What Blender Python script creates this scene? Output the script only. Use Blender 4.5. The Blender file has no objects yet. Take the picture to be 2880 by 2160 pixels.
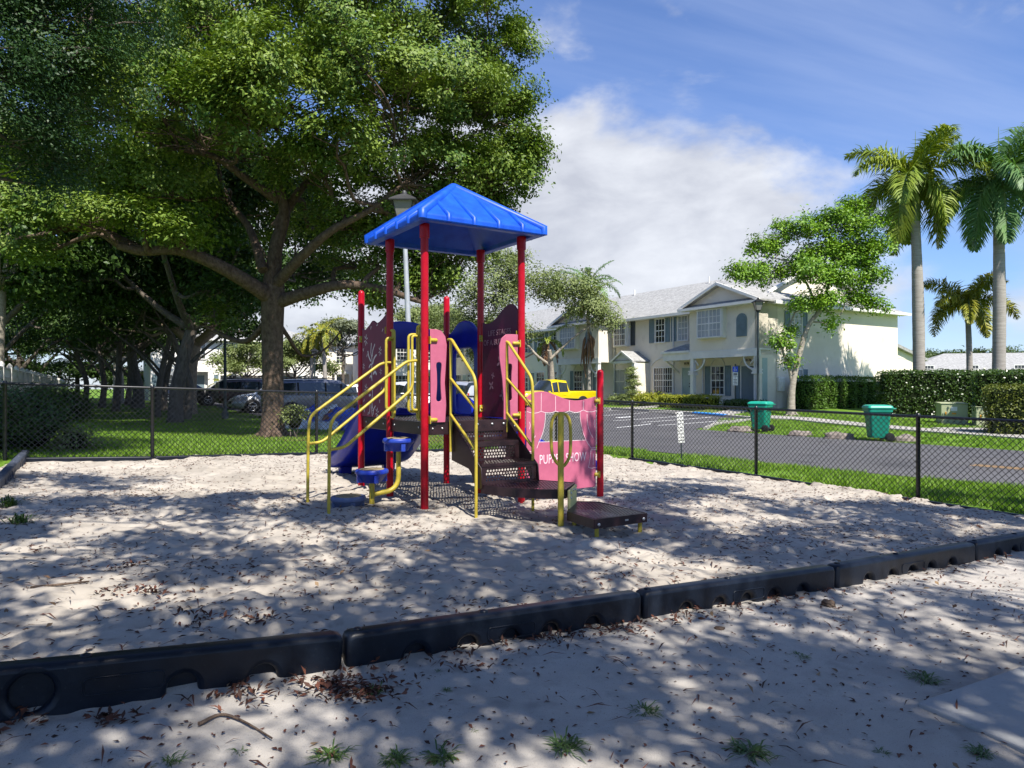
import bpy, bmesh, math, random
import numpy as np
from mathutils import Vector, Matrix

random.seed(7)
rng = np.random.default_rng(7)
scene = bpy.context.scene
col = scene.collection
R = math.radians

# ------------------------------------------------------------------ camera
EYE = 1.395
cam_d = bpy.data.cameras.new('camera')
cam = bpy.data.objects.new('camera', cam_d)
col.objects.link(cam)
cam.location = (0, 0, EYE)
cam.rotation_euler = (R(90), 0, 0)
cam_d.sensor_width = 36
cam_d.lens = 25.0
cam_d.shift_y = 10 / 2880
cam_d.clip_start = 0.05
cam_d.clip_end = 3000
scene.camera = cam

# ------------------------------------------------------------------ light
SUN_H = Vector((0.46, -0.888)).normalized()      # horizontal direction towards the sun
SUN_EL = R(53)
sun_d = bpy.data.lights.new('sun', 'SUN')
sun_d.energy = 5.0
sun_d.angle = R(0.53)
sun_d.color = (1.0, 0.95, 0.87)
sun = bpy.data.objects.new('sun', sun_d)
col.objects.link(sun)
to_sun = Vector((SUN_H.x * math.cos(SUN_EL), SUN_H.y * math.cos(SUN_EL), math.sin(SUN_EL)))
sun.rotation_euler = to_sun.to_track_quat('Z', 'Y').to_euler()
sun.location = (4, -8, 20)

world = bpy.data.worlds.new('World')
scene.world = world
world.use_nodes = True
wt = world.node_tree
wt.nodes.clear()

def wn(t, **k):
    n = wt.nodes.new(t)
    for a, b in k.items():
        setattr(n, a, b)
    return n

def wmath(op, a, b=None, c=None, clamp=False):
    n = wn('ShaderNodeMath', operation=op, use_clamp=clamp)
    for i, x in enumerate((a, b, c)):
        if x is None:
            continue
        if isinstance(x, (int, float)):
            n.inputs[i].default_value = x
        else:
            wt.links.new(x, n.inputs[i])
    return n.outputs[0]

sky = wn('ShaderNodeTexSky')
sky.sky_type = 'NISHITA'
sky.sun_disc = False
sky.sun_elevation = SUN_EL
sky.sun_rotation = math.atan2(SUN_H.x, SUN_H.y)
sky.altitude = 0
sky.air_density = 1.0
sky.dust_density = 0.35
sky.ozone_density = 2.2
tc = wn('ShaderNodeTexCoord')
sep = wn('ShaderNodeSeparateXYZ')
wt.links.new(tc.outputs['Generated'], sep.inputs[0])
gx, gy, gzz = sep.outputs
zz = wmath('ADD', wmath('MAXIMUM', gzz, 0.0), 0.16)
u_ = wmath('DIVIDE', gx, zz)
v_ = wmath('DIVIDE', gy, zz)

def wnoise(vec_xyz, scale, detail, rough, dist=0.0):
    cmb = wn('ShaderNodeCombineXYZ')
    for i, x in enumerate(vec_xyz):
        if isinstance(x, (int, float)):
            cmb.inputs[i].default_value = x
        else:
            wt.links.new(x, cmb.inputs[i])
    n = wn('ShaderNodeTexNoise')
    n.inputs['Scale'].default_value = scale
    n.inputs['Detail'].default_value = detail
    n.inputs['Roughness'].default_value = rough
    n.inputs['Distortion'].default_value = dist
    wt.links.new(cmb.outputs[0], n.inputs['Vector'])
    return n.outputs['Fac']

# a bank of cumulus: billowing noise over the whole sky, thicker wherever a slow noise and the bank's own extent say so
az = wmath('ARCTAN2', gx, gy)
el = wmath('ARCSINE', gzz)
n1 = wnoise((gx, gy, wmath('MULTIPLY', gzz, 2.1)), 4.0, 10.0, 0.55, 0.25)
n2 = wnoise((wmath('ADD', gx, 4.3), gy, gzz), 1.3, 3.0, 0.5)
def blob(a0, e0, sa, se):
    da = wmath('DIVIDE', wmath('SUBTRACT', az, a0), sa)
    de = wmath('DIVIDE', wmath('SUBTRACT', el, e0), se)
    r2 = wmath('ADD', wmath('MULTIPLY', da, da), wmath('MULTIPLY', de, de))
    return wmath('EXPONENT', wmath('MULTIPLY', r2, -1.0))
bank = wmath('ADD', wmath('MAXIMUM', blob(R(5), R(13), R(20), R(11)), wmath('MULTIPLY', blob(R(15), R(10), R(13), R(8)), .95)), wmath('MULTIPLY', blob(R(-25), R(8), R(25), R(9)), 0.8))
dens = wmath('ADD', wmath('ADD', n1, wmath('MULTIPLY', wmath('SUBTRACT', n2, 0.5), 0.5)), wmath('MULTIPLY', bank, 0.44))
cum = wn('ShaderNodeMapRange')
cum.interpolation_type = 'SMOOTHSTEP'
wt.links.new(dens, cum.inputs[0])
cum.inputs[1].default_value = 0.58
cum.inputs[2].default_value = 0.80
cum.inputs[3].default_value = 0.0
cum.inputs[4].default_value = 0.93
# high thin streaks
n3 = wnoise((wmath('MULTIPLY', wmath('ADD', u_, wmath('MULTIPLY', v_, 0.35)), 0.35), wmath('MULTIPLY', wmath('SUBTRACT', v_, wmath('MULTIPLY', u_, 0.35)), 1.6), 3.0), 0.9, 6.0, 0.6, 0.4)
cir = wn('ShaderNodeMapRange')
cir.interpolation_type = 'SMOOTHSTEP'
wt.links.new(n3, cir.inputs[0])
cir.inputs[1].default_value = 0.36
cir.inputs[2].default_value = 0.80
cir.inputs[3].default_value = 0.0
cir.inputs[4].default_value = 0.46
# cloud body: bright tops, grey hollows
n4 = wnoise((gx, gy, wmath('MULTIPLY', wmath('ADD', gzz, 0.03), 2.1)), 7.5, 8.0, 0.55, 0.2)
shade = wn('ShaderNodeMapRange')
wt.links.new(n4, shade.inputs[0])
shade.inputs[1].default_value = 0.34
shade.inputs[2].default_value = 0.70
shade.inputs[3].default_value = 0.0
shade.inputs[4].default_value = 1.0
ccol = wn('ShaderNodeMix', data_type='RGBA')
wt.links.new(shade.outputs[0], ccol.inputs[0])
ccol.inputs[6].default_value = (5.3, 5.5, 6.1, 1)
ccol.inputs[7].default_value = (8.2, 8.4, 8.8, 1)
tint = wn('ShaderNodeMix', data_type='RGBA', blend_type='MULTIPLY')
tint.inputs[0].default_value = 1.0
wt.links.new(sky.outputs[0], tint.inputs[6])
tint.inputs[7].default_value = (1.02, 1.20, 1.62, 1)
m1 = wn('ShaderNodeMix', data_type='RGBA')
wt.links.new(cir.outputs[0], m1.inputs[0])
wt.links.new(tint.outputs[2], m1.inputs[6])
m1.inputs[7].default_value = (5.2, 6.2, 8.8, 1)
m2 = wn('ShaderNodeMix', data_type='RGBA')
wt.links.new(cum.outputs[0], m2.inputs[0])
wt.links.new(m1.outputs[2], m2.inputs[6])
wt.links.new(ccol.outputs[2], m2.inputs[7])
bg = wn('ShaderNodeBackground')
bg.inputs['Strength'].default_value = 0.07
wt.links.new(m2.outputs[2], bg.inputs[0])
wo = wn('ShaderNodeOutputWorld')
wt.links.new(bg.outputs[0], wo.inputs[0])

scene.view_settings.view_transform = 'Standard'
scene.view_settings.look = 'None'
scene.view_settings.exposure = 0.74
scene.view_settings.gamma = 1.0
scene.cycles.max_bounces = 6
scene.cycles.diffuse_bounces = 2
scene.cycles.glossy_bounces = 3
scene.cycles.transmission_bounces = 4
scene.cycles.transparent_max_bounces = 8
scene.cycles.use_denoising = True
scene.cycles.sample_clamp_indirect = 6.0

# ------------------------------------------------------------------ helpers
WL = {}

def V(*a):
    return Vector(a)

def tag(o, label=None, cat=None, group=None, kind=None):
    if label: o['label'] = label
    if cat: o['category'] = cat
    if group: o['group'] = group
    if kind: o['kind'] = kind
    return o

def thing(name, label, cat, loc=(0, 0, 0), group=None):
    o = bpy.data.objects.new(name, None)
    o.empty_display_size = 0.2
    col.objects.link(o)
    o.location = loc
    WL[o.name] = Vector(loc)
    return tag(o, label, cat, group)

def link_mesh(me, name, mat, parent=None, smooth=None, sub=True):
    """world-space mesh -> object, under its parent"""
    if parent is not None:
        off = WL[parent.name]
        if off.length > 0:
            me.transform(Matrix.Translation(-off))
    o = bpy.data.objects.new(name, me)
    col.objects.link(o)
    if mat is not None:
        me.materials.append(mat)
    if parent is not None:
        o.parent = parent
        WL[o.name] = WL[parent.name].copy()
    else:
        WL[o.name] = Vector((0, 0, 0))
    if smooth:
        me.polygons.foreach_set('use_smooth', [True] * len(me.polygons))
    return o

def copy_tree(o, parent=None):
    c = o.copy()
    col.objects.link(c)
    c.parent = parent
    for ch in list(o.children):
        copy_tree(ch, c)
    return c

class MB:
    def __init__(s):
        s.v = []; s.f = []; s.s = []
    def add(s, vs, fs, smooth=False):
        b = len(s.v)
        s.v.extend([tuple(p) for p in vs])
        s.f.extend([tuple(i + b for i in f) for f in fs])
        s.s.extend([smooth] * len(fs))
        return s
    def box(s, c, size, ax=None, ay=None, az=None):
        c = Vector(c)
        ax = Vector(ax) if ax is not None else Vector((1, 0, 0))
        az = Vector(az) if az is not None else Vector((0, 0, 1))
        ay = Vector(ay) if ay is not None else az.cross(ax)
        hx, hy, hz = size[0] / 2, size[1] / 2, size[2] / 2
        vs = []
        for k in (-1, 1):
            for i, j in ((-1, -1), (1, -1), (1, 1), (-1, 1)):
                vs.append(c + ax * (hx * i) + ay * (hy * j) + az * (hz * k))
        return s.add(vs, [(3, 2, 1, 0), (4, 5, 6, 7), (0, 1, 5, 4), (1, 2, 6, 5), (2, 3, 7, 6), (3, 0, 4, 7)])
    def prism(s, poly, o, ax, ay, az, h):
        o, ax, ay, az = map(Vector, (o, ax, ay, az))
        n = len(poly)
        a = [o + ax * p[0] + ay * p[1] for p in poly]
        b = [q + az * h for q in a]
        return s.add(a + b, [tuple(reversed(range(n))), tuple(range(n, 2 * n))] + [(i, (i + 1) % n, (i + 1) % n + n, i + n) for i in range(n)])
    def tube(s, pts, r, n=8, cap=True, smooth=True):
        pts = [Vector(p) for p in pts]
        m = len(pts)
        rs = r if isinstance(r, (list, tuple)) else [r] * m
        t0 = (pts[1] - pts[0]).normalized()
        up = Vector((0, 0, 1)) if abs(t0.z) < 0.9 else Vector((1, 0, 0))
        nx = t0.cross(up).normalized()
        vs = []; fs = []
        for i in range(m):
            if i == 0: t = pts[1] - pts[0]
            elif i == m - 1: t = pts[-1] - pts[-2]
            else: t = (pts[i + 1] - pts[i]).normalized() + (pts[i] - pts[i - 1]).normalized()
            t = t.normalized() if t.length > 1e-9 else t0
            nx = (nx - t * nx.dot(t))
            nx = nx.normalized() if nx.length > 1e-6 else t.orthogonal().normalized()
            ny = t.cross(nx)
            for k in range(n):
                a = 2 * math.pi * k / n
                vs.append(pts[i] + (nx * math.cos(a) + ny * math.sin(a)) * rs[i])
        for i in range(m - 1):
            for k in range(n):
                k2 = (k + 1) % n
                fs.append((i * n + k, i * n + k2, (i + 1) * n + k2, (i + 1) * n + k))
        s.add(vs, fs, smooth)
        if cap:
            s.add([vs[k] for k in range(n)], [tuple(reversed(range(n)))])
            s.add([vs[(m - 1) * n + k] for k in range(n)], [tuple(range(n))])
        return s
    def lathe(s, prof, o, n=16, ax=(1, 0, 0), ay=(0, 1, 0), az=(0, 0, 1), smooth=True, caps=True):
        o, ax, ay, az = map(Vector, (o, ax, ay, az))
        vs = []; fs = []
        for r, z in prof:
            for k in range(n):
                a = 2 * math.pi * k / n
                vs.append(o + ax * (r * math.cos(a)) + ay * (r * math.sin(a)) + az * z)
        m = len(prof)
        for i in range(m - 1):
            for k in range(n):
                k2 = (k + 1) % n
                fs.append((i * n + k, i * n + k2, (i + 1) * n + k2, (i + 1) * n + k))
        s.add(vs, fs, smooth)
        if caps:
            if prof[0][0] > 1e-4: s.add(vs[:n], [tuple(reversed(range(n)))])
            if prof[-1][0] > 1e-4: s.add(vs[-n:], [tuple(range(n))])
        return s
    def sphere(s, c, r, n=10, m=6, sc=(1, 1, 1)):
        prof = []
        for i in range(m + 1):
            a = -math.pi / 2 + math.pi * i / m
            prof.append((max(r * math.cos(a), 1e-4) * 1.0, r * math.sin(a) * sc[2]))
        return s.lathe(prof, c, n, (sc[0], 0, 0), (0, sc[1], 0), caps=False)
    def mesh(s, name):
        me = bpy.data.meshes.new(name)
        me.from_pydata(s.v, [], s.f)
        me.polygons.foreach_set('use_smooth', s.s)
        me.update()
        return me
    def build(s, name, mat, parent=None, bevel=0, label=None, fixn=False):
        me = s.mesh(name)
        if fixn:
            bm = bmesh.new(); bm.from_mesh(me)
            bmesh.ops.recalc_face_normals(bm, faces=bm.faces)
            bm.to_mesh(me); bm.free()
        o = link_mesh(me, name, mat, parent)
        if bevel:
            m = o.modifiers.new('bevel', 'BEVEL')
            m.width = bevel; m.segments = 2; m.limit_method = 'ANGLE'; m.angle_limit = R(35)
        if label: o['label'] = label
        return o

def curve_mesh(name, splines, thick, bev, o, ax, ay, az):
    """flat plate with holes: outlines in (ax, ay), thickness along az, centred on o"""
    cu = bpy.data.curves.new('tmp', 'CURVE')
    cu.dimensions = '2D'; cu.fill_mode = 'BOTH'
    cu.extrude = max(thick / 2 - bev, 0.0005); cu.bevel_depth = bev; cu.bevel_resolution = 2
    if bev: cu.offset = -bev
    for pts in splines:
        sp = cu.splines.new('POLY')
        sp.points.add(len(pts) - 1)
        for p, q in zip(sp.points, pts):
            p.co = (q[0], q[1], 0, 1)
        sp.use_cyclic_u = True
    ob = bpy.data.objects.new('tmp', cu)
    me = bpy.data.meshes.new_from_object(ob)
    bpy.data.objects.remove(ob); bpy.data.curves.remove(cu)
    me.name = name
    ax, ay, az, o = map(Vector, (ax, ay, az, o))
    M = Matrix(((ax.x, ay.x, az.x, o.x), (ax.y, ay.y, az.y, o.y), (ax.z, ay.z, az.z, o.z), (0, 0, 0, 1)))
    me.materials.clear()
    me.transform(M)
    if M.to_3x3().determinant() < 0:
        me.flip_normals()
    return me

def text_mesh(name, body, size, o, ax, ay, az, ext=0.001, align='CENTER', space=1.0):
    cu = bpy.data.curves.new('tmp', 'FONT')
    cu.body = body; cu.size = size; cu.extrude = ext; cu.align_x = align; cu.align_y = 'CENTER'
    cu.space_character = space; cu.resolution_u = 3
    ob = bpy.data.objects.new('tmp', cu)
    me = bpy.data.meshes.new_from_object(ob)
    bpy.data.objects.remove(ob); bpy.data.curves.remove(cu)
    me.name = name
    me.materials.clear()
    ax, ay, az, o = map(Vector, (ax, ay, az, o))
    me.transform(Matrix(((ax.x, ay.x, az.x, o.x), (ax.y, ay.y, az.y, o.y), (ax.z, ay.z, az.z, o.z), (0, 0, 0, 1))))
    return me

def np_mesh(name, verts, faces):
    """fast mesh from arrays; faces (n,k)"""
    me = bpy.data.meshes.new(name)
    n, k = faces.shape
    me.vertices.add(len(verts))
    me.vertices.foreach_set('co', np.ascontiguousarray(verts, dtype=np.float32).ravel())
    me.loops.add(n * k)
    me.loops.foreach_set('vertex_index', np.ascontiguousarray(faces, dtype=np.int32).ravel())
    me.polygons.add(n)
    me.polygons.foreach_set('loop_start', np.arange(0, n * k, k, dtype=np.int32))
    me.update(calc_edges=True)
    return me

def ring(cx, cy, r, n=8, a0=0.0, sx=1, sy=1):
    return [(cx + sx * r * math.cos(a0 + 2 * math.pi * i / n), cy + sy * r * math.sin(a0 + 2 * math.pi * i / n)) for i in range(n)]

def rrect(x0, y0, x1, y1, r, n=4):
    out = []
    for cx, cy, a in ((x1 - r, y1 - r, 0), (x0 + r, y1 - r, 90), (x0 + r, y0 + r, 180), (x1 - r, y0 + r, 270)):
        for i in range(n + 1):
            t = R(a + 90 * i / n)
            out.append((cx + r * math.cos(t), cy + r * math.sin(t)))
    return out

def smooth_path(pts, k=6):
    """Catmull-Rom through the points"""
    p = [Vector(q) for q in pts]
    p = [p[0] * 2 - p[1]] + p + [p[-1] * 2 - p[-2]]
    out = []
    for i in range(1, len(p) - 2):
        for j in range(k):
            t = j / k
            a, b, c, d = p[i - 1], p[i], p[i + 1], p[i + 2]
            out.append(0.5 * ((2 * b) + (c - a) * t + (2 * a - 5 * b + 4 * c - d) * t * t + (3 * b - a - 3 * c + d) * t ** 3))
    out.append(p[-2])
    return out

def round_path(pts, r, k=5):
    """polyline with rounded corners, like a bent tube"""
    p = [Vector(q) for q in pts]
    out = [p[0]]
    for i in range(1, len(p) - 1):
        a = (p[i - 1] - p[i]); b = (p[i + 1] - p[i])
        d = min(r, a.length * 0.48, b.length * 0.48)
        a = p[i] + a.normalized() * d; b = p[i] + b.normalized() * d
        for j in range(k + 1):
            t = j / k
            out.append(a * (1 - t) ** 2 + p[i] * (2 * t * (1 - t)) + b * t * t)
    out.append(p[-1])
    return out

def px(x, y, d):
    """point at depth d metres whose image falls at that place of the photograph (used to survey the place)"""
    return Vector(((x - 1440) / 2000 * d, d, EYE + (1090 - y) / 2000 * d))

# ------------------------------------------------------------------ terrain
_cp = []
for X in range(-10, 9, 4):
    for Y in range(-6, 17, 4):
        _cp.append((X, Y, -(0.035 * X + 0.003 * Y)))
_cp += [(-6.2, 18.4, .10), (-9.3, 33.5, 0.0), (-13.3, 36, .11), (-19.5, 45, .28), (-11.7, 24.7, .13), (-21.3, 41, .2), (-32.5, 60, .2), (-15, 21, .32),
        (8, 23, -.235), (10.3, 22.8, -.225), (6.9, 27, -.2), (8.6, 12, -.285), (13.3, 18.5, -.265), (12.8, 36.5, .28), (9, 41, .28), (23, 42, .28), (20, 31, -.08),
        (5, 47, .22), (0, 55, .1), (-5, 45, .0), (2, 30, -.1), (1, 20, -.08), (16, 24, -.2), (25, 20, -.25), (30, 30, -.1), (40, 40, 0), (-40, 20, .3), (-40, -15, .3),
        (40, -15, -.3), (60, 100, .1), (-60, 100, .2), (0, 100, .1), (150, 220, .1), (-150, 220, .1), (0, 220, .1), (-150, 0, .2), (150, 0, 0), (0, -60, 0)]
_cp = np.array(_cp, float)

def _phi(r2):
    return 0.5 * r2 * np.log(np.maximum(r2, 1e-9))
_n = len(_cp)
_d2 = ((_cp[:, None, :2] - _cp[None, :, :2]) ** 2).sum(-1)
_A = np.zeros((_n + 3, _n + 3))
_A[:_n, :_n] = _phi(_d2) + np.eye(_n) * 4.0
_A[:_n, _n] = 1; _A[:_n, _n + 1:] = _cp[:, :2]
_A[_n, :_n] = 1; _A[_n + 1:, :_n] = _cp[:, :2].T
_w = np.linalg.solve(_A, np.concatenate([_cp[:, 2], np.zeros(3)]))

def gzv(x, y):
    x = np.asarray(x, float); y = np.asarray(y, float)
    sh = x.shape
    x = x.ravel(); y = y.ravel()
    out = np.empty(len(x))
    for i in range(0, len(x), 20000):
        xx = x[i:i + 20000]; yy = y[i:i + 20000]
        d2 = (xx[:, None] - _cp[None, :, 0]) ** 2 + (yy[:, None] - _cp[None, :, 1]) ** 2
        out[i:i + 20000] = _phi(d2) @ _w[:_n] + _w[_n] + xx * _w[_n + 1] + yy * _w[_n + 2]
    return out.reshape(sh)

def gz(x, y):
    return float(gzv(np.array([x]), np.array([y]))[0])

def vnoise(x, y, seed, scale):
    """smooth value noise on arrays, -1..1"""
    r = np.random.default_rng(seed)
    tab = r.uniform(-1, 1, (256, 256))
    x = np.asarray(x) / scale; y = np.asarray(y) / scale
    xi = np.floor(x).astype(int); yi = np.floor(y).astype(int)
    fx = x - xi; fy = y - yi
    fx = fx * fx * fx * (fx * (fx * 6 - 15) + 10); fy = fy * fy * fy * (fy * (fy * 6 - 15) + 10)
    a = tab[xi % 256, yi % 256]; b = tab[(xi + 1) % 256, yi % 256]
    c = tab[xi % 256, (yi + 1) % 256]; d = tab[(xi + 1) % 256, (yi + 1) % 256]
    return (a * (1 - fx) + b * fx) * (1 - fy) + (c * (1 - fx) + d * fx) * fy

# ------------------------------------------------------------------ materials
def mk(name, c, rough=0.55, spec=0.4, c2=None, var=0.12, vscale=3.0, bump=0.0, bscale=60.0, metal=0.0, island=None, detail=4.0, coat=0.0, transl=0.0, stretch=None, bdist=0.01):
    m = bpy.data.materials.new(name)
    m.use_nodes = True
    t = m.node_tree
    b = t.nodes['Principled BSDF']
    b.inputs['Roughness'].default_value = rough
    b.inputs['Specular IOR Level'].default_value = spec
    b.inputs['Metallic'].default_value = metal
    b.inputs['Coat Weight'].default_value = coat
    geo = t.nodes.new('ShaderNodeNewGeometry')
    vec = geo.outputs['Position']
    if stretch:
        mp = t.nodes.new('ShaderNodeVectorMath'); mp.operation = 'MULTIPLY'
        mp.inputs[1].default_value = stretch
        t.links.new(vec, mp.inputs[0]); vec = mp.outputs[0]
    ns = t.nodes.new('ShaderNodeTexNoise')
    ns.inputs['Scale'].default_value = vscale; ns.inputs['Detail'].default_value = detail; ns.inputs['Roughness'].default_value = 0.6
    t.links.new(vec, ns.inputs['Vector'])
    if c2 is None:
        c2 = tuple(min(1, x * (1 + var * 2)) for x in c)
        c1 = tuple(x * (1 - var * 2) for x in c)
    else:
        c1 = c
    mix = t.nodes.new('ShaderNodeMix'); mix.data_type = 'RGBA'
    mr = t.nodes.new('ShaderNodeMapRange')
    mr.inputs[1].default_value = 0.3; mr.inputs[2].default_value = 0.7
    t.links.new(ns.outputs['Fac'], mr.inputs[0])
    fac = mr.outputs[0]
    if island is not None:
        av = t.nodes.new('ShaderNodeMath'); av.operation = 'MULTIPLY_ADD'
        t.links.new(geo.outputs['Random Per Island'], av.inputs[0])
        av.inputs[1].default_value = island
        sb = t.nodes.new('ShaderNodeMath'); sb.operation = 'MULTIPLY_ADD'
        t.links.new(fac, sb.inputs[0]); sb.inputs[1].default_value = 1 - island; sb.inputs[2].default_value = 0
        t.links.new(sb.outputs[0], av.inputs[2]); fac = av.outputs[0]
    t.links.new(fac, mix.inputs[0])
    mix.inputs[6].default_value = (*c1, 1); mix.inputs[7].default_value = (*c2, 1)
    t.links.new(mix.outputs[2], b.inputs['Base Color'])
    if bump:
        bn = t.nodes.new('ShaderNodeTexNoise')
        bn.inputs['Scale'].default_value = bscale; bn.inputs['Detail'].default_value = 5.0
        t.links.new(vec, bn.inputs['Vector'])
        bp = t.nodes.new('ShaderNodeBump'); bp.inputs['Strength'].default_value = bump; bp.inputs['Distance'].default_value = bdist
        t.links.new(bn.outputs['Fac'], bp.inputs['Height'])
        t.links.new(bp.outputs[0], b.inputs['Normal'])
    if transl:
        tr = t.nodes.new('ShaderNodeBsdfTranslucent')
        hs = t.nodes.new('ShaderNodeMix'); hs.data_type = 'RGBA'; hs.blend_type = 'MULTIPLY'; hs.inputs[0].default_value = 1
        t.links.new(mix.outputs[2], hs.inputs[6]); hs.inputs[7].default_value = (1.5, 1.6, 0.5, 1)
        t.links.new(hs.outputs[2], tr.inputs['Color'])
        ms = t.nodes.new('ShaderNodeMixShader'); ms.inputs[0].default_value = transl
        t.links.new(b.outputs[0], ms.inputs[1]); t.links.new(tr.outputs[0], ms.inputs[2])
        t.links.new(ms.outputs[0], t.nodes['Material Output'].inputs['Surface'])
    return m

M = {}
M['red'] = mk('red_paint', (.34, .001, .010), .3, .3, c2=(.45, .003, .017), vscale=9, detail=8, bump=.03, bscale=30)
M['yellow'] = mk('yellow_paint', (.38, .29, .03), .42, .4, c2=(.52, .41, .05), vscale=12, detail=8, bump=.06, bscale=90)
M['roofblue'] = mk('blue_plastic_roof', (.004, .055, .46), .42, .35, c2=(.010, .10, .62), vscale=6, detail=6, bump=.06, bscale=40)
M['blue'] = mk('blue_plastic', (.003, .010, .28), .30, .4, var=.12, vscale=4)
M['podtop'] = mk('blue_pod', (.004, .02, .32), .42, .4, c2=(.03, .07, .36), vscale=9)
M['podfade'] = mk('faded_pod', (.07, .10, .22), .6, .3, c2=(.14, .17, .27), vscale=9)
M['sandtop'] = mk('sandy_insert', (.22, .17, .10), .9, .1, c2=(.34, .28, .17), vscale=60)
M['pink'] = mk('pink_panel', (.40, .095, .165), .5, .3, c2=(.49, .125, .205), vscale=6, detail=8)
M['burg'] = mk('burgundy_panel', (.15, .012, .043), .45, .35, c2=(.18, .017, .052), vscale=5)  # burgundy lowered, the garden panel's shade is part of this colour
M['burgshade'] = mk('shaded_burgundy_panel', (.11, .004, .034), .45, .4, var=.05)  # darker copy of the burgundy, with the panel's shade put into it
M['engrave'] = mk('engraved_white', (.66, .58, .55), .7, .2, var=.05)
M['engravepink'] = mk('engraved_pale', (.80, .60, .65), .7, .2, var=.03)
M['faint'] = mk('engraved_faint', (.36, .20, .24), .7, .2, var=.05)
M['deck'] = mk('brown_coated_steel', (.016, .007, .010), .36, .4, c2=(.032, .016, .019), vscale=12, bump=.1, bscale=120)
M['steel'] = mk('galvanised_bolt', (.55, .55, .54), .35, .5, metal=.8, var=.1)
M['black'] = mk('black_fence_vinyl', (.010, .011, .014), .32, .5, var=.15, vscale=20)
M['border0'] = mk('black_plastic_timber', (.005, .008, .015), .42, .35, c2=(.014, .019, .030), vscale=10, detail=8, bump=.12, bscale=70)
M['borderpale'] = mk('weathered_plastic_timber', (.035, .045, .068), .55, .4, c2=(.075, .085, .11), vscale=7, detail=8, bump=.1, bscale=70)
# ------------------------------------------------------------------ ground, sand, road
def noise_mat(name, stops, scale, rough=.9, spec=.15, bumps=((.3, 120, .01),), fine=None, detail=6, island=0):
    """stops: colour ramp over a noise; fine: (scale, colour, threshold) specks"""
    m = bpy.data.materials.new(name); m.use_nodes = True
    t = m.node_tree; b = t.nodes['Principled BSDF']
    b.inputs['Roughness'].default_value = rough; b.inputs['Specular IOR Level'].default_value = spec
    geo = t.nodes.new('ShaderNodeNewGeometry')
    ns = t.nodes.new('ShaderNodeTexNoise'); ns.inputs['Scale'].default_value = scale; ns.inputs['Detail'].default_value = detail; ns.inputs['Roughness'].default_value = .65
    t.links.new(geo.outputs['Position'], ns.inputs['Vector'])
    rp = t.nodes.new('ShaderNodeValToRGB')
    rp.color_ramp.elements[0].position = stops[0][0]; rp.color_ramp.elements[0].color = (*stops[0][1], 1)
    rp.color_ramp.elements[1].position = stops[-1][0]; rp.color_ramp.elements[1].color = (*stops[-1][1], 1)
    for p, c in stops[1:-1]:
        e = rp.color_ramp.elements.new(p); e.color = (*c, 1)
    t.links.new(ns.outputs['Fac'], rp.inputs[0])
    out = rp.outputs[0]
    for sc, c, th, soft in (fine or []):
        n2 = t.nodes.new('ShaderNodeTexNoise'); n2.inputs['Scale'].default_value = sc; n2.inputs['Detail'].default_value = 4
        t.links.new(geo.outputs['Position'], n2.inputs['Vector'])
        mr = t.nodes.new('ShaderNodeMapRange'); mr.inputs[1].default_value = th; mr.inputs[2].default_value = th + soft
        t.links.new(n2.outputs['Fac'], mr.inputs[0])
        mx = t.nodes.new('ShaderNodeMix'); mx.data_type = 'RGBA'
        t.links.new(mr.outputs[0], mx.inputs[0]); t.links.new(out, mx.inputs[6]); mx.inputs[7].default_value = (*c, 1)
        out = mx.outputs[2]
    t.links.new(out, b.inputs['Base Color'])
    prev = None
    for st, sc, di in bumps:
        bn = t.nodes.new('ShaderNodeTexNoise'); bn.inputs['Scale'].default_value = sc; bn.inputs['Detail'].default_value = 6
        t.links.new(geo.outputs['Position'], bn.inputs['Vector'])
        bp = t.nodes.new('ShaderNodeBump'); bp.inputs['Strength'].default_value = st; bp.inputs['Distance'].default_value = di
        t.links.new(bn.outputs['Fac'], bp.inputs['Height'])
        if prev: t.links.new(prev, bp.inputs['Normal'])
        prev = bp.outputs[0]
    if prev: t.links.new(prev, b.inputs['Normal'])
    return m

M['border'] = noise_mat('black_plastic_timber', [(.35, (.003, .005, .011)), (.6, (.006, .010, .019)), (.75, (.013, .018, .029))], 5, rough=.4, spec=.3, fine=[(55, (.022, .026, .034), .66, .1), (3, (.026, .028, .034), .68, .12)], bumps=((.15, 60, .006), (.2, 9, .01)))
M['lawn'] = noise_mat('lawn', [(.3, (.09, .17, .014)), (.5, (.13, .245, .022)), (.7, (.18, .29, .045))], .55, fine=[(40, (.08, .15, .015), .45, .25), (.35, (.23, .20, .09), .58, .12)], bumps=((.8, 30, .05),))
M['sand'] = noise_mat('sand', [(.3, (.345, .307, .258)), (.55, (.42, .378, .322)), (.75, (.475, .43, .37))], .9, fine=[(1.7, (.29, .26, .22), .55, .2), (9, (.26, .23, .195), .56, .2), (260, (.30, .27, .25), .64, .06)], bumps=((.25, 14, .02), (.6, 160, .006)))
M['dirt'] = noise_mat('grey_sand', [(.3, (.345, .318, .285)), (.55, (.425, .393, .354)), (.75, (.48, .445, .40))], .9, fine=[(1.3, (.28, .26, .24), .55, .2), (5, (.26, .245, .225), .55, .25), (200, (.22, .20, .19), .62, .07)], bumps=((.35, 18, .018), (.6, 190, .006)))
M['asphalt'] = noise_mat('asphalt', [(.3, (.088, .086, .092)), (.7, (.125, .122, .126))], .35, rough=.85, fine=[(2.2, (.12, .115, .11), .58, .2), (.8, (.075, .074, .078), .6, .06), (300, (.16, .15, .15), .66, .06)], bumps=((.4, 220, .006),))
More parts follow.
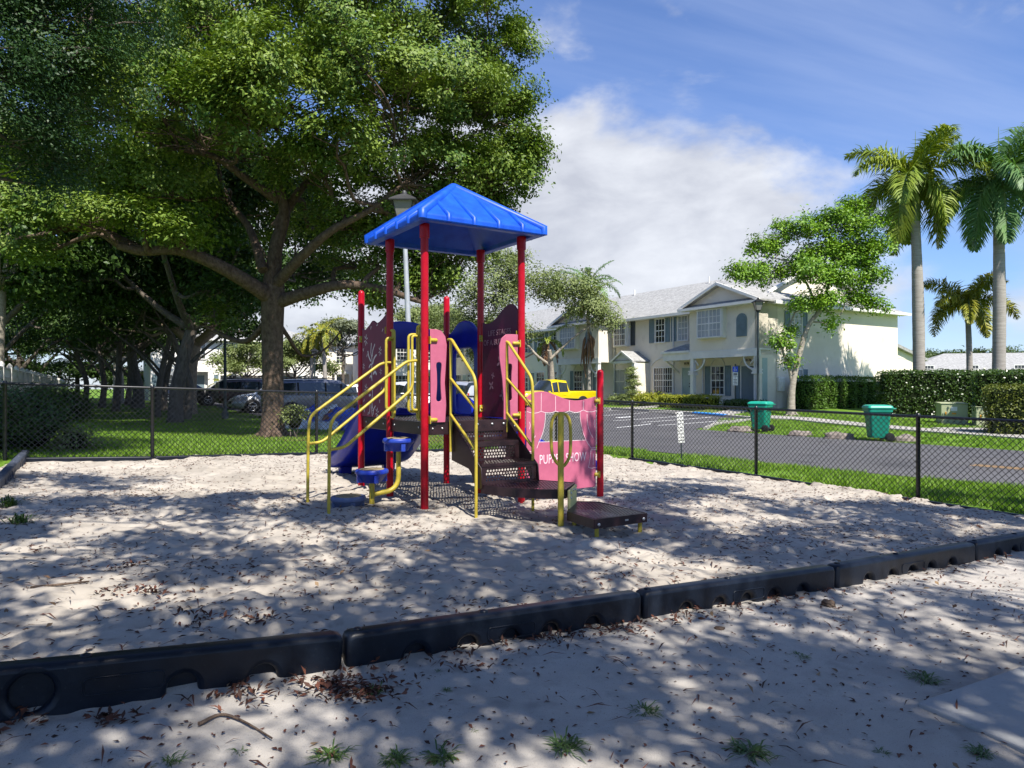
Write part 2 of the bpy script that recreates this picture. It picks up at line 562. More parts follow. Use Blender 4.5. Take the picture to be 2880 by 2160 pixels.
M['concrete'] = noise_mat('concrete', [(.3, (.30, .285, .26)), (.7, (.40, .38, .345))], 1.4, rough=.85, fine=[(30, (.36, .34, .31), .6, .2)], bumps=((.25, 150, .004),))
M['slab'] = noise_mat('grey_concrete_slab', [(.3, (.30, .30, .297)), (.7, (.38, .376, .365))], 1.4, rough=.85, fine=[(60, (.30, .30, .29), .58, .2)], bumps=((.25, 190, .004),))
M['linewhite'] = mk('road_paint_white', (.74, .74, .72), .7, .2, var=.1, vscale=9)
M['lineyellow'] = mk('road_paint_orange', (.45, .26, .08), .7, .2, var=.12, vscale=9)
M['bluepaint'] = mk('blue_kerb_paint', (.03, .26, .72), .6, .3, var=.1, vscale=9)
M['mulch'] = noise_mat('mulch', [(.3, (.10, .055, .035)), (.7, (.22, .13, .085))], 6, fine=[(60, (.05, .03, .02), .52, .2)], bumps=((.9, 40, .04),))

# ring of the sand: left border, far fence, right fence, then out behind the camera
FL = V(-7.95, 11.75)                       # far left corner of the sand
FENCE_FAR = [V(-7.95, 11.15), V(-6.11, 12.08), V(-3.81, 13.86), V(-1.37, 15.69), V(1.08, 17.5)]
FENCE_ROAD = [V(1.08, 17.5), V(2.62, 15.5), V(4.48, 13.05), V(5.94, 10.4), V(7.38, 7.75), V(8.8, 5.1)]
sand_poly = [(-8.0, 11.35), (-6.11, 12.2), (-3.81, 13.95), (-1.37, 15.75), (1.05, 17.45), (2.55, 15.45), (4.40, 13.0), (5.85, 10.35), (7.3, 7.7), (9.5, 3.6), (11, -5), (-9, -5), (-9, 1.5), (-2.75, 2.4)]

def in_poly(x, y, poly):
    x = np.asarray(x); y = np.asarray(y)
    c = np.zeros(x.shape, bool)
    n = len(poly)
    for i in range(n):
        x1, y1 = poly[i]; x2, y2 = poly[(i + 1) % n]
        hit = ((y1 > y) != (y2 > y)) & (x < (x2 - x1) * (y - y1) / (y2 - y1 + 1e-12) + x1)
        c ^= hit
    return c

xs = np.concatenate([-np.geomspace(60, 420, 14)[::-1], np.arange(-46, 46.1, 1.0), np.geomspace(60, 420, 14)])
ys = np.concatenate([[-90, -60, -45], np.arange(-36, 74.1, 1.0), np.geomspace(80, 600, 18)])
gxx, gyy = np.meshgrid(xs, ys, indexing='ij')
gzg = gzv(gxx, gyy)
inside = in_poly(gxx, gyy, sand_poly)
gzg = gzg - np.where(inside, .16, 0)
nx, ny = len(xs), len(ys)
idx = np.arange(nx * ny).reshape(nx, ny)
fc = np.stack([idx[:-1, :-1], idx[1:, :-1], idx[1:, 1:], idx[:-1, 1:]], -1).reshape(-1, 4)
ground = link_mesh(np_mesh('ground', np.stack([gxx, gyy, gzg], -1).reshape(-1, 3), fc), 'ground', M['lawn'], smooth=True)
tag(ground, kind='structure')

# near border line, used to tell the inside of the sand from the trodden ground in front
BJ = [V(-2.47, 2.56), V(-.84, 3.50), V(.78, 4.42), V(2.37, 5.30), V(4.12, 6.40), V(5.85, 7.50)]
def near_off(x, y):
    """signed distance past the near border line (positive = inside the playground)"""
    a = np.array([-2.47, 2.56]); b = np.array([5.85, 7.50]); d = (b - a) / np.linalg.norm(b - a)
    return (y - a[1]) * d[0] - (x - a[0]) * d[1]

def sand_height(x, y):
    x = np.asarray(x, float); y = np.asarray(y, float)
    off = near_off(x, y)
    ins = 1 / (1 + np.exp(-(off + .02) / .02))
    bumps = .018 * vnoise(x, y, 3, .62) + .013 * vnoise(x, y, 4, .27) + .010 * vnoise(x, y, 5, .13) + .028 * vnoise(x, y, 8, 1.9)
    # trodden hollows
    rel = .35 + .65 * ins
    h = gzv(x, y) + bumps * rel + .006 * vnoise(x, y, 6, .07)
    return h + .005 + (1 - ins) * .008 + ins * .05 * np.exp(-np.clip(off, 0, 9) / .5)

st = .04
sx = np.arange(-9, 9.6, st); sy = np.arange(1.0, 17.7, st)
X_, Y_ = np.meshgrid(sx, sy, indexing='ij')
Z_ = sand_height(X_, Y_)
# foot hollows
fr = np.random.default_rng(21)
for _ in range(2600):
    cx, cy = fr.uniform(-8, 8), fr.uniform(3, 16)
    if near_off(cx, cy) < .25: continue
    a = fr.uniform(0, math.pi); L = fr.uniform(.10, .19); Wd = fr.uniform(.06, .11); dp = fr.uniform(.012, .035)
    i0, i1 = int((cx - .5 + 9) / st), int((cx + .5 + 9) / st); j0, j1 = int((cy - .5 - 1) / st), int((cy + .5 - 1) / st)
    if i0 < 0 or j0 < 0 or i1 >= len(sx) or j1 >= len(sy): continue
    dx = X_[i0:i1, j0:j1] - cx; dy = Y_[i0:i1, j0:j1] - cy
    p = dx * math.cos(a) + dy * math.sin(a); q = -dx * math.sin(a) + dy * math.cos(a)
    r2 = (p / L) ** 2 + (q / Wd) ** 2
    Z_[i0:i1, j0:j1] += dp * (.45 * np.exp(-(r2 - 1.6) ** 2 * 1.2) - np.exp(-r2 * 1.3))
nx, ny = X_.shape
idx = np.arange(nx * ny).reshape(nx, ny)
fc = np.stack([idx[:-1, :-1], idx[1:, :-1], idx[1:, 1:], idx[:-1, 1:]], -1).reshape(-1, 4)
cxm = (X_[:-1, :-1] + st / 2).ravel(); cym = (Y_[:-1, :-1] + st / 2).ravel()
keep = in_poly(cxm, cym, sand_poly)
offs = near_off(cxm, cym)
vv = np.stack([X_, Y_, Z_], -1).reshape(-1, 3)
def sub_sheet(name, mask, mat):
    f = fc[mask]
    u, inv = np.unique(f.ravel(), return_inverse=True)
    o = link_mesh(np_mesh(name, vv[u], inv.reshape(-1, 4)), name, mat, smooth=True)
    return tag(o, kind='structure')
sub_sheet('sand', keep & (offs >= 0), M['sand'])
sub_sheet('trodden_ground', keep & (offs < 0), M['dirt'])
from bisect import bisect
def sand_z(x, y):
    i = int(round((x + 9) / st)); j = int(round((y - 1) / st))
    i = min(max(i, 0), Z_.shape[0] - 1); j = min(max(j, 0), Z_.shape[1] - 1)
    return float(Z_[i, j])

def conform(name, poly, dz, mat, step=.8, kind='structure', thick=0.0):
    """convex polygon laid on the terrain"""
    bm = bmesh.new()
    x0 = min(p[0] for p in poly); x1 = max(p[0] for p in poly); y0 = min(p[1] for p in poly); y1 = max(p[1] for p in poly)
    nxx = max(2, int((x1 - x0) / step) + 2); nyy = max(2, int((y1 - y0) / step) + 2)
    g = [[bm.verts.new((x0 + (x1 - x0) * i / (nxx - 1), y0 + (y1 - y0) * j / (nyy - 1), 0)) for j in range(nyy)] for i in range(nxx)]
    for i in range(nxx - 1):
        for j in range(nyy - 1):
            bm.faces.new((g[i][j], g[i + 1][j], g[i + 1][j + 1], g[i][j + 1]))
    area = sum(poly[i][0] * poly[(i + 1) % len(poly)][1] - poly[(i + 1) % len(poly)][0] * poly[i][1] for i in range(len(poly)))
    sg = 1 if area > 0 else -1
    for i in range(len(poly)):
        a = poly[i]; b = poly[(i + 1) % len(poly)]
        nrm = Vector((b[1] - a[1], -(b[0] - a[0]), 0)) * sg
        bmesh.ops.bisect_plane(bm, geom=bm.verts[:] + bm.edges[:] + bm.faces[:], plane_co=(a[0], a[1], 0), plane_no=nrm, clear_outer=True)
    co = np.array([v.co[:] for v in bm.verts])
    z = gzv(co[:, 0], co[:, 1]) + dz
    for v, q in zip(bm.verts, z): v.co.z = q
    if thick:
        r = bmesh.ops.extrude_face_region(bm, geom=bm.faces[:])
        for e in r['geom']:
            if isinstance(e, bmesh.types.BMVert): e.co.z -= thick
        bmesh.ops.recalc_face_normals(bm, faces=bm.faces)
    me = bpy.data.meshes.new(name); bm.to_mesh(me); bm.free()
    o = link_mesh(me, name, mat)
    if not thick: me.polygons.foreach_set('use_smooth', [True] * len(me.polygons))
    if kind: o['kind'] = kind
    return o

def strip_mesh(name, left, right, dz, mat, step=.7, thick=0, parent=None):
    """ribbon between two polylines of equal length, on the terrain"""
    mb = MB(); rows = []
    for i in range(len(left) - 1):
        n = max(1, int((Vector(left[i + 1]) - Vector(left[i])).length / step))
        for k in range(n + (1 if i == len(left) - 2 else 0)):
            t = k / n
            a = Vector(left[i]).lerp(Vector(left[i + 1]), t); b = Vector(right[i]).lerp(Vector(right[i + 1]), t)
            m = max(1, int((a - b).length / step))
            rows.append([a.lerp(b, j / m) for j in range(m + 1)])
    m = max(len(r) for r in rows)
    rows = [[r[0].lerp(r[-1], j / (m - 1)) for j in range(m)] for r in rows]
    flat = [p for r in rows for p in r]
    z = gzv(np.array([p.x for p in flat]), np.array([p.y for p in flat])) + dz
    vs = [(p.x, p.y, q) for p, q in zip(flat, z)]
    fs = [(i * m + j, i * m + j + 1, (i + 1) * m + j + 1, (i + 1) * m + j) for i in range(len(rows) - 1) for j in range(m - 1)]
    mb.add(vs, fs, True)
    if thick:
        b = [(x, y, q - thick) for x, y, q in vs]
        L = [i * m for i in range(len(rows))]; Rr = [i * m + m - 1 for i in range(len(rows))]
        for edge in (L, Rr, list(range(m)), [(len(rows) - 1) * m + j for j in range(m)]):
            w = [vs[e] for e in edge]; w2 = [b[e] for e in edge]; k = len(w)
            mb.add(w + w2, [(i, i + 1, i + 1 + k, i + k) for i in range(k - 1)])
    me = mb.mesh(name)
    bm = bmesh.new(); bm.from_mesh(me)
    for f in bm.faces:
        if abs(f.normal.z) > .5 and f.normal.z < 0: f.normal_flip()
    bm.to_mesh(me); bm.free()
    return link_mesh(me, name, mat, parent)

road_near = [V(-.5, 20.4), V(3, 17.6), V(8.6, 12), V(14, 6.7), V(21, -.5)]
road_far = [V(6.2, 27.8), V(7.4, 26.4), V(13.3, 18.5), V(19.5, 10.2), V(27, .3)]
tag(strip_mesh('road', road_near, road_far, .012, M['asphalt']), kind='structure')
lot = [(-.5, 20.3), (-5, 22), (-36, 73), (-20.6, 82.4), (10.3, 31.9), (6.9, 26.9)]
conform('parking_lot', lot, .016, M['asphalt'], 1.0)
# painted lines
def line(a, b, w, dz, mat, name='road_marking'):
    a = Vector(a); b = Vector(b); d = (b - a).normalized(); n = Vector((-d.y, d.x)) * w / 2
    return tag(strip_mesh(name, [a + n, b + n], [a - n, b - n], dz, mat, step=.5), kind='structure')
for o_ in (-.11, .11):
    n_ = V(.78, .62) * o_
    line(V(9.9, 15.3) + n_, V(15.5, 9.2) + n_, .09, .02, M['lineyellow'])
ev = V(.854, .52); fv = V(-.52, .854)
def fe(f, e):
    return fv * f + ev * e
for f in (21.4, 24.2, 27.0, 29.8, 32.6, 35.4, 38.2):
    line(fe(f, 19.9), fe(f, 24.9), .1, .024, M['linewhite'])
line(fe(21.2, 17.6), fe(22.1, 20.2), .12, .024, M['linewhite'])
line(fe(22.9, 20.4), fe(22.9, 24.6), .1, .024, M['linewhite'])
line(fe(25.5, 21.2), fe(25.5, 22.2), .35, .024, M['linewhite'])
# kerbs and walks
def walk(name, pts, w, dz, mat, thick=.12):
    L = []; Rr = []
    for i, p in enumerate(pts):
        p = Vector(p)
        d = (Vector(pts[min(i + 1, len(pts) - 1)]) - Vector(pts[max(i - 1, 0)])).normalized(); n = Vector((-d.y, d.x)) * w / 2
        L.append(p + n); Rr.append(p - n)
    return tag(strip_mesh(name, L, Rr, dz, mat, step=.6, thick=thick), kind='structure')
walk('kerb', [fe(20.9, 25.2), fe(50, 25.2)], .25, .12, M['concrete'], .2)
walk('kerb', [V(7.3, 26.9), V(8.3, 29.0), fe(20.9, 25.1)], .15, .09, M['concrete'], .2)
walk('sidewalk', [fe(21.5, 26.3), V(12.6, 31.0), V(14.6, 26.2), V(16.9, 21.6), V(22.5, 13.6), V(27, 7)], 1.35, .06, M['concrete'])
walk('sidewalk', [V(15.6, 25.9), V(20, 25.6), V(30, 24.6)], 1.3, .066, M['concrete'])
walk('front_walk', [fe(23.4, 25.4), fe(25.4, 30.6)], 1.0, .06, M['concrete'])
walk('front_walk', [fe(30.3, 25.4), fe(31.2, 30.8)], 1.0, .06, M['concrete'])

tag(walk('blue_kerb', [fe(22.6, 25.2), fe(24.6, 25.2)], .27, .128, M['bluepaint'], .06))
slab_k = V(1.86, 3.26); sa = V(.88, .475); sb = V(.40, -.917)
mb = MB()
q = [slab_k, slab_k + sa * 3.0, slab_k + sa * 3.0 + sb * 2.6, slab_k + sb * 2.6]
zs = gz(2.4, 3) + .05
mb.prism([(p.x, p.y) for p in reversed(q)], (0, 0, zs - .1), (1, 0, 0), (0, 1, 0), (0, 0, 1), .1)
tag(mb.build('concrete_slab', M['slab'], bevel=.008, fixn=True), kind='structure')
conform('mulch_bed', [(-8.2, 18.0), (-5.4, 16.9), (-3.6, 19.2), (-4.8, 21.6), (-7.5, 20.6)], .012, M['mulch'])
conform('mulch_bed', [(-2.6, 16.6), (.4, 18.6), (-.4, 20.1), (-4.0, 21.3)], .014, M['mulch'])

# ------------------------------------------------------------------ playground structure
A = V(-.984, 8.0); U = V(.845, .535); Vd = V(.535, -.845)
U3 = V(U.x, U.y, 0); V3 = V(Vd.x, Vd.y, 0); Z3 = V(0, 0, 1)
def W(u, v, z):
    p = A + U * u + Vd * v
    return V(p.x, p.y, z)
ps = thing('playground_structure', 'red post playground climber with blue roof, slides, stairs and puppet panel on sand', 'play structure', (-.7, 9.0, 0))
PR = .0445
def post(u, v, top, dome=True):
    p = W(u, v, 0)
    zb = sand_z(p.x, p.y) - .25
    mb = MB()
    prof = [(PR, zb), (PR, top - .045)]
    prof += [(PR * math.cos(a), top - .045 + .045 * math.sin(a)) for a in (R(30), R(60), R(85))] if dome else [(PR, top)]
    mb.lathe(prof, (p.x, p.y, 0), 20)
    return mb.build('post', M['red'], ps)
for u, v in ((0, 0), (1.3, 0), (0, -1), (1.3, -1)):
    po = post(u, v, 3.24, False)
    mb = MB(); mb.lathe([(PR + .012, 3.08), (PR + .012, 3.235)], W(u, v, 0), 20); mb.build('collar', M['red'], po)
post(0, -2, 2.72); post(1.3, -2, 2.73)
Gp = V(1.172, 9.455)
Gl = Gp - A; Gu, Gv = Gl.dot(U), Gl.dot(Vd)
post(Gu, Gv, 1.635)

# roof
u0, u1, v0, v1 = -.16, 1.46, -1.36, .27
zb, zt, za = 3.215, 3.305, 3.88
uc, vc = .65, -.545
mb = MB()
cs = [(u0, v1), (u1, v1), (u1, v0), (u0, v0)]
bev = .03
def crect(d, z):
    return [W(u0 - d if u == u0 else u1 + d, v1 + d if v == v1 else v0 - d, z) for u, v in cs]
lo = crect(0, zb); lo2 = crect(.012, zb + .02); hi2 = crect(.012, zt - .02); hi = crect(-.02, zt + .01)
inn = crect(-.10, zb); inn2 = crect(-.12, zb + .05)
apex = [W(uc + su * .06, vc + sv * .05, za) for su, sv in ((-1, 1), (1, 1), (1, -1), (-1, -1))]
ceil = [W(uc + su * .25, vc + sv * .2, zb + .40) for su, sv in ((-1, 1), (1, 1), (1, -1), (-1, -1))]
layers = [ceil, inn2, inn, lo, lo2, hi2, hi, apex]
vs = [p for L in layers for p in L]
fs = []
for i in range(len(layers) - 1):
    for k in range(4):
        fs.append((i * 4 + k, i * 4 + (k + 1) % 4, (i + 1) * 4 + (k + 1) % 4, (i + 1) * 4 + k))
n_ = len(layers)
fs += [(3, 2, 1, 0), tuple((n_ - 1) * 4 + k for k in range(4))]
mb.add(vs, fs)
roof = mb.build('roof', M['roofblue'], ps, bevel=.012, fixn=True)
def rib(path, r):
    mb = MB(); mb.tube(path, r, 10)
    mb.build('rib', M['roofblue'], roof)
for k, (cu_, cv_) in enumerate(cs):
    e = W(cu_ * .985 + uc * .015, cv_ * .985 + vc * .015, zt + .0)
    rib([V(e.x, e.y, zb + .015), e, W(uc, vc, za - .012)], [.05, .058, .058])
NR = 5
def up_slope(a, b, lo_c, hi_c):
    pass
for t in (.17, .37, .57, .77):
    for side in (0, 1):
        # ribs on the long faces run across v, on the short faces across u
        for sgn in (0, 1):
            if side == 0:
                uu = u0 + (u1 - u0) * (t + .03); ve = v1 if sgn else v0
                kk = min((uu - u0) / (uc - u0), (u1 - uu) / (u1 - uc))
                top = W(uu, ve + (vc - ve) * kk, zt + (za - zt) * kk)
                base = W(uu, ve + (.004 if sgn else -.004), zt - .005)
            else:
                vv_ = v0 + (v1 - v0) * (t + .03); ue = u1 if sgn else u0
                kk = min((vv_ - v0) / (vc - v0), (v1 - vv_) / (v1 - vc))
                top = W(ue + (uc - ue) * kk, vv_, zt + (za - zt) * kk)
                base = W(ue + (.004 if sgn else -.004), vv_, zt - .005)
            rib([V(base.x, base.y, zb + .012), base, base.lerp(top, .5) + V(0, 0, .002), top], [.030, .034, .032, .028])

# perforated plate with hexagonal-ish holes; cells inside poly keep holes
def perf(mb, o, ax, ay, x0, x1, y0, y1, cell, r, poly=None, stagger=True):
    o, ax, ay = map(Vector, (o, ax, ay))
    nxx = max(1, round((x1 - x0) / cell)); nyy = max(1, round((y1 - y0) / cell))
    cx = (x1 - x0) / nxx; cy = (y1 - y0) / nyy
    for j in range(nyy):
        for i in range(nxx):
            xa = x0 + i * cx; ya = y0 + j * cy
            mx, my = xa + cx / 2, ya + cy / 2
            if poly is not None and not all(bool(in_poly(np.array(a), np.array(b), poly)) for a, b in ((xa, ya), (xa + cx, ya), (xa, ya + cy), (xa + cx, ya + cy))):
                continue
            sh = (cx * .22 if j % 2 else -cx * .22) if stagger else 0
            ou = [(xa, ya), (mx, ya), (xa + cx, ya), (xa + cx, my), (xa + cx, ya + cy), (mx, ya + cy), (xa, ya + cy), (xa, my)]
            inn = [(mx + sh + r * math.cos(a), my + r * math.sin(a)) for a in [R(225 + 45 * q) for q in range(8)]]
            vs = [o + ax * p[0] + ay * p[1] for p in ou + inn]
            mb.add(vs, [(q, (q + 1) % 8, 8 + (q + 1) % 8, 8 + q) for q in range(8)])

def deck(v0_, v1_):
    p = thing_part = MB()
    perf(p, W(0, 0, 1.0), U3, -V3, .03, 1.27, -v1_ + .03, -v0_ - .03, .042, .0125)
    d = p.build('deck', M['deck'], ps)
    sk = MB()
    for a, b in (((0, v0_), (1.3, v0_)), ((0, v1_), (1.3, v1_))):
        sk.box(W(.65, a[1] + (.012 if a[1] == v0_ else -.012), .93), (1.22, .024, .146), U3, -V3)
    for uu in (.012, 1.288):
        sk.box(W(uu, (v0_ + v1_) / 2, .93), (.024, abs(v1_ - v0_) - .09, .146), U3, -V3)
    sk.build('skirt', M['deck'], d, bevel=.006)
    rim = MB()
    rim.box(W(.65, v0_ + .02, .997), (1.2, .05, .004), U3, -V3); rim.box(W(.65, v1_ - .02, .997), (1.2, .05, .004), U3, -V3)
    rim.box(W(.02, (v0_ + v1_) / 2, .995), (.05, .9, .004), U3, -V3); rim.box(W(1.28, (v0_ + v1_) / 2, .995), (.05, .9, .004), U3, -V3)
    rim.build('rim', M['deck'], d)
    return d
d1 = deck(-1, 0); d2 = deck(-2, -1)
def bolt(p, ax, az, parent, r=.012):
    mb = MB(); mb.lathe([(r, 0), (r, r * .5), (r * .4, r * .8)], p, 10, ax, Z3, az); mb.build('bolt', M['steel'], parent)
for u, v in ((.0, -.15), (0, -.85), (0, -1.2), (0, -1.8)):
    bolt(W(u - .002, v, .94), V3, -U3, d1)
for u in (.1, .22, 1.2):
    bolt(W(u, .002, .93), U3, V3, d1)

# ---- panels
def wave_top(x0, x1, zb_, pts, n=30):
    """outline from bottom-left; pts = control (t, z) of the top edge from x1 back to x0"""
    cp = smooth_path([(x0 + (x1 - x0) * t, z, 0) for t, z in pts], 6)
    top = [(p.x, p.y) for p in cp]
    return [(x0, zb_), (x1, zb_)] + top[::-1]
def stroke(mb, o, ax, ay, az, pts, r=.006, sm=True):
    o, ax, ay, az = map(Vector, (o, ax, ay, az))
    P = [o + ax * p[0] + ay * p[1] for p in pts]
    if sm and len(P) > 2: P = smooth_path(P, 4)
    n = len(P)
    az = az.normalized()
    L = []
    for i in range(n):
        t = (P[min(i + 1, n - 1)] - P[max(i - 1, 0)]).normalized()
        s_ = t.cross(az).normalized() * r
        L += [P[i] + s_ + az * .0012, P[i] - s_ + az * .0012]
    mb.add(L, [(2 * i, 2 * i + 1, 2 * i + 3, 2 * i + 2) for i in range(n - 1)])
    mb.add([P[0] + az * .0012 + (az.cross(ax) * 0), ], [])
def blob2(mb, o, ax, ay, az, cx, cy, rx, ry, a=0, n=10):
    o, ax, ay, az = map(Vector, (o, ax, ay, az))
    ca, sa_ = math.cos(a), math.sin(a)
    vs = []
    for i in range(n):
        t = 2 * math.pi * i / n
        x, y = rx * math.cos(t), ry * math.sin(t)
        vs.append(o + ax * (cx + x * ca - y * sa_) + ay * (cy + x * sa_ + y * ca) + az * .0012)
    mb.add(vs, [tuple(range(n))])

# garden panel between the two left posts (x runs from the far-left post towards the roof post)
o_ = W(-.004, -2, 0)
out = wave_top(.07, .93, 1.01, [(0, 2.20), (.12, 2.17), (.3, 2.22), (.45, 2.27), (.62, 2.23), (.8, 2.26), (1, 2.33)])
garden = link_mesh(curve_mesh('garden_panel', [out], .02, .004, o_, V3, Z3, -U3), 'garden_panel', M['burg'], ps)
mb = MB(); f_o = W(-.0155, -2, 0)
def gs(pts, r=.006): stroke(mb, f_o, V3, Z3, -U3, pts, r)
def gb(cx, cy, rx, ry, a=0): blob2(mb, f_o, V3, Z3, -U3, cx, cy, rx, ry, a)
gs([(.42, 1.98), (.40, 1.86), (.44, 1.76), (.43, 1.62), (.44, 1.48)], .010); gs([(.54, 1.96), (.47, 1.88), (.45, 1.80)], .010); gs([(.29, 1.88), (.33, 1.80), (.40, 1.74)], .012)
gs([(.60, 1.82), (.52, 1.78), (.46, 1.70)], .012); gs([(.33, 1.66), (.39, 1.70), (.44, 1.69)], .010); gs([(.60, 1.56), (.55, 1.60), (.48, 1.57)], .016); gs([(.36, 1.52), (.40, 1.55), (.44, 1.50)], .010)
gs([(.44, 1.42), (.46, 1.34), (.44, 1.24), (.45, 1.12)], .010); gs([(.33, 1.29), (.40, 1.30)], .014); gs([(.36, 1.22), (.37, 1.14), (.35, 1.05)], .008); gs([(.44, 1.2), (.43, 1.1), (.45, 1.02)], .008); gs([(.56, 1.16), (.50, 1.11), (.48, 1.04)], .008)
for cx, cy, s_ in ((.22, 2.03, .07), (.22, 1.38, .06), (.72, 1.86, .055), (.62, 1.07, .062), (.74, 1.60, .04), (.14, 1.68, .04)):
    for k in range(6):
        a = k * math.pi / 3 + .3
        gb(cx + math.cos(a) * s_ * .55, cy + math.sin(a) * s_ * .75, s_ * .42, s_ * .13, a)
for cx, cy, a in ((.62, 2.20, .4), (.40, 2.18, 1.2), (.80, 2.12, .8), (.15, 1.22, .6), (.30, 1.05, 1.3), (.76, 1.38, .5), (.82, 1.72, 1.0), (.18, 1.55, .2), (.70, 1.22, 1.9), (.26, 1.82, .8), (.48, 1.10, .3), (.84, 1.48, 2.2), (.12, 1.9, 2.2), (.78, 1.06, .4), (.16, 1.08, 2.4)):
    gb(cx, cy, .026, .008, a); gb(cx + .012, cy + .014, .016, .005, a + 1.4)
mb.build('engraved_picture', M['engrave'], garden)['kind'] = 'stuff'

# life-stages panel between the two right posts (seen from inside; x runs from the back post to the front post)
o_ = W(1.3, -1, 0)
out = wave_top(.07, .93, 1.01, [(0, 2.26), (.15, 2.235), (.35, 2.27), (.55, 2.37), (.75, 2.44), (.9, 2.42), (1, 2.34)])
life = link_mesh(curve_mesh('life_stages_panel', [out], .02, .004, o_, V3, Z3, -U3), 'life_stages_panel', M['burgshade'], ps)
for tx, zz_ in (('LIFE STAGES', 2.10), ('OF A BUTTERFLY', 1.98)):
    link_mesh(text_mesh('lettering', tx, .105, W(1.3 - .0125, -.50, zz_), V3, Z3, -U3, .0008), 'lettering', M['faint'], life)
mb = MB(); f_o = W(1.3 - .0115, -1, 0)
for cx, cy, a, sc_ in ((.52, 1.72, .5, 1.5), (.58, 1.30, .2, 1.3), (.30, 1.42, .9, 1.2), (.34, 1.55, 1.3, .8), (.72, 1.50, .9, 1.2)):
    for k in range(4):
        blob2(mb, f_o, V3, Z3, -U3, cx + .03 * sc_ * math.cos(a + k * 1.57), cy + .03 * sc_ * math.sin(a + k * 1.57), .026 * sc_, .012 * sc_, a + k * 1.57)
mb.build('engraved_picture', M['faint'], life)['kind'] = 'stuff'

# pink entry panels beside the stairs
def entry(u_in, sgn, name):
    # x measured from the post outward into the opening
    lft = [(.065, 1.0), (.25, 1.0), (.262, 1.2), (.245, 1.45), (.262, 1.72), (.27, 1.88), (.25, 1.98), (.20, 2.04), (.14, 2.055), (.065, 2.055)]
    if sgn < 0: lft = [(.065, 1.0), (.27, 1.0), (.265, 1.25), (.285, 1.5), (.325, 1.75), (.325, 1.9), (.29, 1.99), (.23, 2.035), (.15, 2.04), (.065, 2.04)]
    hole = []
    for t in range(12):
        a = R(90 + 180 + 15 + t * 150 / 11); hole.append((.17 + .034 * math.cos(a), 1.27 + .03 * math.sin(a)))
    for t in range(12):
        a = R(15 + t * 150 / 11); hole.append((.17 + .034 * math.cos(a), 1.65 + .03 * math.sin(a)))
    hole = [(.136, 1.27), (.142, 1.245), (.17, 1.235), (.198, 1.245), (.204, 1.27), (.194, 1.38), (.192, 1.46), (.196, 1.56), (.204, 1.65), (.198, 1.675), (.17, 1.685), (.142, 1.675), (.136, 1.65), (.144, 1.56), (.147, 1.46), (.145, 1.38)]
    if sgn < 0: hole = [(x + .01, z) for x, z in hole]
    ax = U3 * sgn
    return link_mesh(curve_mesh(name, [lft, hole], .022, .004, W(u_in, .012, 0), ax, Z3, V3), name, M['pink'], ps)
entry(0, 1, 'entry_panel'); entry(1.3, -1, 'entry_panel')

# yellow clamps on the posts
def clamp(p, dirv, L=.09, r=.022):
    mb = MB(); p = Vector(p); dirv = Vector(dirv).normalized()
    mb.tube([p, p + dirv * (L * .6), p + dirv * L, p + dirv * (L + .012)], [r, r, r, r * .45], 12)
    side = dirv.cross(Z3)
    mb.box(p + dirv * .004, (.012, .05, .085), dirv, side, Z3)
    o = mb.build('clamp', M['yellow'], ps)
    for dz in (-.03, .03):
        bolt(p + side * .018 + Z3 * dz + dirv * .01, side, dirv, o, .007)
for u, v, z, dv in ((.045, .0, 1.93, U3), (.045, .0, 1.03, U3), (1.255, .0, 1.93, -U3), (1.255, .0, 1.06, -U3)):
    clamp(W(u, v + .03, z), dv)
for z in (2.05, 1.12):
    clamp(W(-.02, -1.955, z), V3, .02, .012); clamp(W(-.02, -1.045, z + .06), -V3, .02, .012)
    clamp(W(1.28, -.955, z), V3, .02, .012); clamp(W(1.28, -.045, z), -V3, .02, .012)

# blue hoods over the two slides
def hood(o, ax, az, wd, name):
    out = wave_top(.05, wd - .05, 1.005, [(0, 2.17), (.12, 2.20), (.3, 2.30), (.5, 2.33), (.7, 2.30), (.88, 2.20), (1, 2.17)])
    hole = rrect(.2, 1.03, wd - .2, 1.94, .12)
    me = curve_mesh(name, [out, hole], .06, .02, o, ax, Z3, az)
    return link_mesh(me, name, M['blue'], ps)
hood(W(0, -2.03, 0), U3, -V3, 1.3, 'slide_hood')
hood(W(1.33, -2, 0), V3, U3, 1.0, 'slide_hood')

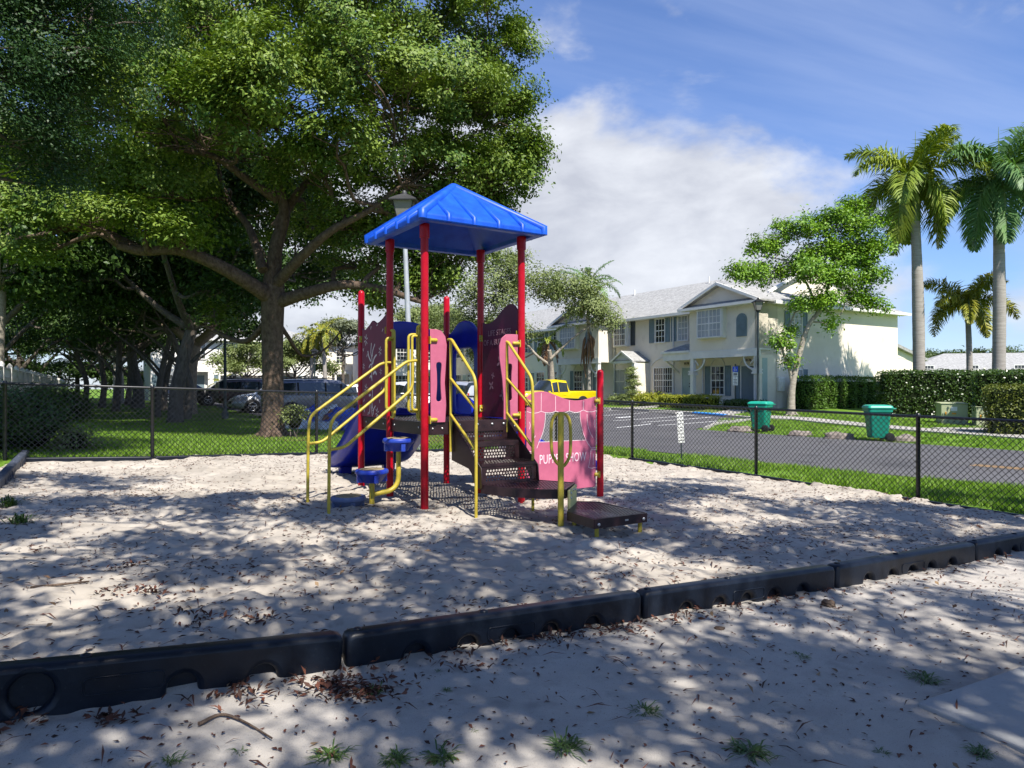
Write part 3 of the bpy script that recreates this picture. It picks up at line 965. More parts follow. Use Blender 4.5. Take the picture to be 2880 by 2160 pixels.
def slide(o, dirv, side, wd, name, prof, humps):
    """o: middle of the deck edge; dirv: downhill; prof: (distance, bed height, wall height)"""
    o, dirv, side = map(Vector, (o, dirv, side))
    P = smooth_path([V(*p) for p in prof], 5)
    h = wd / 2
    mb = MB(); ringn = None; vs = []; fs = []
    for p in P:
        x, zbd, wh = p.x, p.y, max(p.z, .03)
        sec = [(-h, -.05), (-h - .012, wh * .5), (-h, wh), (-h + .03, wh + .012), (-h + .06, wh), (-h + .085, wh * .4), (-h + .15, .01)]
        if humps: sec += [(-.14, .0), (-.05, .10 * min(1, wh / .2)), (.05, .10 * min(1, wh / .2)), (.14, .0)]
        else: sec += [(-.1, -.01), (.1, -.01)]
        sec += [(-a, b) for a, b in reversed(sec[:7])]
        sec += [(h * .7, -.075), (0, -.085), (-h * .7, -.075)]
        ringn = len(sec)
        for a, b in sec:
            vs.append(o + dirv * x + side * a + Z3 * (zbd + b))
    for i in range(len(P) - 1):
        for k in range(ringn):
            k2 = (k + 1) % ringn
            fs.append((i * ringn + k, i * ringn + k2, (i + 1) * ringn + k2, (i + 1) * ringn + k))
    mb.add(vs, fs, True)
    mb.add(vs[:ringn], [tuple(range(ringn))]); mb.add(vs[-ringn:], [tuple(reversed(range(ringn)))])
    s_ = mb.build(name, M['blue'], ps, fixn=True)
    x, zz_ = prof[-2][0] - .05, prof[-2][1] - .05
    for a in (-h * .62, h * .62):
        c = o + dirv * x + side * a
        gr = sand_z(c.x, c.y)
        top = [(-.10, zz_), (.10, zz_), (.075, gr - .1), (-.075, gr - .1)]
        lg = MB(); lg.prism(top, c - dirv * .06, side, Z3, dirv, .12)
        lg.build('slide_foot', M['blue'], s_, bevel=.015, fixn=True)
    return s_
slide(W(.65, -2.04, 0), -V3, U3, 1.16, 'slide', [(0, 1.0, .22), (.12, 1.0, .24), (.35, .86, .26), (.65, .62, .26), (1.0, .38, .25), (1.25, .27, .22), (1.5, .22, .16), (1.62, .20, .08)], True)
slide(W(1.34, -1.5, 0), U3, V3, .80, 'slide', [(0, 1.0, .22), (.1, 1.0, .30), (.35, .86, .32), (.7, .60, .26), (1.1, .36, .25), (1.5, .27, .22), (1.9, .22, .16), (2.05, .20, .08)], False)

# ---- stairs on the front edge
su0, su1 = .36, 1.07
stair = MB()
def tread(mb, v_a, v_b, z):
    perf(mb, W(0, 0, z), U3, V3, su0 + .01, su1 - .01, v_a, v_b - .04, .038, .0115)
    mb.box(W((su0 + su1) / 2, v_b - .02, z - .012), (su1 - su0, .045, .028), U3, V3)
    for k in range(13):
        mb.box(W(su0 + .04 + k * (su1 - su0 - .08) / 12, (v_a + v_b) / 2, z + .002), (.006, (v_b - v_a) * .86, .004), U3, V3)
def riser(mb, v, z0_, z1_):
    mb.box(W((su0 + su1) / 2, v, z0_ + .012), (su1 - su0, .012, .024), U3, V3)
    mb.box(W((su0 + su1) / 2, v, z1_ - .025), (su1 - su0, .012, .05), U3, V3)
    for uu in (su0 + .03, su1 - .03):
        mb.box(W(uu, v, (z0_ + z1_) / 2), (.06, .012, z1_ - z0_), U3, V3)
    perf(mb, W(0, v, 0), U3, Z3, su0 + .06, su1 - .06, z0_ + .024, z1_ - .05, .036, .0125)
t1 = MB(); tread(t1, .03, .30, .78); t1.build('tread', M['deck'], ps)
t2 = MB(); tread(t2, .30, .655, .565); t2.build('tread', M['deck'], ps)
for v, a, b in ((.035, .78, .935), (.295, .565, .775), (.645, .35, .56)):
    r_ = MB(); riser(r_, v, a, b); r_.build('riser', M['deck'], ps)
fr_ = MB(); fr_.box(W((su0 + su1) / 2 + .0, .03, .955), (su1 - su0 + .06, .02, .12), U3, V3)
fp = fr_.build('mounting_plate', M['deck'], ps, bevel=.006)
for uu in (.42, .66, .86, 1.02): bolt(W(uu, .04, .965), U3, V3, fp, .016)
prof = [(.0, 1.0), (.04, 1.0), (.36, .76), (.68, .53), (.70, .33), (.66, .30), (.58, .32), (.52, .36), (.47, .45), (.40, .50), (.0, .56)]
for uu in (su0 - .012, su1 + .012):
    link_mesh(curve_mesh('stringer', [prof], .012, .002, W(uu, 0, 0), V3, Z3, -U3), 'stringer', M['deck'], ps)
# curved landing and low platform
def platform(name, poly, z, th, holes=True):
    mb = MB(); n = len(poly)
    xs_ = [p[0] for p in poly]; ys_ = [p[1] for p in poly]
    cx, cy = sum(xs_) / n, sum(ys_) / n
    perf(mb, W(0, 0, z), U3, V3, min(xs_), max(xs_), min(ys_), max(ys_), .038, .0115, poly)
    o = mb.build(name, M['deck'], ps)
    sk = MB()
    for i in range(n):
        a = poly[i]; b2 = poly[(i + 1) % n]
        pa, pb = W(a[0], a[1], z), W(b2[0], b2[1], z); d = (pb - pa)
        nrm = Vector((d.y, -d.x, 0)).normalized()
        if nrm.dot(W((a[0] + b2[0]) / 2, (a[1] + b2[1]) / 2, z) - W(cx, cy, z)) < 0: nrm = -nrm
        sk.box((pa + pb) / 2 - Z3 * (th / 2 - .003) + nrm * .003, (d.length + .006, .012, th), d.normalized(), nrm, Z3)
        ina = pa + (W(cx, cy, z) - pa).normalized() * .075; inb = pb + (W(cx, cy, z) - pb).normalized() * .075
        sk.add([pa - Z3 * .003, pb - Z3 * .003, inb - Z3 * .003, ina - Z3 * .003], [(0, 1, 2, 3)])
    sk.build('rim', M['deck'], o, fixn=True)
    return o
landing = [(su0, .66), (.42, .9), (.52, 1.10), (.66, 1.27), (.90, 1.43), (1.30, 1.06), (su1 + .02, .66)]
platform('landing', landing, .352, .095)
def Wi(x, y):
    d = V(x, y) - A
    return (d.dot(U), d.dot(Vd))
lowp = [Wi(.56, 7.14), Wi(.775, 6.70), Wi(1.33, 7.05), Wi(.94, 7.74), Wi(.69, 7.78)]
lp = platform('low_platform', lowp, .150, .09)
pa, pb = V(.775, 6.70, 0), V(1.33, 7.05, 0); dd = (pb - pa).normalized(); nn = V(dd.y, -dd.x, 0)
for t in (.07, .93): bolt(pa.lerp(pb, t) + nn * .01 + Z3 * .10, dd, nn, lp, .016)
b = MB(); b.box(pa.lerp(pb, .6) + nn * .0105 + Z3 * .11, (.04, .003, .016), dd, nn, Z3); b.build('maker_plate', M['steel'], lp)
for x, y in ((.81, 6.80), (1.27, 7.06), (.63, 7.2)):
    b = MB(); b.tube([(x, y, .07), (x, y, sand_z(x, y) - .15)], .021, 12); b.build('leg', M['yellow'], ps)
# pale yellow box that joins landing and platform
pa, pb = W(.925, 1.435, 0), W(1.29, 1.085, 0); dd = (pb - pa).normalized(); nn = V(dd.y, -dd.x, 0)
if nn.dot(pa - W(.7, .9, 0)) < 0: nn = -nn
M['paleyellow'] = mk('pale_yellow_paint', (.66, .60, .24), .5, .35, c2=(.50, .46, .18), vscale=14)
b = MB(); b.box((pa + pb) / 2 + nn * .012 + Z3 * .205, ((pb - pa).length, .02, .27), dd, nn, Z3)
jb = b.build('joining_plate', M['paleyellow'], ps, bevel=.005)
for t, z in ((.2, .30), (.8, .30), (.5, .315), (.2, .25)): bolt(pa.lerp(pb, t) + nn * .023 + Z3 * z, dd, nn, jb, .013)

# ---- yellow rails
def rail(paths, r=.0175, name='handrail', parent=None):
    mb = MB()
    for p in paths: mb.tube(p, r, 10)
    return mb.build(name, M['yellow'], parent or ps)
for uu, v_out, tail in ((.315, .62, 0), (1.075, .585, 0)):
    p = W(uu, v_out, 0); zg = sand_z(p.x, p.y) - .2
    main = round_path([W(uu - .0, -.03, 1.945), W(uu, .05, 1.945), W(uu, v_out - .02, 1.50), W(uu, v_out, 1.30), W(uu, v_out, zg)], .08)
    inner = [W(uu, .03, 1.94), W(uu, .03, .66 if uu < .5 else .86)]
    zr = lambda t, a, b: a + (b - a) * t
    rail([main, inner, [W(uu, .03, 1.50), W(uu, v_out, 1.16)], [W(uu, .03, 1.09), W(uu, v_out, .72)]])
# hand post with loop beside the landing
hx, hy = .492, 7.17
b = MB(); zg = sand_z(hx, hy) - .2
b.tube([(hx, hy, zg), (hx, hy, 1.12)], .031, 16)
b.lathe([(.034, 1.12), (.034, 1.145), (.02, 1.15)], (hx, hy, 0), 16)
loopd = V(.93, .36, 0)
c0 = V(hx, hy, 0)
L = [c0 + loopd * .0 + Z3 * .60 - loopd * .03, c0 - loopd * .10 + Z3 * .70, c0 - loopd * .105 + Z3 * 1.06, c0 - loopd * .05 + Z3 * 1.135, c0 + Z3 * 1.14]
b.tube(smooth_path([c0 + Z3 * .60, c0 - loopd * .06 + Z3 * .66, c0 - loopd * .10 + Z3 * .76, c0 - loopd * .105 + Z3 * 1.02, c0 - loopd * .06 + Z3 * 1.12, c0 + Z3 * 1.13], 6), .0165, 10)
b.tube(smooth_path([c0 + Z3 * .585, c0 + loopd * .06 + Z3 * .63, c0 + loopd * .105 + Z3 * .74, c0 + loopd * .105 + Z3 * 1.02, c0 + loopd * .06 + Z3 * 1.12, c0 + Z3 * 1.13], 6), .0165, 10)
b.build('hand_post', M['yellow'], ps)

# climber on the left edge: two arched rails, stepping pods, upright loops
for vv_, (fx, fy) in ((-.86, (-2.33, 8.1)), (-.10, (-1.925, 7.46))):
    top = W(-.05, vv_, 1.70); knee = W(-.25, vv_, 1.70)
    fz = sand_z(fx, fy)
    shoulder = V(fx + .03, fy + .01, fz + .98); foot = V(fx, fy, fz - .2)
    main = round_path([top, W(-.17, vv_, 1.69), shoulder, V(fx + .01, fy, fz + .8), foot], .10)
    s2 = shoulder
    in_top = W(-.10, vv_, 1.68); in_low = W(-.115, vv_, 1.42)
    mid = V(fx + .02, fy, fz + .66)
    end2 = mid.lerp(in_low, .16); end2 = V(end2.x, end2.y, mid.z + .01)
    inner = round_path([in_top, W(-.10, vv_, 1.38), end2, mid], .09)
    rail([main, inner])
for vv_, sgn in ((-.93, 1), (-.07, -1)):
    u_s = -.01
    a = vv_ + sgn * .10
    outer = round_path([W(u_s, vv_, 2.10), W(u_s, a, 2.10), W(u_s, a, 1.03), W(u_s, vv_, 1.03)], .06)
    il = round_path([W(u_s - .0, a, 2.0), W(u_s - .11, a, 2.0), W(u_s - .11, a, 1.12), W(u_s, a, 1.12)], .06)
    il2 = round_path([W(u_s - .02, a - sgn * .045, 1.98), W(u_s - .085, a - sgn * .045, 1.98), W(u_s - .085, a - sgn * .045, 1.14), W(u_s - .02, a - sgn * .045, 1.14)], .05)
    rail([outer, il, il2, [W(u_s - .11, a, 1.70), W(u_s - .05, a, 1.70)], [W(u_s, a - sgn * .05, 2.09), W(u_s, a - sgn * .05, 1.04)]], .0155, 'grab_rail')
def pod(c, r, z, mat, h=.15):
    b = MB()
    b.lathe([(r * .55, z - h), (r * .62, z - h + .01), (r * .93, z - .055), (r, z - .045), (r * 1.01, z - .02), (r * .97, z - .004), (r * .93, z)], (c[0], c[1], 0), 24)
    for k in range(4):
        a = k * math.pi / 2 + .5
        ca, sa_ = math.cos(a), math.sin(a)
        b.box((c[0] + ca * r * .70, c[1] + sa_ * r * .70, z - h * .55), (r * .45, .05, h * .85), (ca, sa_, 0))
    o = b.build('stepping_pod', mat, ps, bevel=.004)
    t = MB(); t.lathe([(r * .74, z - .002), (r * .74, z + .005), (r * .6, z + .007), (1e-4, z + .008)], (c[0], c[1], 0), 24)
    t.build('pod_tread', M['sandtop'], o)
    return o
c1 = W(-.10, -.50, 0); c2 = W(-.43, -.50, 0); c3 = W(-.72, -.47, 0)
pod(c1, .185, .80, M['podtop']); pod(c2, .19, .455, M['podtop']); pod(c3, .195, .175, M['podfade'], .16)
b = MB(); zg = sand_z(c2.x, c2.y) - .2
b.tube([(c2.x, c2.y, zg), (c2.x, c2.y, .34)], .031, 14)
pth = round_path([V(c2.x, c2.y, .16), V(c1.x, c1.y, .20), V(c1.x, c1.y, .68)], .17, 8)
b.tube(pth, .029, 14)
b.build('pod_support', M['yellow'], ps)

# ---- puppet show panel between the right roof post and the low end post
Bp = W(1.3, 0, 0); Gp3 = V(Gp.x, Gp.y, 0)
pd = (Gp3 - Bp).normalized(); pn = V(pd.y, -pd.x, 0)      # pn towards the camera
Lp = (Gp3 - Bp).length
def pp(x, y):
    """photo survey -> (along, height) on the puppet panel"""
    k = (x - 1440) / 2000
    a = (k * Bp.y - Bp.x) / (pd.x - k * pd.y)
    Y = Bp.y + pd.y * a
    return (a, EYE + (1090 - y) / 2000 * Y)
def r6(x, y): return pp(1280 + x / 3.19, 880 + y / 3.19)
top = [r6(638, 760), r6(690, 720), r6(765, 705), r6(830, 712), r6(900, 738), r6(980, 770), r6(1070, 786), r6(1150, 780), r6(1215, 762), r6(1258, 750)]
top = [(a, z) for a, z in top]
cp = [(p.x, p.y) for p in smooth_path([(a, z, 0) for a, z in top], 5)]
bot = .085
xl, xr = cp[0][0], cp[-1][0]
out = [(xl, bot + .02), (xl + .02, bot), (xr - .02, bot), (xr, bot + .02)] + cp[::-1]
wl, wr = [r6(740, 1160), r6(775, 1090), r6(792, 1020), r6(801, 950), r6(803, 890)], [r6(1118, 888), r6(1121, 950), r6(1132, 1020), r6(1148, 1090), r6(1165, 1140)]
sc_top = [r6(803, 890), r6(830, 893), r6(860, 890), r6(885, 884), r6(900, 884), r6(930, 890), r6(965, 890), r6(1000, 882), r6(1022, 880), r6(1050, 886), r6(1085, 889), r6(1118, 886)]
zb_ = (wl[0][1] + wr[-1][1]) / 2
wl[0] = (wl[0][0], zb_); wr[-1] = (wr[-1][0], zb_)
hole = wl + sc_top[1:-1] + wr
pup = link_mesh(curve_mesh('puppet_panel', [out, hole], .022, .004, Bp + V(0, 0, 0), pd, Z3, pn), 'puppet_panel', M['pink'], ps)
mb = MB(); po_ = Bp + pn * .0112
def pst(zpts, r=.0032): stroke(mb, po_, pd, Z3, pn, [r6(*q) for q in zpts], r)
pst([(768, 720), (767, 800), (766, 884)]); pst([(895, 748), (896, 820), (897, 884)]); pst([(1019, 785), (1020, 830), (1020, 880)]); pst([(1146, 790), (1145, 830), (1144, 872)])
pst([(640, 885), (690, 899), (735, 895), (766, 884), (800, 893), (850, 896), (897, 884), (940, 893), (985, 892), (1020, 880), (1060, 891), (1105, 889), (1144, 872), (1180, 886), (1230, 886), (1268, 872)])
pst([(806, 895), (803, 960), (793, 1030), (775, 1095), (738, 1185), (728, 1215)]); pst([(1115, 888), (1118, 950), (1130, 1020), (1150, 1095), (1180, 1160), (1213, 1210)])
pst([(740, 1158), (850, 1155), (960, 1149), (1060, 1145), (1168, 1140)]); pst([(662, 978), (668, 1010), (660, 1045)]); pst([(1178, 908), (1182, 985), (1200, 1060), (1230, 1120)]); pst([(1248, 955), (1242, 990), (1248, 1028)])
pst([(715, 1100), (700, 1130), (676, 1152)]); pst([(1213, 1212), (1265, 1209)]); pst([(1213, 1228), (1265, 1225)]); pst([(1213, 1228), (1207, 1300), (1196, 1360), (1192, 1385), (1225, 1392), (1240, 1386), (1264, 1386)]); pst([(1236, 1262), (1234, 1310), (1233, 1362)])
pst([(640, 1244), (705, 1243)]); pst([(640, 1258), (705, 1256)])
mb.build('engraved_lines', M['engravepink'], pup)['kind'] = 'stuff'
a0, z0_ = r6(752, 1320); a1, z1_ = r6(1170, 1290)
me = text_mesh('lettering', 'PUPPET SHOW', .165, Bp + pd * ((a0 + a1) / 2) + Z3 * ((z0_ + z1_) / 2) + pn * .0115, pd, Z3, pn, .0008, space=1.06)
xsz = [(Vector(v.co) - Bp).dot(pd) for v in me.vertices]
sc_ = (a1 - a0) / (max(xsz) - min(xsz))
for v in me.vertices:
    d = (v.co - Bp).dot(pd) - (a0 + a1) / 2
    v.co += pd * (d * (sc_ - 1))
link_mesh(me, 'lettering', M['engravepink'], pup)
for t, z in ((1, 1.22), (1, .25), (0, 1.22)):
    if t: clamp(Gp3 - pd * .05 + pn * .03 + Z3 * z, -pd, .06, .025)
    else: clamp(Bp + pd * .05 + pn * .03 + Z3 * z, pd, .06, .025)
# ------------------------------------------------------------------ chain-link fences
def chain_panel(a, b, za, zb_, h0, h1, cell=.088):
    """woven wire between two posts; za/zb_ ground height at each end"""
    a = Vector((a[0], a[1], 0)); b = Vector((b[0], b[1], 0))
    L = (b - a).length; d = (b - a) / L; n = Vector((d.y, -d.x, 0))
    H = h1 - h0
    mb = MB()
    def pt(s, h, o):
        return a + d * s + n * o + Z3 * (za + (zb_ - za) * s / L + h0 + h)
    r = .0042
    for sg in (1, -1):
        s0 = -H if sg > 0 else 0.0
        s_ = math.floor(s0 / cell) * cell
        while s_ < (L if sg > 0 else L + H):
            # line s = s_ + sg*h
            h_lo, h_hi = 0.0, H
            if sg > 0:
                h_lo = max(h_lo, -s_); h_hi = min(h_hi, L - s_)
            else:
                h_lo = max(h_lo, s_ - L); h_hi = min(h_hi, s_)
            if h_hi - h_lo > .01:
                mb.tube([pt(s_ + sg * h_lo, h_lo, .0025 * sg), pt(s_ + sg * h_hi, h_hi, .0025 * sg)], r, 4, cap=False, smooth=False)
            s_ += cell
    return mb

def chain_fence(pts, label, ground, extra_posts=()):
    root = thing('chain_link_fence', label, 'fence', (pts[0].x, pts[0].y, gz(pts[0].x, pts[0].y)))
    z = [ground(p) for p in pts]
    H = 1.22
    for i, p in enumerate(pts):
        if i in extra_posts: continue
        b = MB(); b.lathe([(.03, z[i] - .3), (.03, z[i] + H - .02), (.036, z[i] + H - .015), (.036, z[i] + H + .02), (.02, z[i] + H + .045)], (p.x, p.y, 0), 14)
        po = b.build('fence_post', M['black'], root)
        b = MB(); b.lathe([(.0335, z[i] + .55), (.0335, z[i] + .575)], (p.x, p.y, 0), 14); b.build('tie_band', M['black'], po)
    b = MB(); b.tube([V(p.x, p.y, q + H) for p, q in zip(pts, z)], .021, 12)
    b.build('top_rail', M['black'], root)
    for i in range(len(pts) - 1):
        d = (pts[i + 1] - pts[i]).normalized()
        n = V(d.y, -d.x) * .026
        me = chain_panel(pts[i] + n, pts[i + 1] + n, z[i], z[i + 1], .03, H).build('chain_link_mesh', M['black'], root)
        me['kind'] = 'stuff'
    return root
gf = lambda p: gz(p.x, p.y) - .01
far_pts = [V(-12.6, 8.0), V(-10.2, 9.75), V(-7.95, 11.15)] + FENCE_FAR[1:]
chain_fence(far_pts, 'black chain link fence along the lawn behind the play structure', gf)
rd_pts = [FENCE_ROAD[0] + V(.03, -.04)] + FENCE_ROAD[1:]
chain_fence(rd_pts, 'black chain link fence along the road side of the sand', gf, extra_posts=(0,))

# ------------------------------------------------------------------ plastic border timbers
def timber(a, b, h=.185, wd=.10, bury=.10, za=None, zb_=None, mat='border', full_hole=False, label='', group='plastic border timbers edging the sand'):
    a = Vector((a[0], a[1], 0)); b = Vector((b[0], b[1], 0))
    d = (b - a); L = d.length; d.normalize(); n = Vector((d.y, -d.x, 0))
    za = gz(a.x, a.y) - .03 if za is None else za
    zb_ = gz(b.x, b.y) - .03 if zb_ is None else zb_
    d3 = Vector((d.x * L, d.y * L, zb_ - za)).normalized(); up = n.cross(d3)
    if up.z < 0: up = -up
    o = a + Z3 * za
    g = .008
    out = [(g, -bury)]
    holes = ([.20, .36, .50, .64, .80] if not full_hole else [.62, .80]) if h > .12 else []
    out_b = [(L - g, -bury)]
    pts = [(g, -bury)]
    for t in holes:
        c = L * t; r = .062
        pts += [(c - r, -bury)] + [(c + r * math.cos(R(180 - k * 22.5)), max(-bury, .035 + r * math.sin(R(180 - k * 22.5)))) for k in range(0, 9)] + [(c + r, -bury)]
    pts += [(L - g, -bury), (L - g, h - .035), (L - g - .01, h - .01), (L - g - .04, h), (g + .04, h), (g + .01, h - .01), (g, h - .035)]
    sp = [pts]
    if full_hole: sp.append(ring(L * .325, .085, .078, 20))
    me = curve_mesh('border_timber', sp, wd, .026 if h > .12 else .014, o, d3, up, -n if (d3.cross(up)).dot(-n) > 0 else n)
    ob = link_mesh(me, 'border_timber', M[mat])
    root = ob
    tag(ob, label, 'border timber', group)
    # moved so that its origin is at its base
    me.transform(Matrix.Translation(-o)); ob.location = o; WL[ob.name] = o.copy()
    # solid core behind the arched hollows
    core = MB(); core.box(o + d3 * (L / 2) + up * ((h - .03 - bury) / 2), (L - .06, .02, h - .03 + bury - .02), d3, n, up)
    core.build('core', M[mat], ob)
    for t in (.04, .42) if not full_hole else (.42,):
        s = MB(); s.lathe([(.022, 0), (.022, .006), (.012, .010)], o + d3 * (L * t) + up * (h + .0), 14, d3, n, up)
        s.build('stake_cap', M[mat], ob)
    if h < .12: return ob
    inset = MB(); e = n * (-1 if (n.dot(V(-o.x, -o.y, 0)) < 0) else 1)
    x0_, x1_ = L * .42, L * .58
    rp = [d3 * p[0] + up * p[1] for p in rrect(x0_, .055, x1_, .125, .02)]
    path = [o + e * (wd / 2 + .001) + p for p in rp] + [o + e * (wd / 2 + .001) + rp[0]]
    inset.tube(path, .004, 6, cap=False); inset.build('moulded_outline', M[mat], ob)
    return ob
near_lab = ['leftmost near border timber, with a leaf pile against its right end', 'near border timber second from the left, in front of the stepping pods', 'near border timber between the middle joint and the bare patch, in full shade', 'near border timber fourth from the left, with a sunlit moulded panel', 'near border timber running out of the right edge of the picture']
for i in range(5):
    a, b = BJ[i], BJ[i + 1]
    dd = (b - a).normalized()
    dz = (-.012, -.03, -.045, -.045, -.05)[i]
    h = .20
    za, zb_ = gz(a.x, a.y) - .025, gz(b.x, b.y) - .025
    if i == 0: za += .085
    timber(a, b, h, .11, .10, za, zb_, 'border', i == 0, near_lab[i])
lft = [V(-7.95, 11.62) + V(1.0, -1.735) * .5 * 1.85 / 1.0 * k * .999 for k in range(0, 6)]
ords = ['first', 'second', 'third', 'fourth', 'fifth', 'sixth', 'seventh', 'eighth', 'ninth']
for k in range(4):
    a, b = lft[k], lft[k + 1]
    timber(b, a, .16, .11, .1, None, None, 'borderpale', False, '%s pale border timber from the far left corner, beside the bush' % ords[k])
# low edging under the far and the road-side fence
def edging(pts, h, who, off):
    path = []
    tot = 0
    segs = []
    for i in range(len(pts) - 1):
        segs.append((pts[i], pts[i + 1]))
    k = 0
    for a, b in segs:
        L = (b - a).length; n = max(1, round(L / 1.85))
        for j in range(n):
            p, q = a.lerp(b, j / n), a.lerp(b, (j + 1) / n)
            d = (b - a).normalized(); nn = V(d.y, -d.x) * off
            timber(p + nn, q + nn, h, .09, .12, None, None, 'border', False, '%s low edging timber %s' % (ords[k] if k < 9 else ords[k - 9], who if k < 9 else who + ' past the bend'))
            k += 1
edging([V(-7.85, 11.2), V(-6.11, 12.08), V(-3.81, 13.86), V(-1.37, 15.69)], .085, 'from the bush under the lawn fence', .10)
edging([V(2.62, 15.5), V(4.48, 13.05), V(5.94, 10.4), V(7.38, 7.75)], .045, 'from the puppet panel end under the road fence', .10)

# ------------------------------------------------------------------ townhouse
M['stucco'] = noise_mat('cream_stucco', [(.3, (.74, .67, .55)), (.7, (.82, .75, .63))], .8, rough=.9, fine=[(1.1, (.64, .575, .47), .58, .2), (2.5, (.70, .63, .52), .58, .25)], bumps=((.3, 45, .012), (.3, 160, .005)))
M['trim'] = mk('white_trim', (.76, .74, .69), .6, .3, var=.04, vscale=2)
M['shingle'] = noise_mat('grey_shingles', [(.35, (.24, .239, .23)), (.5, (.33, .328, .315)), (.65, (.42, .417, .40))], 4.2, rough=.95, fine=[(14, (.23, .229, .22), .52, .15)], bumps=((.5, 18, .02),))
M['shutter'] = mk('blue_grey_shutter', (.17, .235, .265), .55, .35, var=.06)
M['shutterdark'] = mk('dark_grey_shutter', (.075, .085, .09), .55, .35, var=.06)
M['door'] = mk('blue_grey_door', (.155, .21, .24), .45, .4, var=.04)
M['dooraqua'] = mk('pale_green_door', (.34, .44, .42), .45, .4, var=.04)
M['glass'] = mk('window_glass', (.015, .018, .022), .06, .7, c2=(.04, .045, .05), vscale=.7)
M['blind'] = mk('window_blind', (.45, .46, .45), .35, .6, c2=(.30, .32, .33), vscale=1.1)
M['dark'] = mk('black_trim', (.012, .012, .013), .5, .4)
P0 = V(12.8, 37.0); fu = V(-.52, .854).normalized(); eu = V(.854, .52).normalized()
F3 = V(fu.x, fu.y, 0); E3 = V(eu.x, eu.y, 0)

class House:
    """facade coordinates: s along the front (leftwards in view), o into the building, z up"""
    def __init__(h, root, P, f, e):
        h.root = root; h.P = Vector((P[0], P[1], 0)); h.f = Vector((f[0], f[1], 0)); h.e = Vector((e[0], e[1], 0))
    def pt(h, s, o, z): return h.P + h.f * s + h.e * o + Z3 * z
    def box(h, mb, s0, s1, o0, o1, z0, z1):
        mb.box(h.pt((s0 + s1) / 2, (o0 + o1) / 2, (z0 + z1) / 2), (abs(s1 - s0), abs(o1 - o0), z1 - z0), h.f, h.e, Z3); return mb
    def part(h, name, mat, s0, s1, o0, o1, z0, z1, parent=None, bevel=0):
        return h.box(MB(), s0, s1, o0, o1, z0, z1).build(name, mat, parent or h.root, bevel)
    def window(h, s0, s1, z0, z1, o, cols=3, rows=4, glass='glass', trim=.07, name='window', split=False):
        """front-facing window set on the plane o"""
        mb = MB(); t = trim
        h.box(mb, s0 - t, s1 + t, o - .05, o + .03, z1, z1 + t); h.box(mb, s0 - t - .04, s1 + t + .04, o - .09, o + .03, z0 - t, z0)
        h.box(mb, s0 - t, s0, o - .05, o + .03, z0, z1); h.box(mb, s1, s1 + t, o - .05, o + .03, z0, z1)
        fr = mb.build(name, M['trim'], h.root)
        g = h.part('pane', M[glass], s0, s1, o - .005, o + .02, z0, z1, fr)
        mu = MB(); w = .03
        for i in range(1, cols):
            x = s0 + (s1 - s0) * i / cols
            ww = .07 if split and i == cols // 2 else w
            h.box(mu, x - ww / 2, x + ww / 2, o - .03, o - .006, z0, z1)
        for j in range(1, rows):
            z = z0 + (z1 - z0) * j / rows
            ww = .06 if j * 2 == rows else w
            h.box(mu, s0, s1, o - .031, o - .0062, z - ww / 2, z + ww / 2)
        mu.build('glazing_bars', M['trim'], fr)
        return fr
    def shutter(h, s0, s1, z0, z1, o, mat='shutter'):
        mb = MB(); a = .045
        h.box(mb, s0, s0 + a, o - .05, o, z0, z1); h.box(mb, s1 - a, s1, o - .05, o, z0, z1)
        for z in (z0 + .03, (z0 + z1) / 2, z1 - .03): h.box(mb, s0 + a, s1 - a, o - .05, o, z - .03, z + .03)
        h.box(mb, s0 + a, s1 - a, o - .022, o, z0 + .06, z1 - .06)
        n = 12
        for i in range(n):
            z = z0 + .09 + (z1 - z0 - .18) * i / (n - 1)
            if abs(z - (z0 + z1) / 2) < .05: continue
            h.box(mb, s0 + a, s1 - a, o - .038, o - .02, z - .014, z + .014)
        return mb.build('shutter', M[mat], h.root)
    def door(h, s0, s1, z0, z1, o, mat):
        mb = MB(); h.box(mb, s0 - .07, s0, o - .05, o, z0, z1 + .07); h.box(mb, s1, s1 + .07, o - .05, o, z0, z1 + .07); h.box(mb, s0, s1, o - .05, o, z1, z1 + .07)
        fr = mb.build('door_frame', M['trim'], h.root)
        d = h.part('door_leaf', M[mat], s0, s1, o - .025, o, z0, z1, fr)
        w = (s1 - s0)
        pn_ = MB()
        for a, b in ((.1, .46), (.54, .9)):
            for za_, zb2 in ((.06, .36), (.42, .72), (.78, .94)):
                z_a, z_b = z0 + (z1 - z0) * za_, z0 + (z1 - z0) * zb2
                h.box(pn_, s0 + w * a, s0 + w * b, o - .032, o - .02, z_a, z_b)
        pn_.build('door_panels', M[mat], fr)
        k = MB(); k.sphere(h.pt(s0 + .09, o - .07, z0 + 1.0), .035, 8, 5); k.sphere(h.pt(s0 + .09, o - .06, z0 + 1.18), .03, 8, 5); k.build('door_knob', M['dark'], fr)
        return fr
    def arch(h, s0, s1, z, rise, o, w=.07, name='arch_trim'):
        mb = MB(); n = 12; P = []
        for i in range(n + 1):
            t = i / n
            P.append((s0 + (s1 - s0) * t, z + rise * math.sin(math.pi * t) ** .8))
        for i in range(n):
            a, b = P[i], P[i + 1]
            A_, B_ = h.pt(a[0], o, a[1]), h.pt(b[0], o, b[1])
            mb.box((A_ + B_) / 2, ((B_ - A_).length + .01, .05, w), (B_ - A_).normalized(), h.e)
        return mb.build(name, M['trim'], h.root)

zf = .36; ze = 5.94; zr = 8.6
th = thing('townhouse', 'cream two storey townhouse with grey shingle roof across the road', 'building', (P0.x, P0.y, zf))
H = House(th, P0, fu, eu)
BW = 5.0            # width of a projecting bay
ENDL = 44.0         # length of the row
wall = MB()
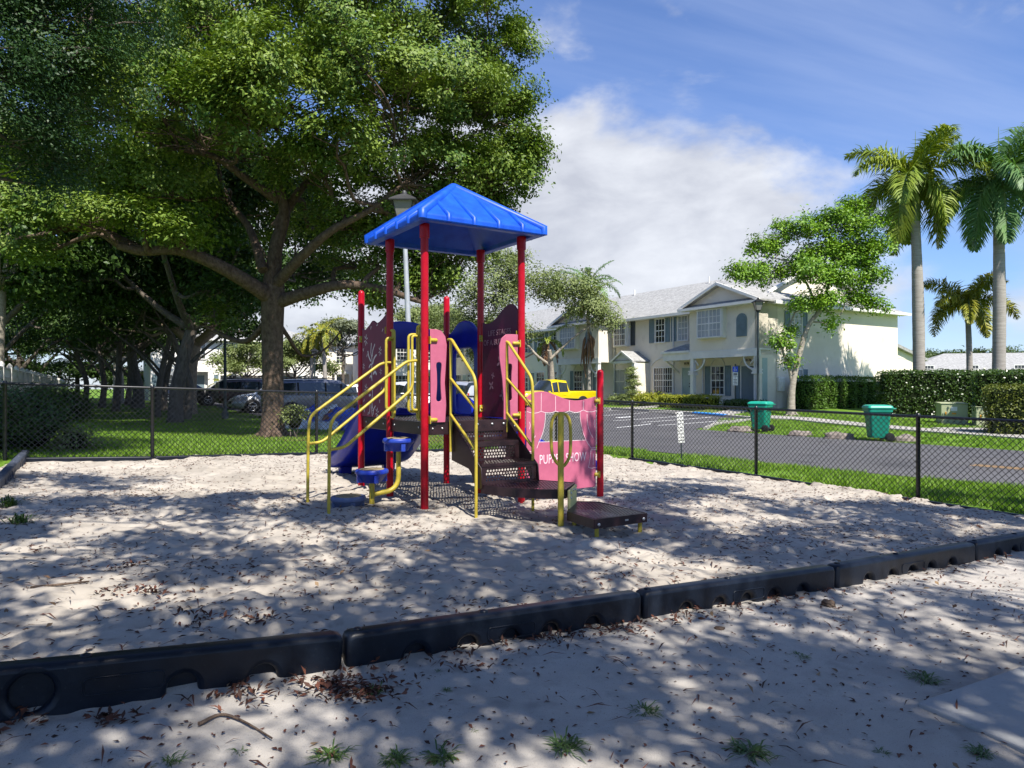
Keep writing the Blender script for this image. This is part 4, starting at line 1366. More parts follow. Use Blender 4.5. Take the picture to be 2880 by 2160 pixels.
# main front wall at o=1.3, end wall at s=0, rear left open to view but closed
H.box(wall, 0.0, ENDL, 1.3, 1.5, zf - .6, ze - .02)
main_wall = wall.build('front_wall', M['stucco'], th)
H.part('end_wall', M['stucco'], 0, .2, .0, 12.7, zf - .6, ze - .021)
H.part('rear_wall', M['stucco'], .2, ENDL, 12.5, 12.7, zf - .6, ze - .03)
H.part('side_wall', M['stucco'], ENDL - .2, ENDL - .001, 1.5, 12.5, zf - .6, ze - .03)
# low rear extension at the far end of the end wall
ex = H.part('rear_extension', M['stucco'], .4, 6, 12.7, 16.0, zf - .6, 3.3)
mb = MB(); mb.add([H.pt(.1, 12.705, 4.15), H.pt(6, 12.705, 4.15), H.pt(6, 16.3, 3.25), H.pt(.1, 16.3, 3.25), H.pt(.1, 12.705, 3.95), H.pt(6, 12.705, 3.95), H.pt(6, 16.3, 3.08), H.pt(.1, 16.3, 3.08)], [(0, 1, 2, 3), (7, 6, 5, 4), (0, 3, 7, 4), (3, 2, 6, 7), (2, 1, 5, 6), (1, 0, 4, 5)])
mb.build('extension_roof', M['shingle'], ex, fixn=True)
mb = MB(); mb.add([H.pt(.38, 12.71, 3.94), H.pt(.38, 16, 3.3), H.pt(.38, 16, 3.2), H.pt(.38, 12.71, 3.2), H.pt(.6, 12.71, 3.94), H.pt(.6, 16, 3.3), H.pt(.6, 16, 3.2), H.pt(.6, 12.71, 3.2)], [(0, 1, 2, 3), (7, 6, 5, 4), (0, 4, 5, 1)])
mb.build('extension_gable', M['stucco'], ex, fixn=True)

# ---- roof: ridge along s at o = 6.35, dutch end at s=0
roof = MB(); oh = .45
er0 = 1.3 - oh; er1 = 12.7 + oh; om = 6.35
hip = 1.9
sk = .75       # skirt height below the gablet
slope = (zr - ze) / (om - er0)
def rz(o): return ze + (min(o, er1 - (o - om) if o > om else o) - er0) * slope if o <= om else ze + (er1 - o) * (zr - ze) / (er1 - om)
o_g0 = er0 + sk / slope; o_g1 = er1 - sk / ((zr - ze) / (er1 - om))
vs = [H.pt(-oh, er0, ze), H.pt(ENDL, er0, ze), H.pt(ENDL, om, zr), H.pt(1.1, om, zr), H.pt(1.1, o_g0, ze + sk),       # front slope
      H.pt(-oh, er1, ze), H.pt(ENDL, er1, ze), H.pt(1.1, o_g1, ze + sk)]
fs = [(0, 1, 2, 3, 4), (5, 7, 3, 2, 6), (0, 4, 7, 5)]
roof.add(vs, fs)
mr = roof.build('roof', M['shingle'], th, fixn=True)
for f in mr.data.polygons:
    pass
sol = mr.modifiers.new('thick', 'SOLIDIFY'); sol.thickness = .08; sol.offset = -1
g = MB(); g.add([H.pt(1.3, o_g0, ze + sk - .1), H.pt(1.3, o_g1, ze + sk - .1), H.pt(1.3, om, zr - .04)], [(0, 1, 2)])
g.add([H.pt(1.32, o_g0, ze + sk - .1), H.pt(1.32, o_g1, ze + sk - .1), H.pt(1.32, om, zr - .04)], [(2, 1, 0)])
g.build('end_gable', M['stucco'], th)
g = MB()
for oa in (o_g0, o_g1):
    a, b = H.pt(1.08, oa - (.25 if oa == o_g0 else -.25), ze + sk - .06), H.pt(1.08, om, zr + .06)
    g.box((a + b) / 2, ((b - a).length, .16, .16), (b - a).normalized(), H.f)
g.build('rake_board', M['trim'], mr)
# fascia and gutter, soffit
mb = MB(); H.box(mb, -oh, ENDL, er0 - .1, er0 + .02, ze - .16, ze + .0); H.box(mb, -oh - .09, -oh + .01, er0 - .1, er1 + .1, ze - .162, ze - .002)
mb.build('gutter', M['trim'], mr)
mb = MB(); H.box(mb, -oh + .02, ENDL, er0 + .03, 1.29, ze - .15, ze - .13); H.box(mb, -oh + .02, -.005, 1.3, er1, ze - .152, ze - .132)
mb.build('soffit', M['trim'], mr)
for s_ in (9.0, 16.5, 4.4, 24):
    v_ = MB(); v_.tube([H.pt(s_, om - .35, zr - .2), H.pt(s_, om - .35, zr + .25)], .05, 8); v_.build('vent_pipe', M['trim'], mr)

def bay(sa_, sb_, mirror, door_mat, win_open):
    """projecting upper storey over an arched porch"""
    c = lambda t: sa_ + (sb_ - sa_) * (1 - t if mirror else t)   # t 0 = right corner in view
    lo_, hi_ = min(sa_, sb_), max(sa_, sb_)
    H.part('bay_wall', M['stucco'], lo_, hi_, 0.0, 1.31, 3.12, ze - .025)
    H.part('belt_trim', M['trim'], lo_ - .03, hi_ + .03, -.035, .0, 3.38, 3.46)
    H.part('porch_ceiling', M['trim'], lo_ + .22, hi_ - .22, .2, 1.29, 3.1, 3.119)
    H.part('porch_beam', M['trim'], lo_ - .02, hi_ + .02, -.025, .2, 3.05, 3.379)
    H.part('porch_floor', M['concrete'], lo_, hi_, -.1, 1.3, zf - .5, zf + .06)
    for s_ in (lo_ + .16, hi_ - .16):
        mb = MB()
        H.box(mb, s_ - .12, s_ + .12, .0, .24, zf, 2.12)
        H.box(mb, s_ - .21, s_ + .21, -.08, .32, 2.12, 2.2); H.box(mb, s_ - .17, s_ + .17, -.05, .29, 2.2, 2.3); H.box(mb, s_ - .21, s_ + .21, -.08, .32, 2.3, 2.36)
        H.box(mb, s_ - .12, s_ + .12, .0, .24, 2.36, 3.05)
        mb.build('porch_column', M['trim'], th)
        d_ = 1 if s_ < (lo_ + hi_) / 2 else -1
        br = MB(); P = [H.pt(s_ + d_ * (.12 + .75 * math.sin(t)), .12, 2.36 + .69 * (1 - math.cos(t))) for t in [R(9 * k) for k in range(11)]]
        br.tube(P, .055, 6); br.tube([H.pt(s_ + d_ * .13, .12, 2.97), H.pt(s_ + d_ * .42, .12, 2.66)], .04, 6)
        br.build('arch_bracket', M['trim'], th)
    # box window
    wa, wb = sorted((c(.46), c(.80)))
    H.part('bay_window_box', M['trim'], wa - .12, wb + .12, -.32, .0, 4.12, 5.80)
    H.window(wa, wb, 4.22, 5.68, -.325, 6, 4, 'blind', .06, split=True)
    # arched louvre
    va, vb = sorted((c(.145), c(.29)))
    arc = [(va, 4.12), (vb, 4.12), (vb, 5.0)] + [((va + vb) / 2 + (vb - va) / 2 * math.cos(R(k * 15)), 5.0 + .36 * math.sin(R(k * 15))) for k in range(1, 12)] + [(va, 5.0)]
    lv = link_mesh(curve_mesh('arched_louvre', [arc], .05, .01, H.pt(0, -.02, 0), H.f, Z3, -H.e), 'arched_louvre', M['shutter'], th)
    sl = MB()
    for k in range(16):
        z = 4.2 + k * .062
        half = (vb - va) / 2 - .07 if z < 5.0 else max(.03, (vb - va) / 2 * math.sqrt(max(0, 1 - ((z - 5) / .36) ** 2)) - .07)
        m_ = (va + vb) / 2
        H.box(sl, m_ - half, m_ + half, -.065, -.04, z - .018, z + .014)
    sl.build('louvre_slats', M['shutter'], lv)
    # porch back wall: window with shutters, door
    ca, cb = sorted((c(.71), c(.90)))
    H.window(ca, cb, 1.02, 2.6, 1.3, 3, 4, 'glass')
    H.shutter(cb + .09, cb + .50, .92, 2.64, 1.3); H.shutter(ca - .50, ca - .09, .92, 2.64, 1.3)
    H.arch(ca - .06, cb + .06, 2.72, .42, 1.28)
    da, db = sorted((c(.235), c(.45)))
    H.door(da, db, zf + .1, 2.58, 1.3, door_mat)
    H.arch(da - .1, db + .1, 2.72, .42, 1.28)
    H.shutter(db + .12, db + .45, zf + .3, 2.62, 1.3) if not mirror else H.shutter(da - .45, da - .12, zf + .3, 2.62, 1.3)
    # gable over the bay
    rm, apx = (lo_ + hi_) / 2, 7.12
    gb = MB(); gb.add([H.pt(lo_ - .05, -.02, ze + .16), H.pt(hi_ + .05, -.02, ze + .16), H.pt(rm, -.02, apx - .1), H.pt(lo_ - .05, 1.5, ze + .16), H.pt(hi_ + .05, 1.5, ze + .16), H.pt(rm, 1.5, apx - .1)], [(0, 1, 2), (5, 4, 3)])
    gb.build('bay_gable', M['stucco'], th, fixn=True)
    rr = MB(); bk = 4.4
    for e_ in (lo_ - oh, hi_ + oh):
        a, b, c2, d_ = H.pt(e_, -.42, ze + .02), H.pt(rm, -.42, apx), H.pt(rm, bk, apx), H.pt(e_, bk, ze + .02)
        rr.add([a, b, c2, d_, a - Z3 * .08, b - Z3 * .08, c2 - Z3 * .08, d_ - Z3 * .08], [(0, 1, 2, 3), (7, 6, 5, 4), (0, 4, 5, 1), (3, 2, 6, 7), (0, 3, 7, 4)])
    r_ = rr.build('bay_roof', M['shingle'], th, fixn=True)
    rk = MB()
    for e_ in (lo_ - oh, hi_ + oh):
        a, b = H.pt(e_, -.45, ze - .03), H.pt(rm, -.45, apx - .05)
        rk.box((a + b) / 2, ((b - a).length + .06, .07, .16), (b - a).normalized(), H.e)
    rk.build('rake_board', M['trim'], r_)
    # pent eave under the gable
    pe = MB(); a = [H.pt(lo_ - oh, -.46, ze - .02), H.pt(hi_ + oh, -.46, ze - .02), H.pt(hi_ + .1, -.03, ze + .18), H.pt(lo_ - .1, -.03, ze + .18)]
    pe.add(a + [p - Z3 * .05 for p in a], [(0, 1, 2, 3), (7, 6, 5, 4), (0, 4, 5, 1), (1, 5, 6, 2), (3, 2, 6, 7), (0, 3, 7, 4)])
    pe.build('pent_eave', M['shingle'], r_, fixn=True)
    gt = MB(); H.box(gt, lo_ - oh, hi_ + oh, -.56, -.44, ze - .17, ze - .021); H.box(gt, lo_ - oh + .03, hi_ + oh - .03, -.43, .0, ze - .165, ze - .15)
    gt.build('gutter', M['trim'], r_)
bay(0.0, 4.85, False, 'door', True)
bay(13.3, 18.3, False, 'door', True)
bay(27.0, 32.0, False, 'dooraqua', True)
# wall between the bays
H.window(8.27, 9.05, 4.28, 5.72, 1.3, 3, 4, 'glass'); H.shutter(9.22, 9.66, 4.25, 5.76, 1.3); H.shutter(7.80, 8.17, 4.25, 5.76, 1.3)
H.window(6.27, 7.05, 4.30, 5.74, 1.3, 3, 4, 'blind'); H.shutter(7.24, 7.66, 4.25, 5.76, 1.3); H.shutter(5.62, 6.08, 4.25, 5.76, 1.3)
H.part('bay_window_box', M['trim'], 11.5, 13.0, 1.0, 1.3, 4.15, 5.82)
H.window(11.72, 12.78, 4.26, 5.70, .995, 6, 4, 'glass', .06, split=True); H.shutter(11.05, 11.46, 4.2, 5.8, 1.3, 'shutterdark')
H.window(7.6, 9.2, 1.08, 2.62, 1.3, 8, 4, 'glass', split=True); H.arch(7.4, 9.45, 2.82, .45, 1.27, .08)
H.door(6.0, 6.72, zf + .1, 2.6, 1.3, 'dooraqua')
H.window(12.05, 13.15, 1.02, 2.58, 1.3, 2, 2, 'blind'); H.part('belt_trim', M['trim'], 9.6, 13.25, 1.25, 1.3, 2.98, 3.06)
# hipped hood over the middle door
hd = MB(); hd.add([H.pt(4.87, .0, 3.55), H.pt(7.2, .0, 3.55), H.pt(6.5, 1.3, 4.02), H.pt(4.87, 1.3, 4.02), H.pt(7.2, 1.3, 3.55)], [(0, 1, 2, 3), (1, 4, 2)])
h_ = hd.build('door_hood', M['shingle'], th, fixn=True)
mb = MB(); H.box(mb, 4.88, 7.22, -.05, 1.29, 3.42, 3.545); H.box(mb, 4.9, 7.1, .05, .25, 3.0, 3.42); H.box(mb, 6.9, 7.1, .25, 1.29, 3.0, 3.42); mb.build('hood_trim', M['trim'], h_)
mb = MB(); mb.tube([H.pt(7.0, .15, 3.05), H.pt(7.0, .6, 2.75), H.pt(7.0, 1.28, 2.3)], .06, 6); mb.build('hood_bracket', M['trim'], h_)
# pedimented portico over the left door
pm = 10.75
mb = MB(); a = [(11.75, 3.16), (9.75, 3.16), (pm, 3.72)]
mb.add([H.pt(s, .0, z) for s, z in a] + [H.pt(s, 1.3, z) for s, z in a], [(0, 1, 2), (0, 3, 4, 1)]); pt_ = mb.build('portico_pediment', M['trim'], th, fixn=True)
mb = MB()
for s_ in (11.9, 9.6):
    q = [H.pt(s_, -.12, 3.12), H.pt(pm, -.12, 3.78), H.pt(pm, 1.3, 3.78), H.pt(s_, 1.3, 3.12)]
    mb.add(q + [p - Z3 * .07 for p in q], [(0, 1, 2, 3), (7, 6, 5, 4), (0, 4, 5, 1), (0, 3, 7, 4)])
mb.build('portico_roof', M['shingle'], pt_, fixn=True)
mb = MB()
for s_ in (11.9, 9.6):
    a, b = H.pt(s_, -.15, 3.06), H.pt(pm, -.15, 3.72); mb.box((a + b) / 2, ((b - a).length, .06, .13), (b - a).normalized(), H.e)
H.box(mb, 9.62, 11.88, -.1, .1, 2.98, 3.12); mb.build('portico_trim', M['trim'], pt_)
H.part('portico_column', M['trim'], 9.65, 9.9, .0, .25, zf, 2.98); H.part('portico_wall', M['stucco'], 9.66, 9.9, .25, 1.3, zf, 2.98)
H.door(10.35, 11.2, zf + .1, 2.5, 1.3, 'shutterdark')
# more of the row beyond the second bay
for s_ in (19.6, 21.8, 24.2, 33.6, 36.2, 39.0, 41.5):
    H.window(s_, s_ + .9, 4.28, 5.7, 1.3, 3, 4, 'glass'); H.shutter(s_ + 1.05, s_ + 1.42, 4.25, 5.75, 1.3); H.shutter(s_ - .5, s_ - .13, 4.25, 5.75, 1.3)
    H.window(s_, s_ + 1.1, 1.05, 2.6, 1.3, 3, 4, 'glass')
H.door(23.2, 24.0, zf + .1, 2.58, 1.3, 'door'); H.door(35.0, 35.8, zf + .1, 2.58, 1.3, 'dooraqua')
# downpipes and meters
for s_, o_ in ((5.02, 1.22), (13.1, 1.2), (7.45, 1.22)):
    mb = MB(); mb.tube([H.pt(s_, o_, ze - .1), H.pt(s_, o_, zf)], .045, 8); mb.build('downpipe', M['trim'], th)
# end wall windows (facing -f), doorway slot of the porch
EH = House(th, P0, eu, fu)
EH.window(2.6, 3.5, 4.18, 5.45, 0.0, 3, 4, 'blind', .06); EH.shutter(3.58, 3.98, 4.1, 5.5, -.0); EH.shutter(2.1, 2.52, 4.1, 5.5, 0)
EH.window(2.75, 3.55, 1.1, 2.35, 0.0, 3, 4, 'blind', .06); EH.arch(2.65, 3.65, 2.45, .35, -.02); EH.shutter(3.62, 4.0, 1.05, 2.4, 0)
EH.part('porch_side_opening', M['dooraqua'], .32, .72, -.012, .0, zf + .1, 2.95)
EH.part('belt_trim', M['trim'], -.03, .95, -.03, 0, 3.385, 3.455)
mb = MB(); EH.box(mb, 1.5, 1.95, -.16, 0, 1.2, 1.95); EH.box(mb, 1.6, 1.8, -.22, -.16, 1.4, 1.7); mb.build('electric_meter', M['trim'], th, bevel=.02)
for tx, s_, o_ in (('8178', 1.72, 1.285), ('8176', 6.36, 1.285)):
    me = text_mesh('house_number', tx, .2, H.pt(s_, o_, 2.9 if s_ < 3 else 2.85), -H.f, Z3, -H.e, .01)
    link_mesh(me, 'house_number', M['dark'], th)
mb = MB(); mb.lathe([(.09, 0), (.12, .03), (.16, .36), (.15, .36), (.145, .33)], H.pt(8.4, .9, zf + .45), 12)
EXTRA_POT = mb

# ------------------------------------------------------------------ simpler houses further off
def far_house(label, P, f, e, L, depth, zf_, h_e, rise, wins, mats, porch=True):
    root = thing('far_townhouse', label, 'building', (P[0], P[1], zf_))
    h = House(root, P, f, e)
    mb = MB(); h.box(mb, 0, L, 0, depth, zf_ - 1, zf_ + h_e); mb.build('wall', M[mats[0]], root)
    r = MB(); oh_ = .5; m_ = depth / 2
    q = [h.pt(-oh_, -oh_, zf_ + h_e), h.pt(L + oh_, -oh_, zf_ + h_e), h.pt(L + oh_, depth + oh_, zf_ + h_e), h.pt(-oh_, depth + oh_, zf_ + h_e), h.pt(m_, m_, zf_ + h_e + rise), h.pt(L - m_, m_, zf_ + h_e + rise)]
    r.add(q, [(0, 1, 5, 4), (1, 2, 5), (2, 3, 4, 5), (3, 0, 4), (3, 2, 1, 0)])
    ro = r.build('roof', M[mats[1]], root, fixn=True)
    mb = MB(); h.box(mb, -oh_ - .05, L + oh_ + .05, -oh_ - .08, -oh_, zf_ + h_e - .16, zf_ + h_e + .02); h.box(mb, -oh_ - .08, -oh_, -oh_, depth + oh_, zf_ + h_e - .16, zf_ + h_e + .02); mb.build('fascia', M['trim'], ro)
    n = wins
    for i in range(n):
        s0 = (i + .35) * L / n
        kind = i % 3
        h.window(s0, s0 + 1.0, zf_ + 3.8, zf_ + 5.2, -.02, 3, 4, 'glass')
        if h_e > 4:
            if kind == 1:
                h.door(s0, s0 + .95, zf_ + .1, zf_ + 2.3, -.02, 'door')
                ar = MB(); h.box(ar, s0 - .5, s0 + 1.4, -.9, -.0, zf_ + 2.6, zf_ + 2.9); h.box(ar, s0 - .45, s0 - .25, -.88, -.68, zf_, zf_ + 2.6); h.box(ar, s0 + 1.15, s0 + 1.35, -.88, -.68, zf_, zf_ + 2.6); ar.build('porch', M['trim'], root)
            else:
                h.window(s0 - .2, s0 + 1.2, zf_ + .8, zf_ + 2.3, -.02, 4, 4, 'glass')
                h.shutter(s0 - .75, s0 - .35, zf_ + .75, zf_ + 2.35, -.02)
    return root
M['whitestucco'] = noise_mat('white_stucco', [(.3, (.74, .72, .66)), (.7, (.82, .80, .74))], .8, rough=.9, bumps=((.2, 45, .012),))
far_house('long white townhouse row behind the parked cars and oak row', (-31.5, 62.0), (.86, .51), (-.51, .86), 15, 10, .2, 5.6, 2.2, 6, ('whitestucco', 'shingle'))
far_house('white townhouse with columned porch seen through the play structure', (-11.6, 66.0), (.86, .51), (-.51, .86), 11, 10, .2, 5.7, 2.2, 4, ('whitestucco', 'shingle'))
far_house('shaded cream townhouse standing behind the shaggy palms', (-21.6, 74.0), (.86, .51), (-.51, .86), 10, 10, .2, 5.9, 2.2, 4, ('stucco', 'shingle'))
fh = far_house('long low townhouse row with grey roof far behind the tall hedge', (48.0, 86.0), (.97, -.24), (.24, .97), 62, 11, -1.2, 4.6, 2.3, 13, ('whitestucco', 'shingle'))
# ------------------------------------------------------------------ vegetation
M['bark'] = mk('bark', (.075, .060, .048), .9, .15, c2=(.17, .145, .12), vscale=5, detail=8, bump=.9, bscale=7, stretch=(3.0, 3.0, 1.0), bdist=.03)
M['barkbrown'] = mk('brown_bark', (.062, .042, .031), .9, .15, c2=(.16, .115, .085), vscale=6, detail=8, bump=1.0, bscale=9, stretch=(2.2, 2.2, 1.4), bdist=.035)
M['barkpale'] = mk('pale_bark', (.22, .19, .15), .85, .2, c2=(.42, .37, .30), vscale=4, detail=8, bump=.6, bscale=9, stretch=(1.5, 1.5, 3.0), bdist=.02)
M['barktan'] = mk('tan_bark', (.20, .145, .10), .9, .15, c2=(.34, .26, .19), vscale=5, detail=8, bump=.9, bscale=8, stretch=(2.5, 2.5, 1.0), bdist=.03)
def leafmat(name, c1, c2, rough=.5, transl=.14, vscale=.9, island=.55, spec=.35):
    return mk(name, c1, rough, spec, c2=c2, vscale=vscale, island=island, transl=transl)
M['leaf_big'] = leafmat('leaf_big_tree', (.028, .088, .010), (.23, .30, .05), vscale=.7, spec=.25, rough=.5)
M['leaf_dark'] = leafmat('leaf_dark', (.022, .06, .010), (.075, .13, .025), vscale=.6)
M['leaf_oak'] = leafmat('leaf_oak', (.10, .145, .04), (.225, .26, .09), vscale=.6, rough=.55)
M['leaf_lime'] = leafmat('leaf_lime', (.05, .15, .008), (.23, .37, .025), vscale=.8)
M['leaf_shade'] = leafmat('leaf_near_shade', (.016, .045, .012), (.036, .08, .02), vscale=.8)  # leaf green darkened so the near crown's deep shade sits in the colour
M['leaf_hedge'] = leafmat('leaf_hedge', (.028, .062, .010), (.075, .13, .022), vscale=1.6, spec=.55, rough=.33)
M['leaf_hedgelime'] = leafmat('leaf_hedge_lime', (.05, .12, .010), (.115, .21, .02), vscale=1.6)
M['leaf_yellow'] = leafmat('leaf_yellow_green', (.13, .19, .012), (.38, .36, .03), vscale=1.6)
M['leaf_far'] = leafmat('leaf_far', (.045, .085, .022), (.10, .14, .045), vscale=.4)
M['leaf_grey'] = leafmat('leaf_grey_green', (.11, .135, .075), (.22, .24, .15), vscale=.6, rough=.6)
M['leaf_gold'] = leafmat('leaf_gold_hedge', (.035, .07, .010), (.17, .18, .02), vscale=1.6)
M['core'] = mk('inner_twigs', (.012, .018, .007), .95, .05, var=.3, vscale=8)
M['frond'] = leafmat('frond_green', (.10, .18, .018), (.33, .37, .05), vscale=.7, island=.4)
M['frond_blue'] = leafmat('frond_blue_green', (.05, .14, .04), (.16, .26, .08), vscale=.7, island=.4)
M['frond_gold'] = leafmat('frond_golden', (.13, .18, .016), (.38, .33, .04), vscale=.9, island=.4)
M['frond_dead'] = leafmat('frond_dead', (.14, .07, .035), (.28, .16, .09), vscale=2, transl=.1)
M['palmtrunk'] = mk('palm_trunk', (.24, .215, .185), .85, .2, c2=(.38, .35, .31), vscale=3, detail=6, bump=.5, bscale=4, stretch=(.6, .6, 7.0), bdist=.02)
M['crownshaft'] = mk('crownshaft', (.10, .17, .04), .4, .4, c2=(.19, .25, .08), vscale=2)
M['grass'] = leafmat('grass_blade', (.09, .19, .012), (.23, .35, .035), vscale=.5, island=.5, transl=.3)
M['weed'] = leafmat('weed_leaf', (.035, .085, .015), (.10, .17, .035), vscale=6, island=.5)
M['litter'] = mk('dead_leaf', (.028, .015, .011), .7, .3, c2=(.15, .055, .032), vscale=20, island=.85)
M['littertan'] = mk('dead_leaf_tan', (.16, .09, .05), .7, .3, c2=(.36, .25, .14), vscale=20, island=.85)

def unit(a):
    return a / np.maximum(np.linalg.norm(a, axis=-1, keepdims=True), 1e-9)

def leaf_cards(P, size, r, up=.6, out=None, aspect=.5, fold=.12, coh=1.0):
    """diamond leaves (folded quads) at points P"""
    n = len(P)
    nrm = r.normal(size=(n, 3)); nrm = unit(nrm) * coh; nrm[:, 2] += up
    if out is not None: nrm += out
    nrm = unit(nrm)
    ax = r.normal(size=(n, 3)); ax -= nrm * (ax * nrm).sum(1, keepdims=True); ax = unit(ax)
    sd = np.cross(nrm, ax)
    L = r.uniform(size[0], size[1], (n, 1)); Wd = L * aspect
    v = np.empty((n, 4, 3))
    v[:, 0] = P; v[:, 1] = P + ax * L * .45 + sd * Wd * .5 + nrm * L * fold; v[:, 2] = P + ax * L; v[:, 3] = P + ax * L * .45 - sd * Wd * .5 + nrm * L * fold
    return v.reshape(-1, 3)

def quads(n):
    return np.arange(n * 4).reshape(n, 4)

def foliage(lobes, r, sub=(.35, .7), per=60, flat=.65, shell=.55, size=(.07, .12), up=.6, aspect=.5, spread=.48):
    """lobes: (centre, (rx,ry,rz), count of clumps) -> leaf verts, clump centres"""
    V_, C_ = [], []
    for c, rad, ns in lobes:
        c = np.array(c, float); rad = np.array(rad if hasattr(rad, '__len__') else (rad, rad, rad * .75), float)
        d = unit(r.normal(size=(ns, 3))); d[:, 2] = np.where(d[:, 2] < -.35, -d[:, 2] * .5, d[:, 2])
        k = shell + (1 - shell) * r.uniform(size=(ns, 1)) ** .6
        cc = c + d * rad * k
        sr = r.uniform(sub[0], sub[1], ns)
        C_.append(cc)
        cnt = np.maximum(3, (per * (sr / np.mean(sub)) ** 2).astype(int))
        ii = np.repeat(np.arange(ns), cnt)
        g = r.normal(size=(len(ii), 3)) * spread
        g[:, 2] *= flat
        P = cc[ii] + g * sr[ii][:, None]
        cn = unit(r.normal(size=(ns, 3))) * .55 + unit(cc - c) * .55
        o_ = cn[ii] + unit(P - cc[ii]) * .25
        V_.append(leaf_cards(P, size, r, up, o_, aspect, coh=.62))
    return np.concatenate(V_), C_

def branch_path(a, b, r, wig=.12, sag=.0, k=4):
    a = Vector(a); b = Vector(b); L = (b - a).length
    pts = [a]
    for i in range(1, k):
        t = i / k
        p = a.lerp(b, t) + Vector(r.normal(size=3)) * (wig * L * math.sin(math.pi * t))
        p.z += sag * L * math.sin(math.pi * t)
        pts.append(p)
    pts.append(b)
    return smooth_path(pts, 3)

def tree(name, label, base, trunk, lobes, leaf, bark, seed, limbs=(), sub=(.35, .7), per=60, size=(.07, .12), flat=.65, shell=.55, twig=.35, rl=(.10, .02), group=None, up=.6, aspect=.5, cat='tree', flare=1.5, spread=.48, droop=0, twr=.012):
    """trunk: [(point, radius)...] in world space"""
    r = np.random.default_rng(seed)
    base = Vector(base)
    root = thing(name, label, cat, base, group)
    mb = MB()
    tp = smooth_path([p for p, q in trunk], 4); n = len(tp); m = len(trunk)
    rr = [np.interp(i / (n - 1) * (m - 1), range(m), [q for p, q in trunk]) for i in range(n)]
    # flare at the foot
    for i in range(n):
        hgt = (tp[i] - tp[0]).length
        rr[i] *= 1 + (flare - 1) * math.exp(-hgt / .35)
    mb.tube(tp, rr, 12)
    if flare > 1.3:
        for k in range(6):
            a = k * 1.05 + r.uniform(0, .6); q = trunk[0][1]
            s = Vector(trunk[0][0])
            e = s + V(math.cos(a), math.sin(a), 0) * (q * r.uniform(2.2, 3.4)); e.z = gz(e.x, e.y) - .04
            mid = s.lerp(e, .45); mid.z = gz(mid.x, mid.y) + q * .35
            mb.tube(smooth_path([s + V(math.cos(a), math.sin(a), 0) * q * .4 + Z3 * .55, mid, e], 3), [q * .42, q * .38, q * .34, q * .3, q * .25, q * .18, q * .1][:7], 7)
    nodes = [(p, q) for p, q in zip(tp, rr)][n // 2:]
    tr = mb.build('trunk', bark, root)
    for path, ra, rb in limbs:
        pp_ = smooth_path(path, 5); k = len(pp_)
        lm = MB(); lr = [ra + (rb - ra) * (i / (k - 1)) ** .8 for i in range(k)]
        lm.tube(pp_, lr, 9); lm.build('limb', bark, root)
        nodes += [(p, q) for p, q in zip(pp_[k // 4:], lr[k // 4:])]
    lv, cc = foliage(lobes, r, sub, per, flat, shell, size, up, aspect, spread)
    br = MB()
    for (c, rad, ns), cl in zip(lobes, cc):
        c = Vector(c)
        best = min(nodes, key=lambda nd: (nd[0] - c).length + (2.0 if nd[0].z > c.z + .3 else 0))
        r0 = min(best[1] * .75, rl[0]); 
        pth = branch_path(best[0], c, r, .10, -.03)
        k = len(pth)
        rads = [r0 + (rl[1] - r0) * i / (k - 1) for i in range(k)]
        br.tube(pth, rads, 7)
        for q in cl[:int(len(cl) * twig)]:
            j = r.integers(k // 2, k)
            br.tube(branch_path(pth[j], q, r, .10, 0, 3), [max(twr, rads[j] * .55)] * 4 + [twr * .7] * 6, 4, cap=False) if False else br.tube([pth[j], pth[j].lerp(Vector(q), .5) + Vector(r.normal(size=3)) * .12, Vector(q)], [max(twr, rads[j] * .5), twr, twr * .6], 4, cap=False)
    br.build('branches', bark, root)['kind'] = 'stuff'
    cr = link_mesh(np_mesh('crown', lv, quads(len(lv) // 4)), 'crown', leaf, root)
    return root

def L_(x, y, d, r_, ns, squash=.85):
    """lobe surveyed from the photograph"""
    p = px(x, y, d)
    return ((p.x, p.y, p.z), (r_, r_, r_ * squash), ns)

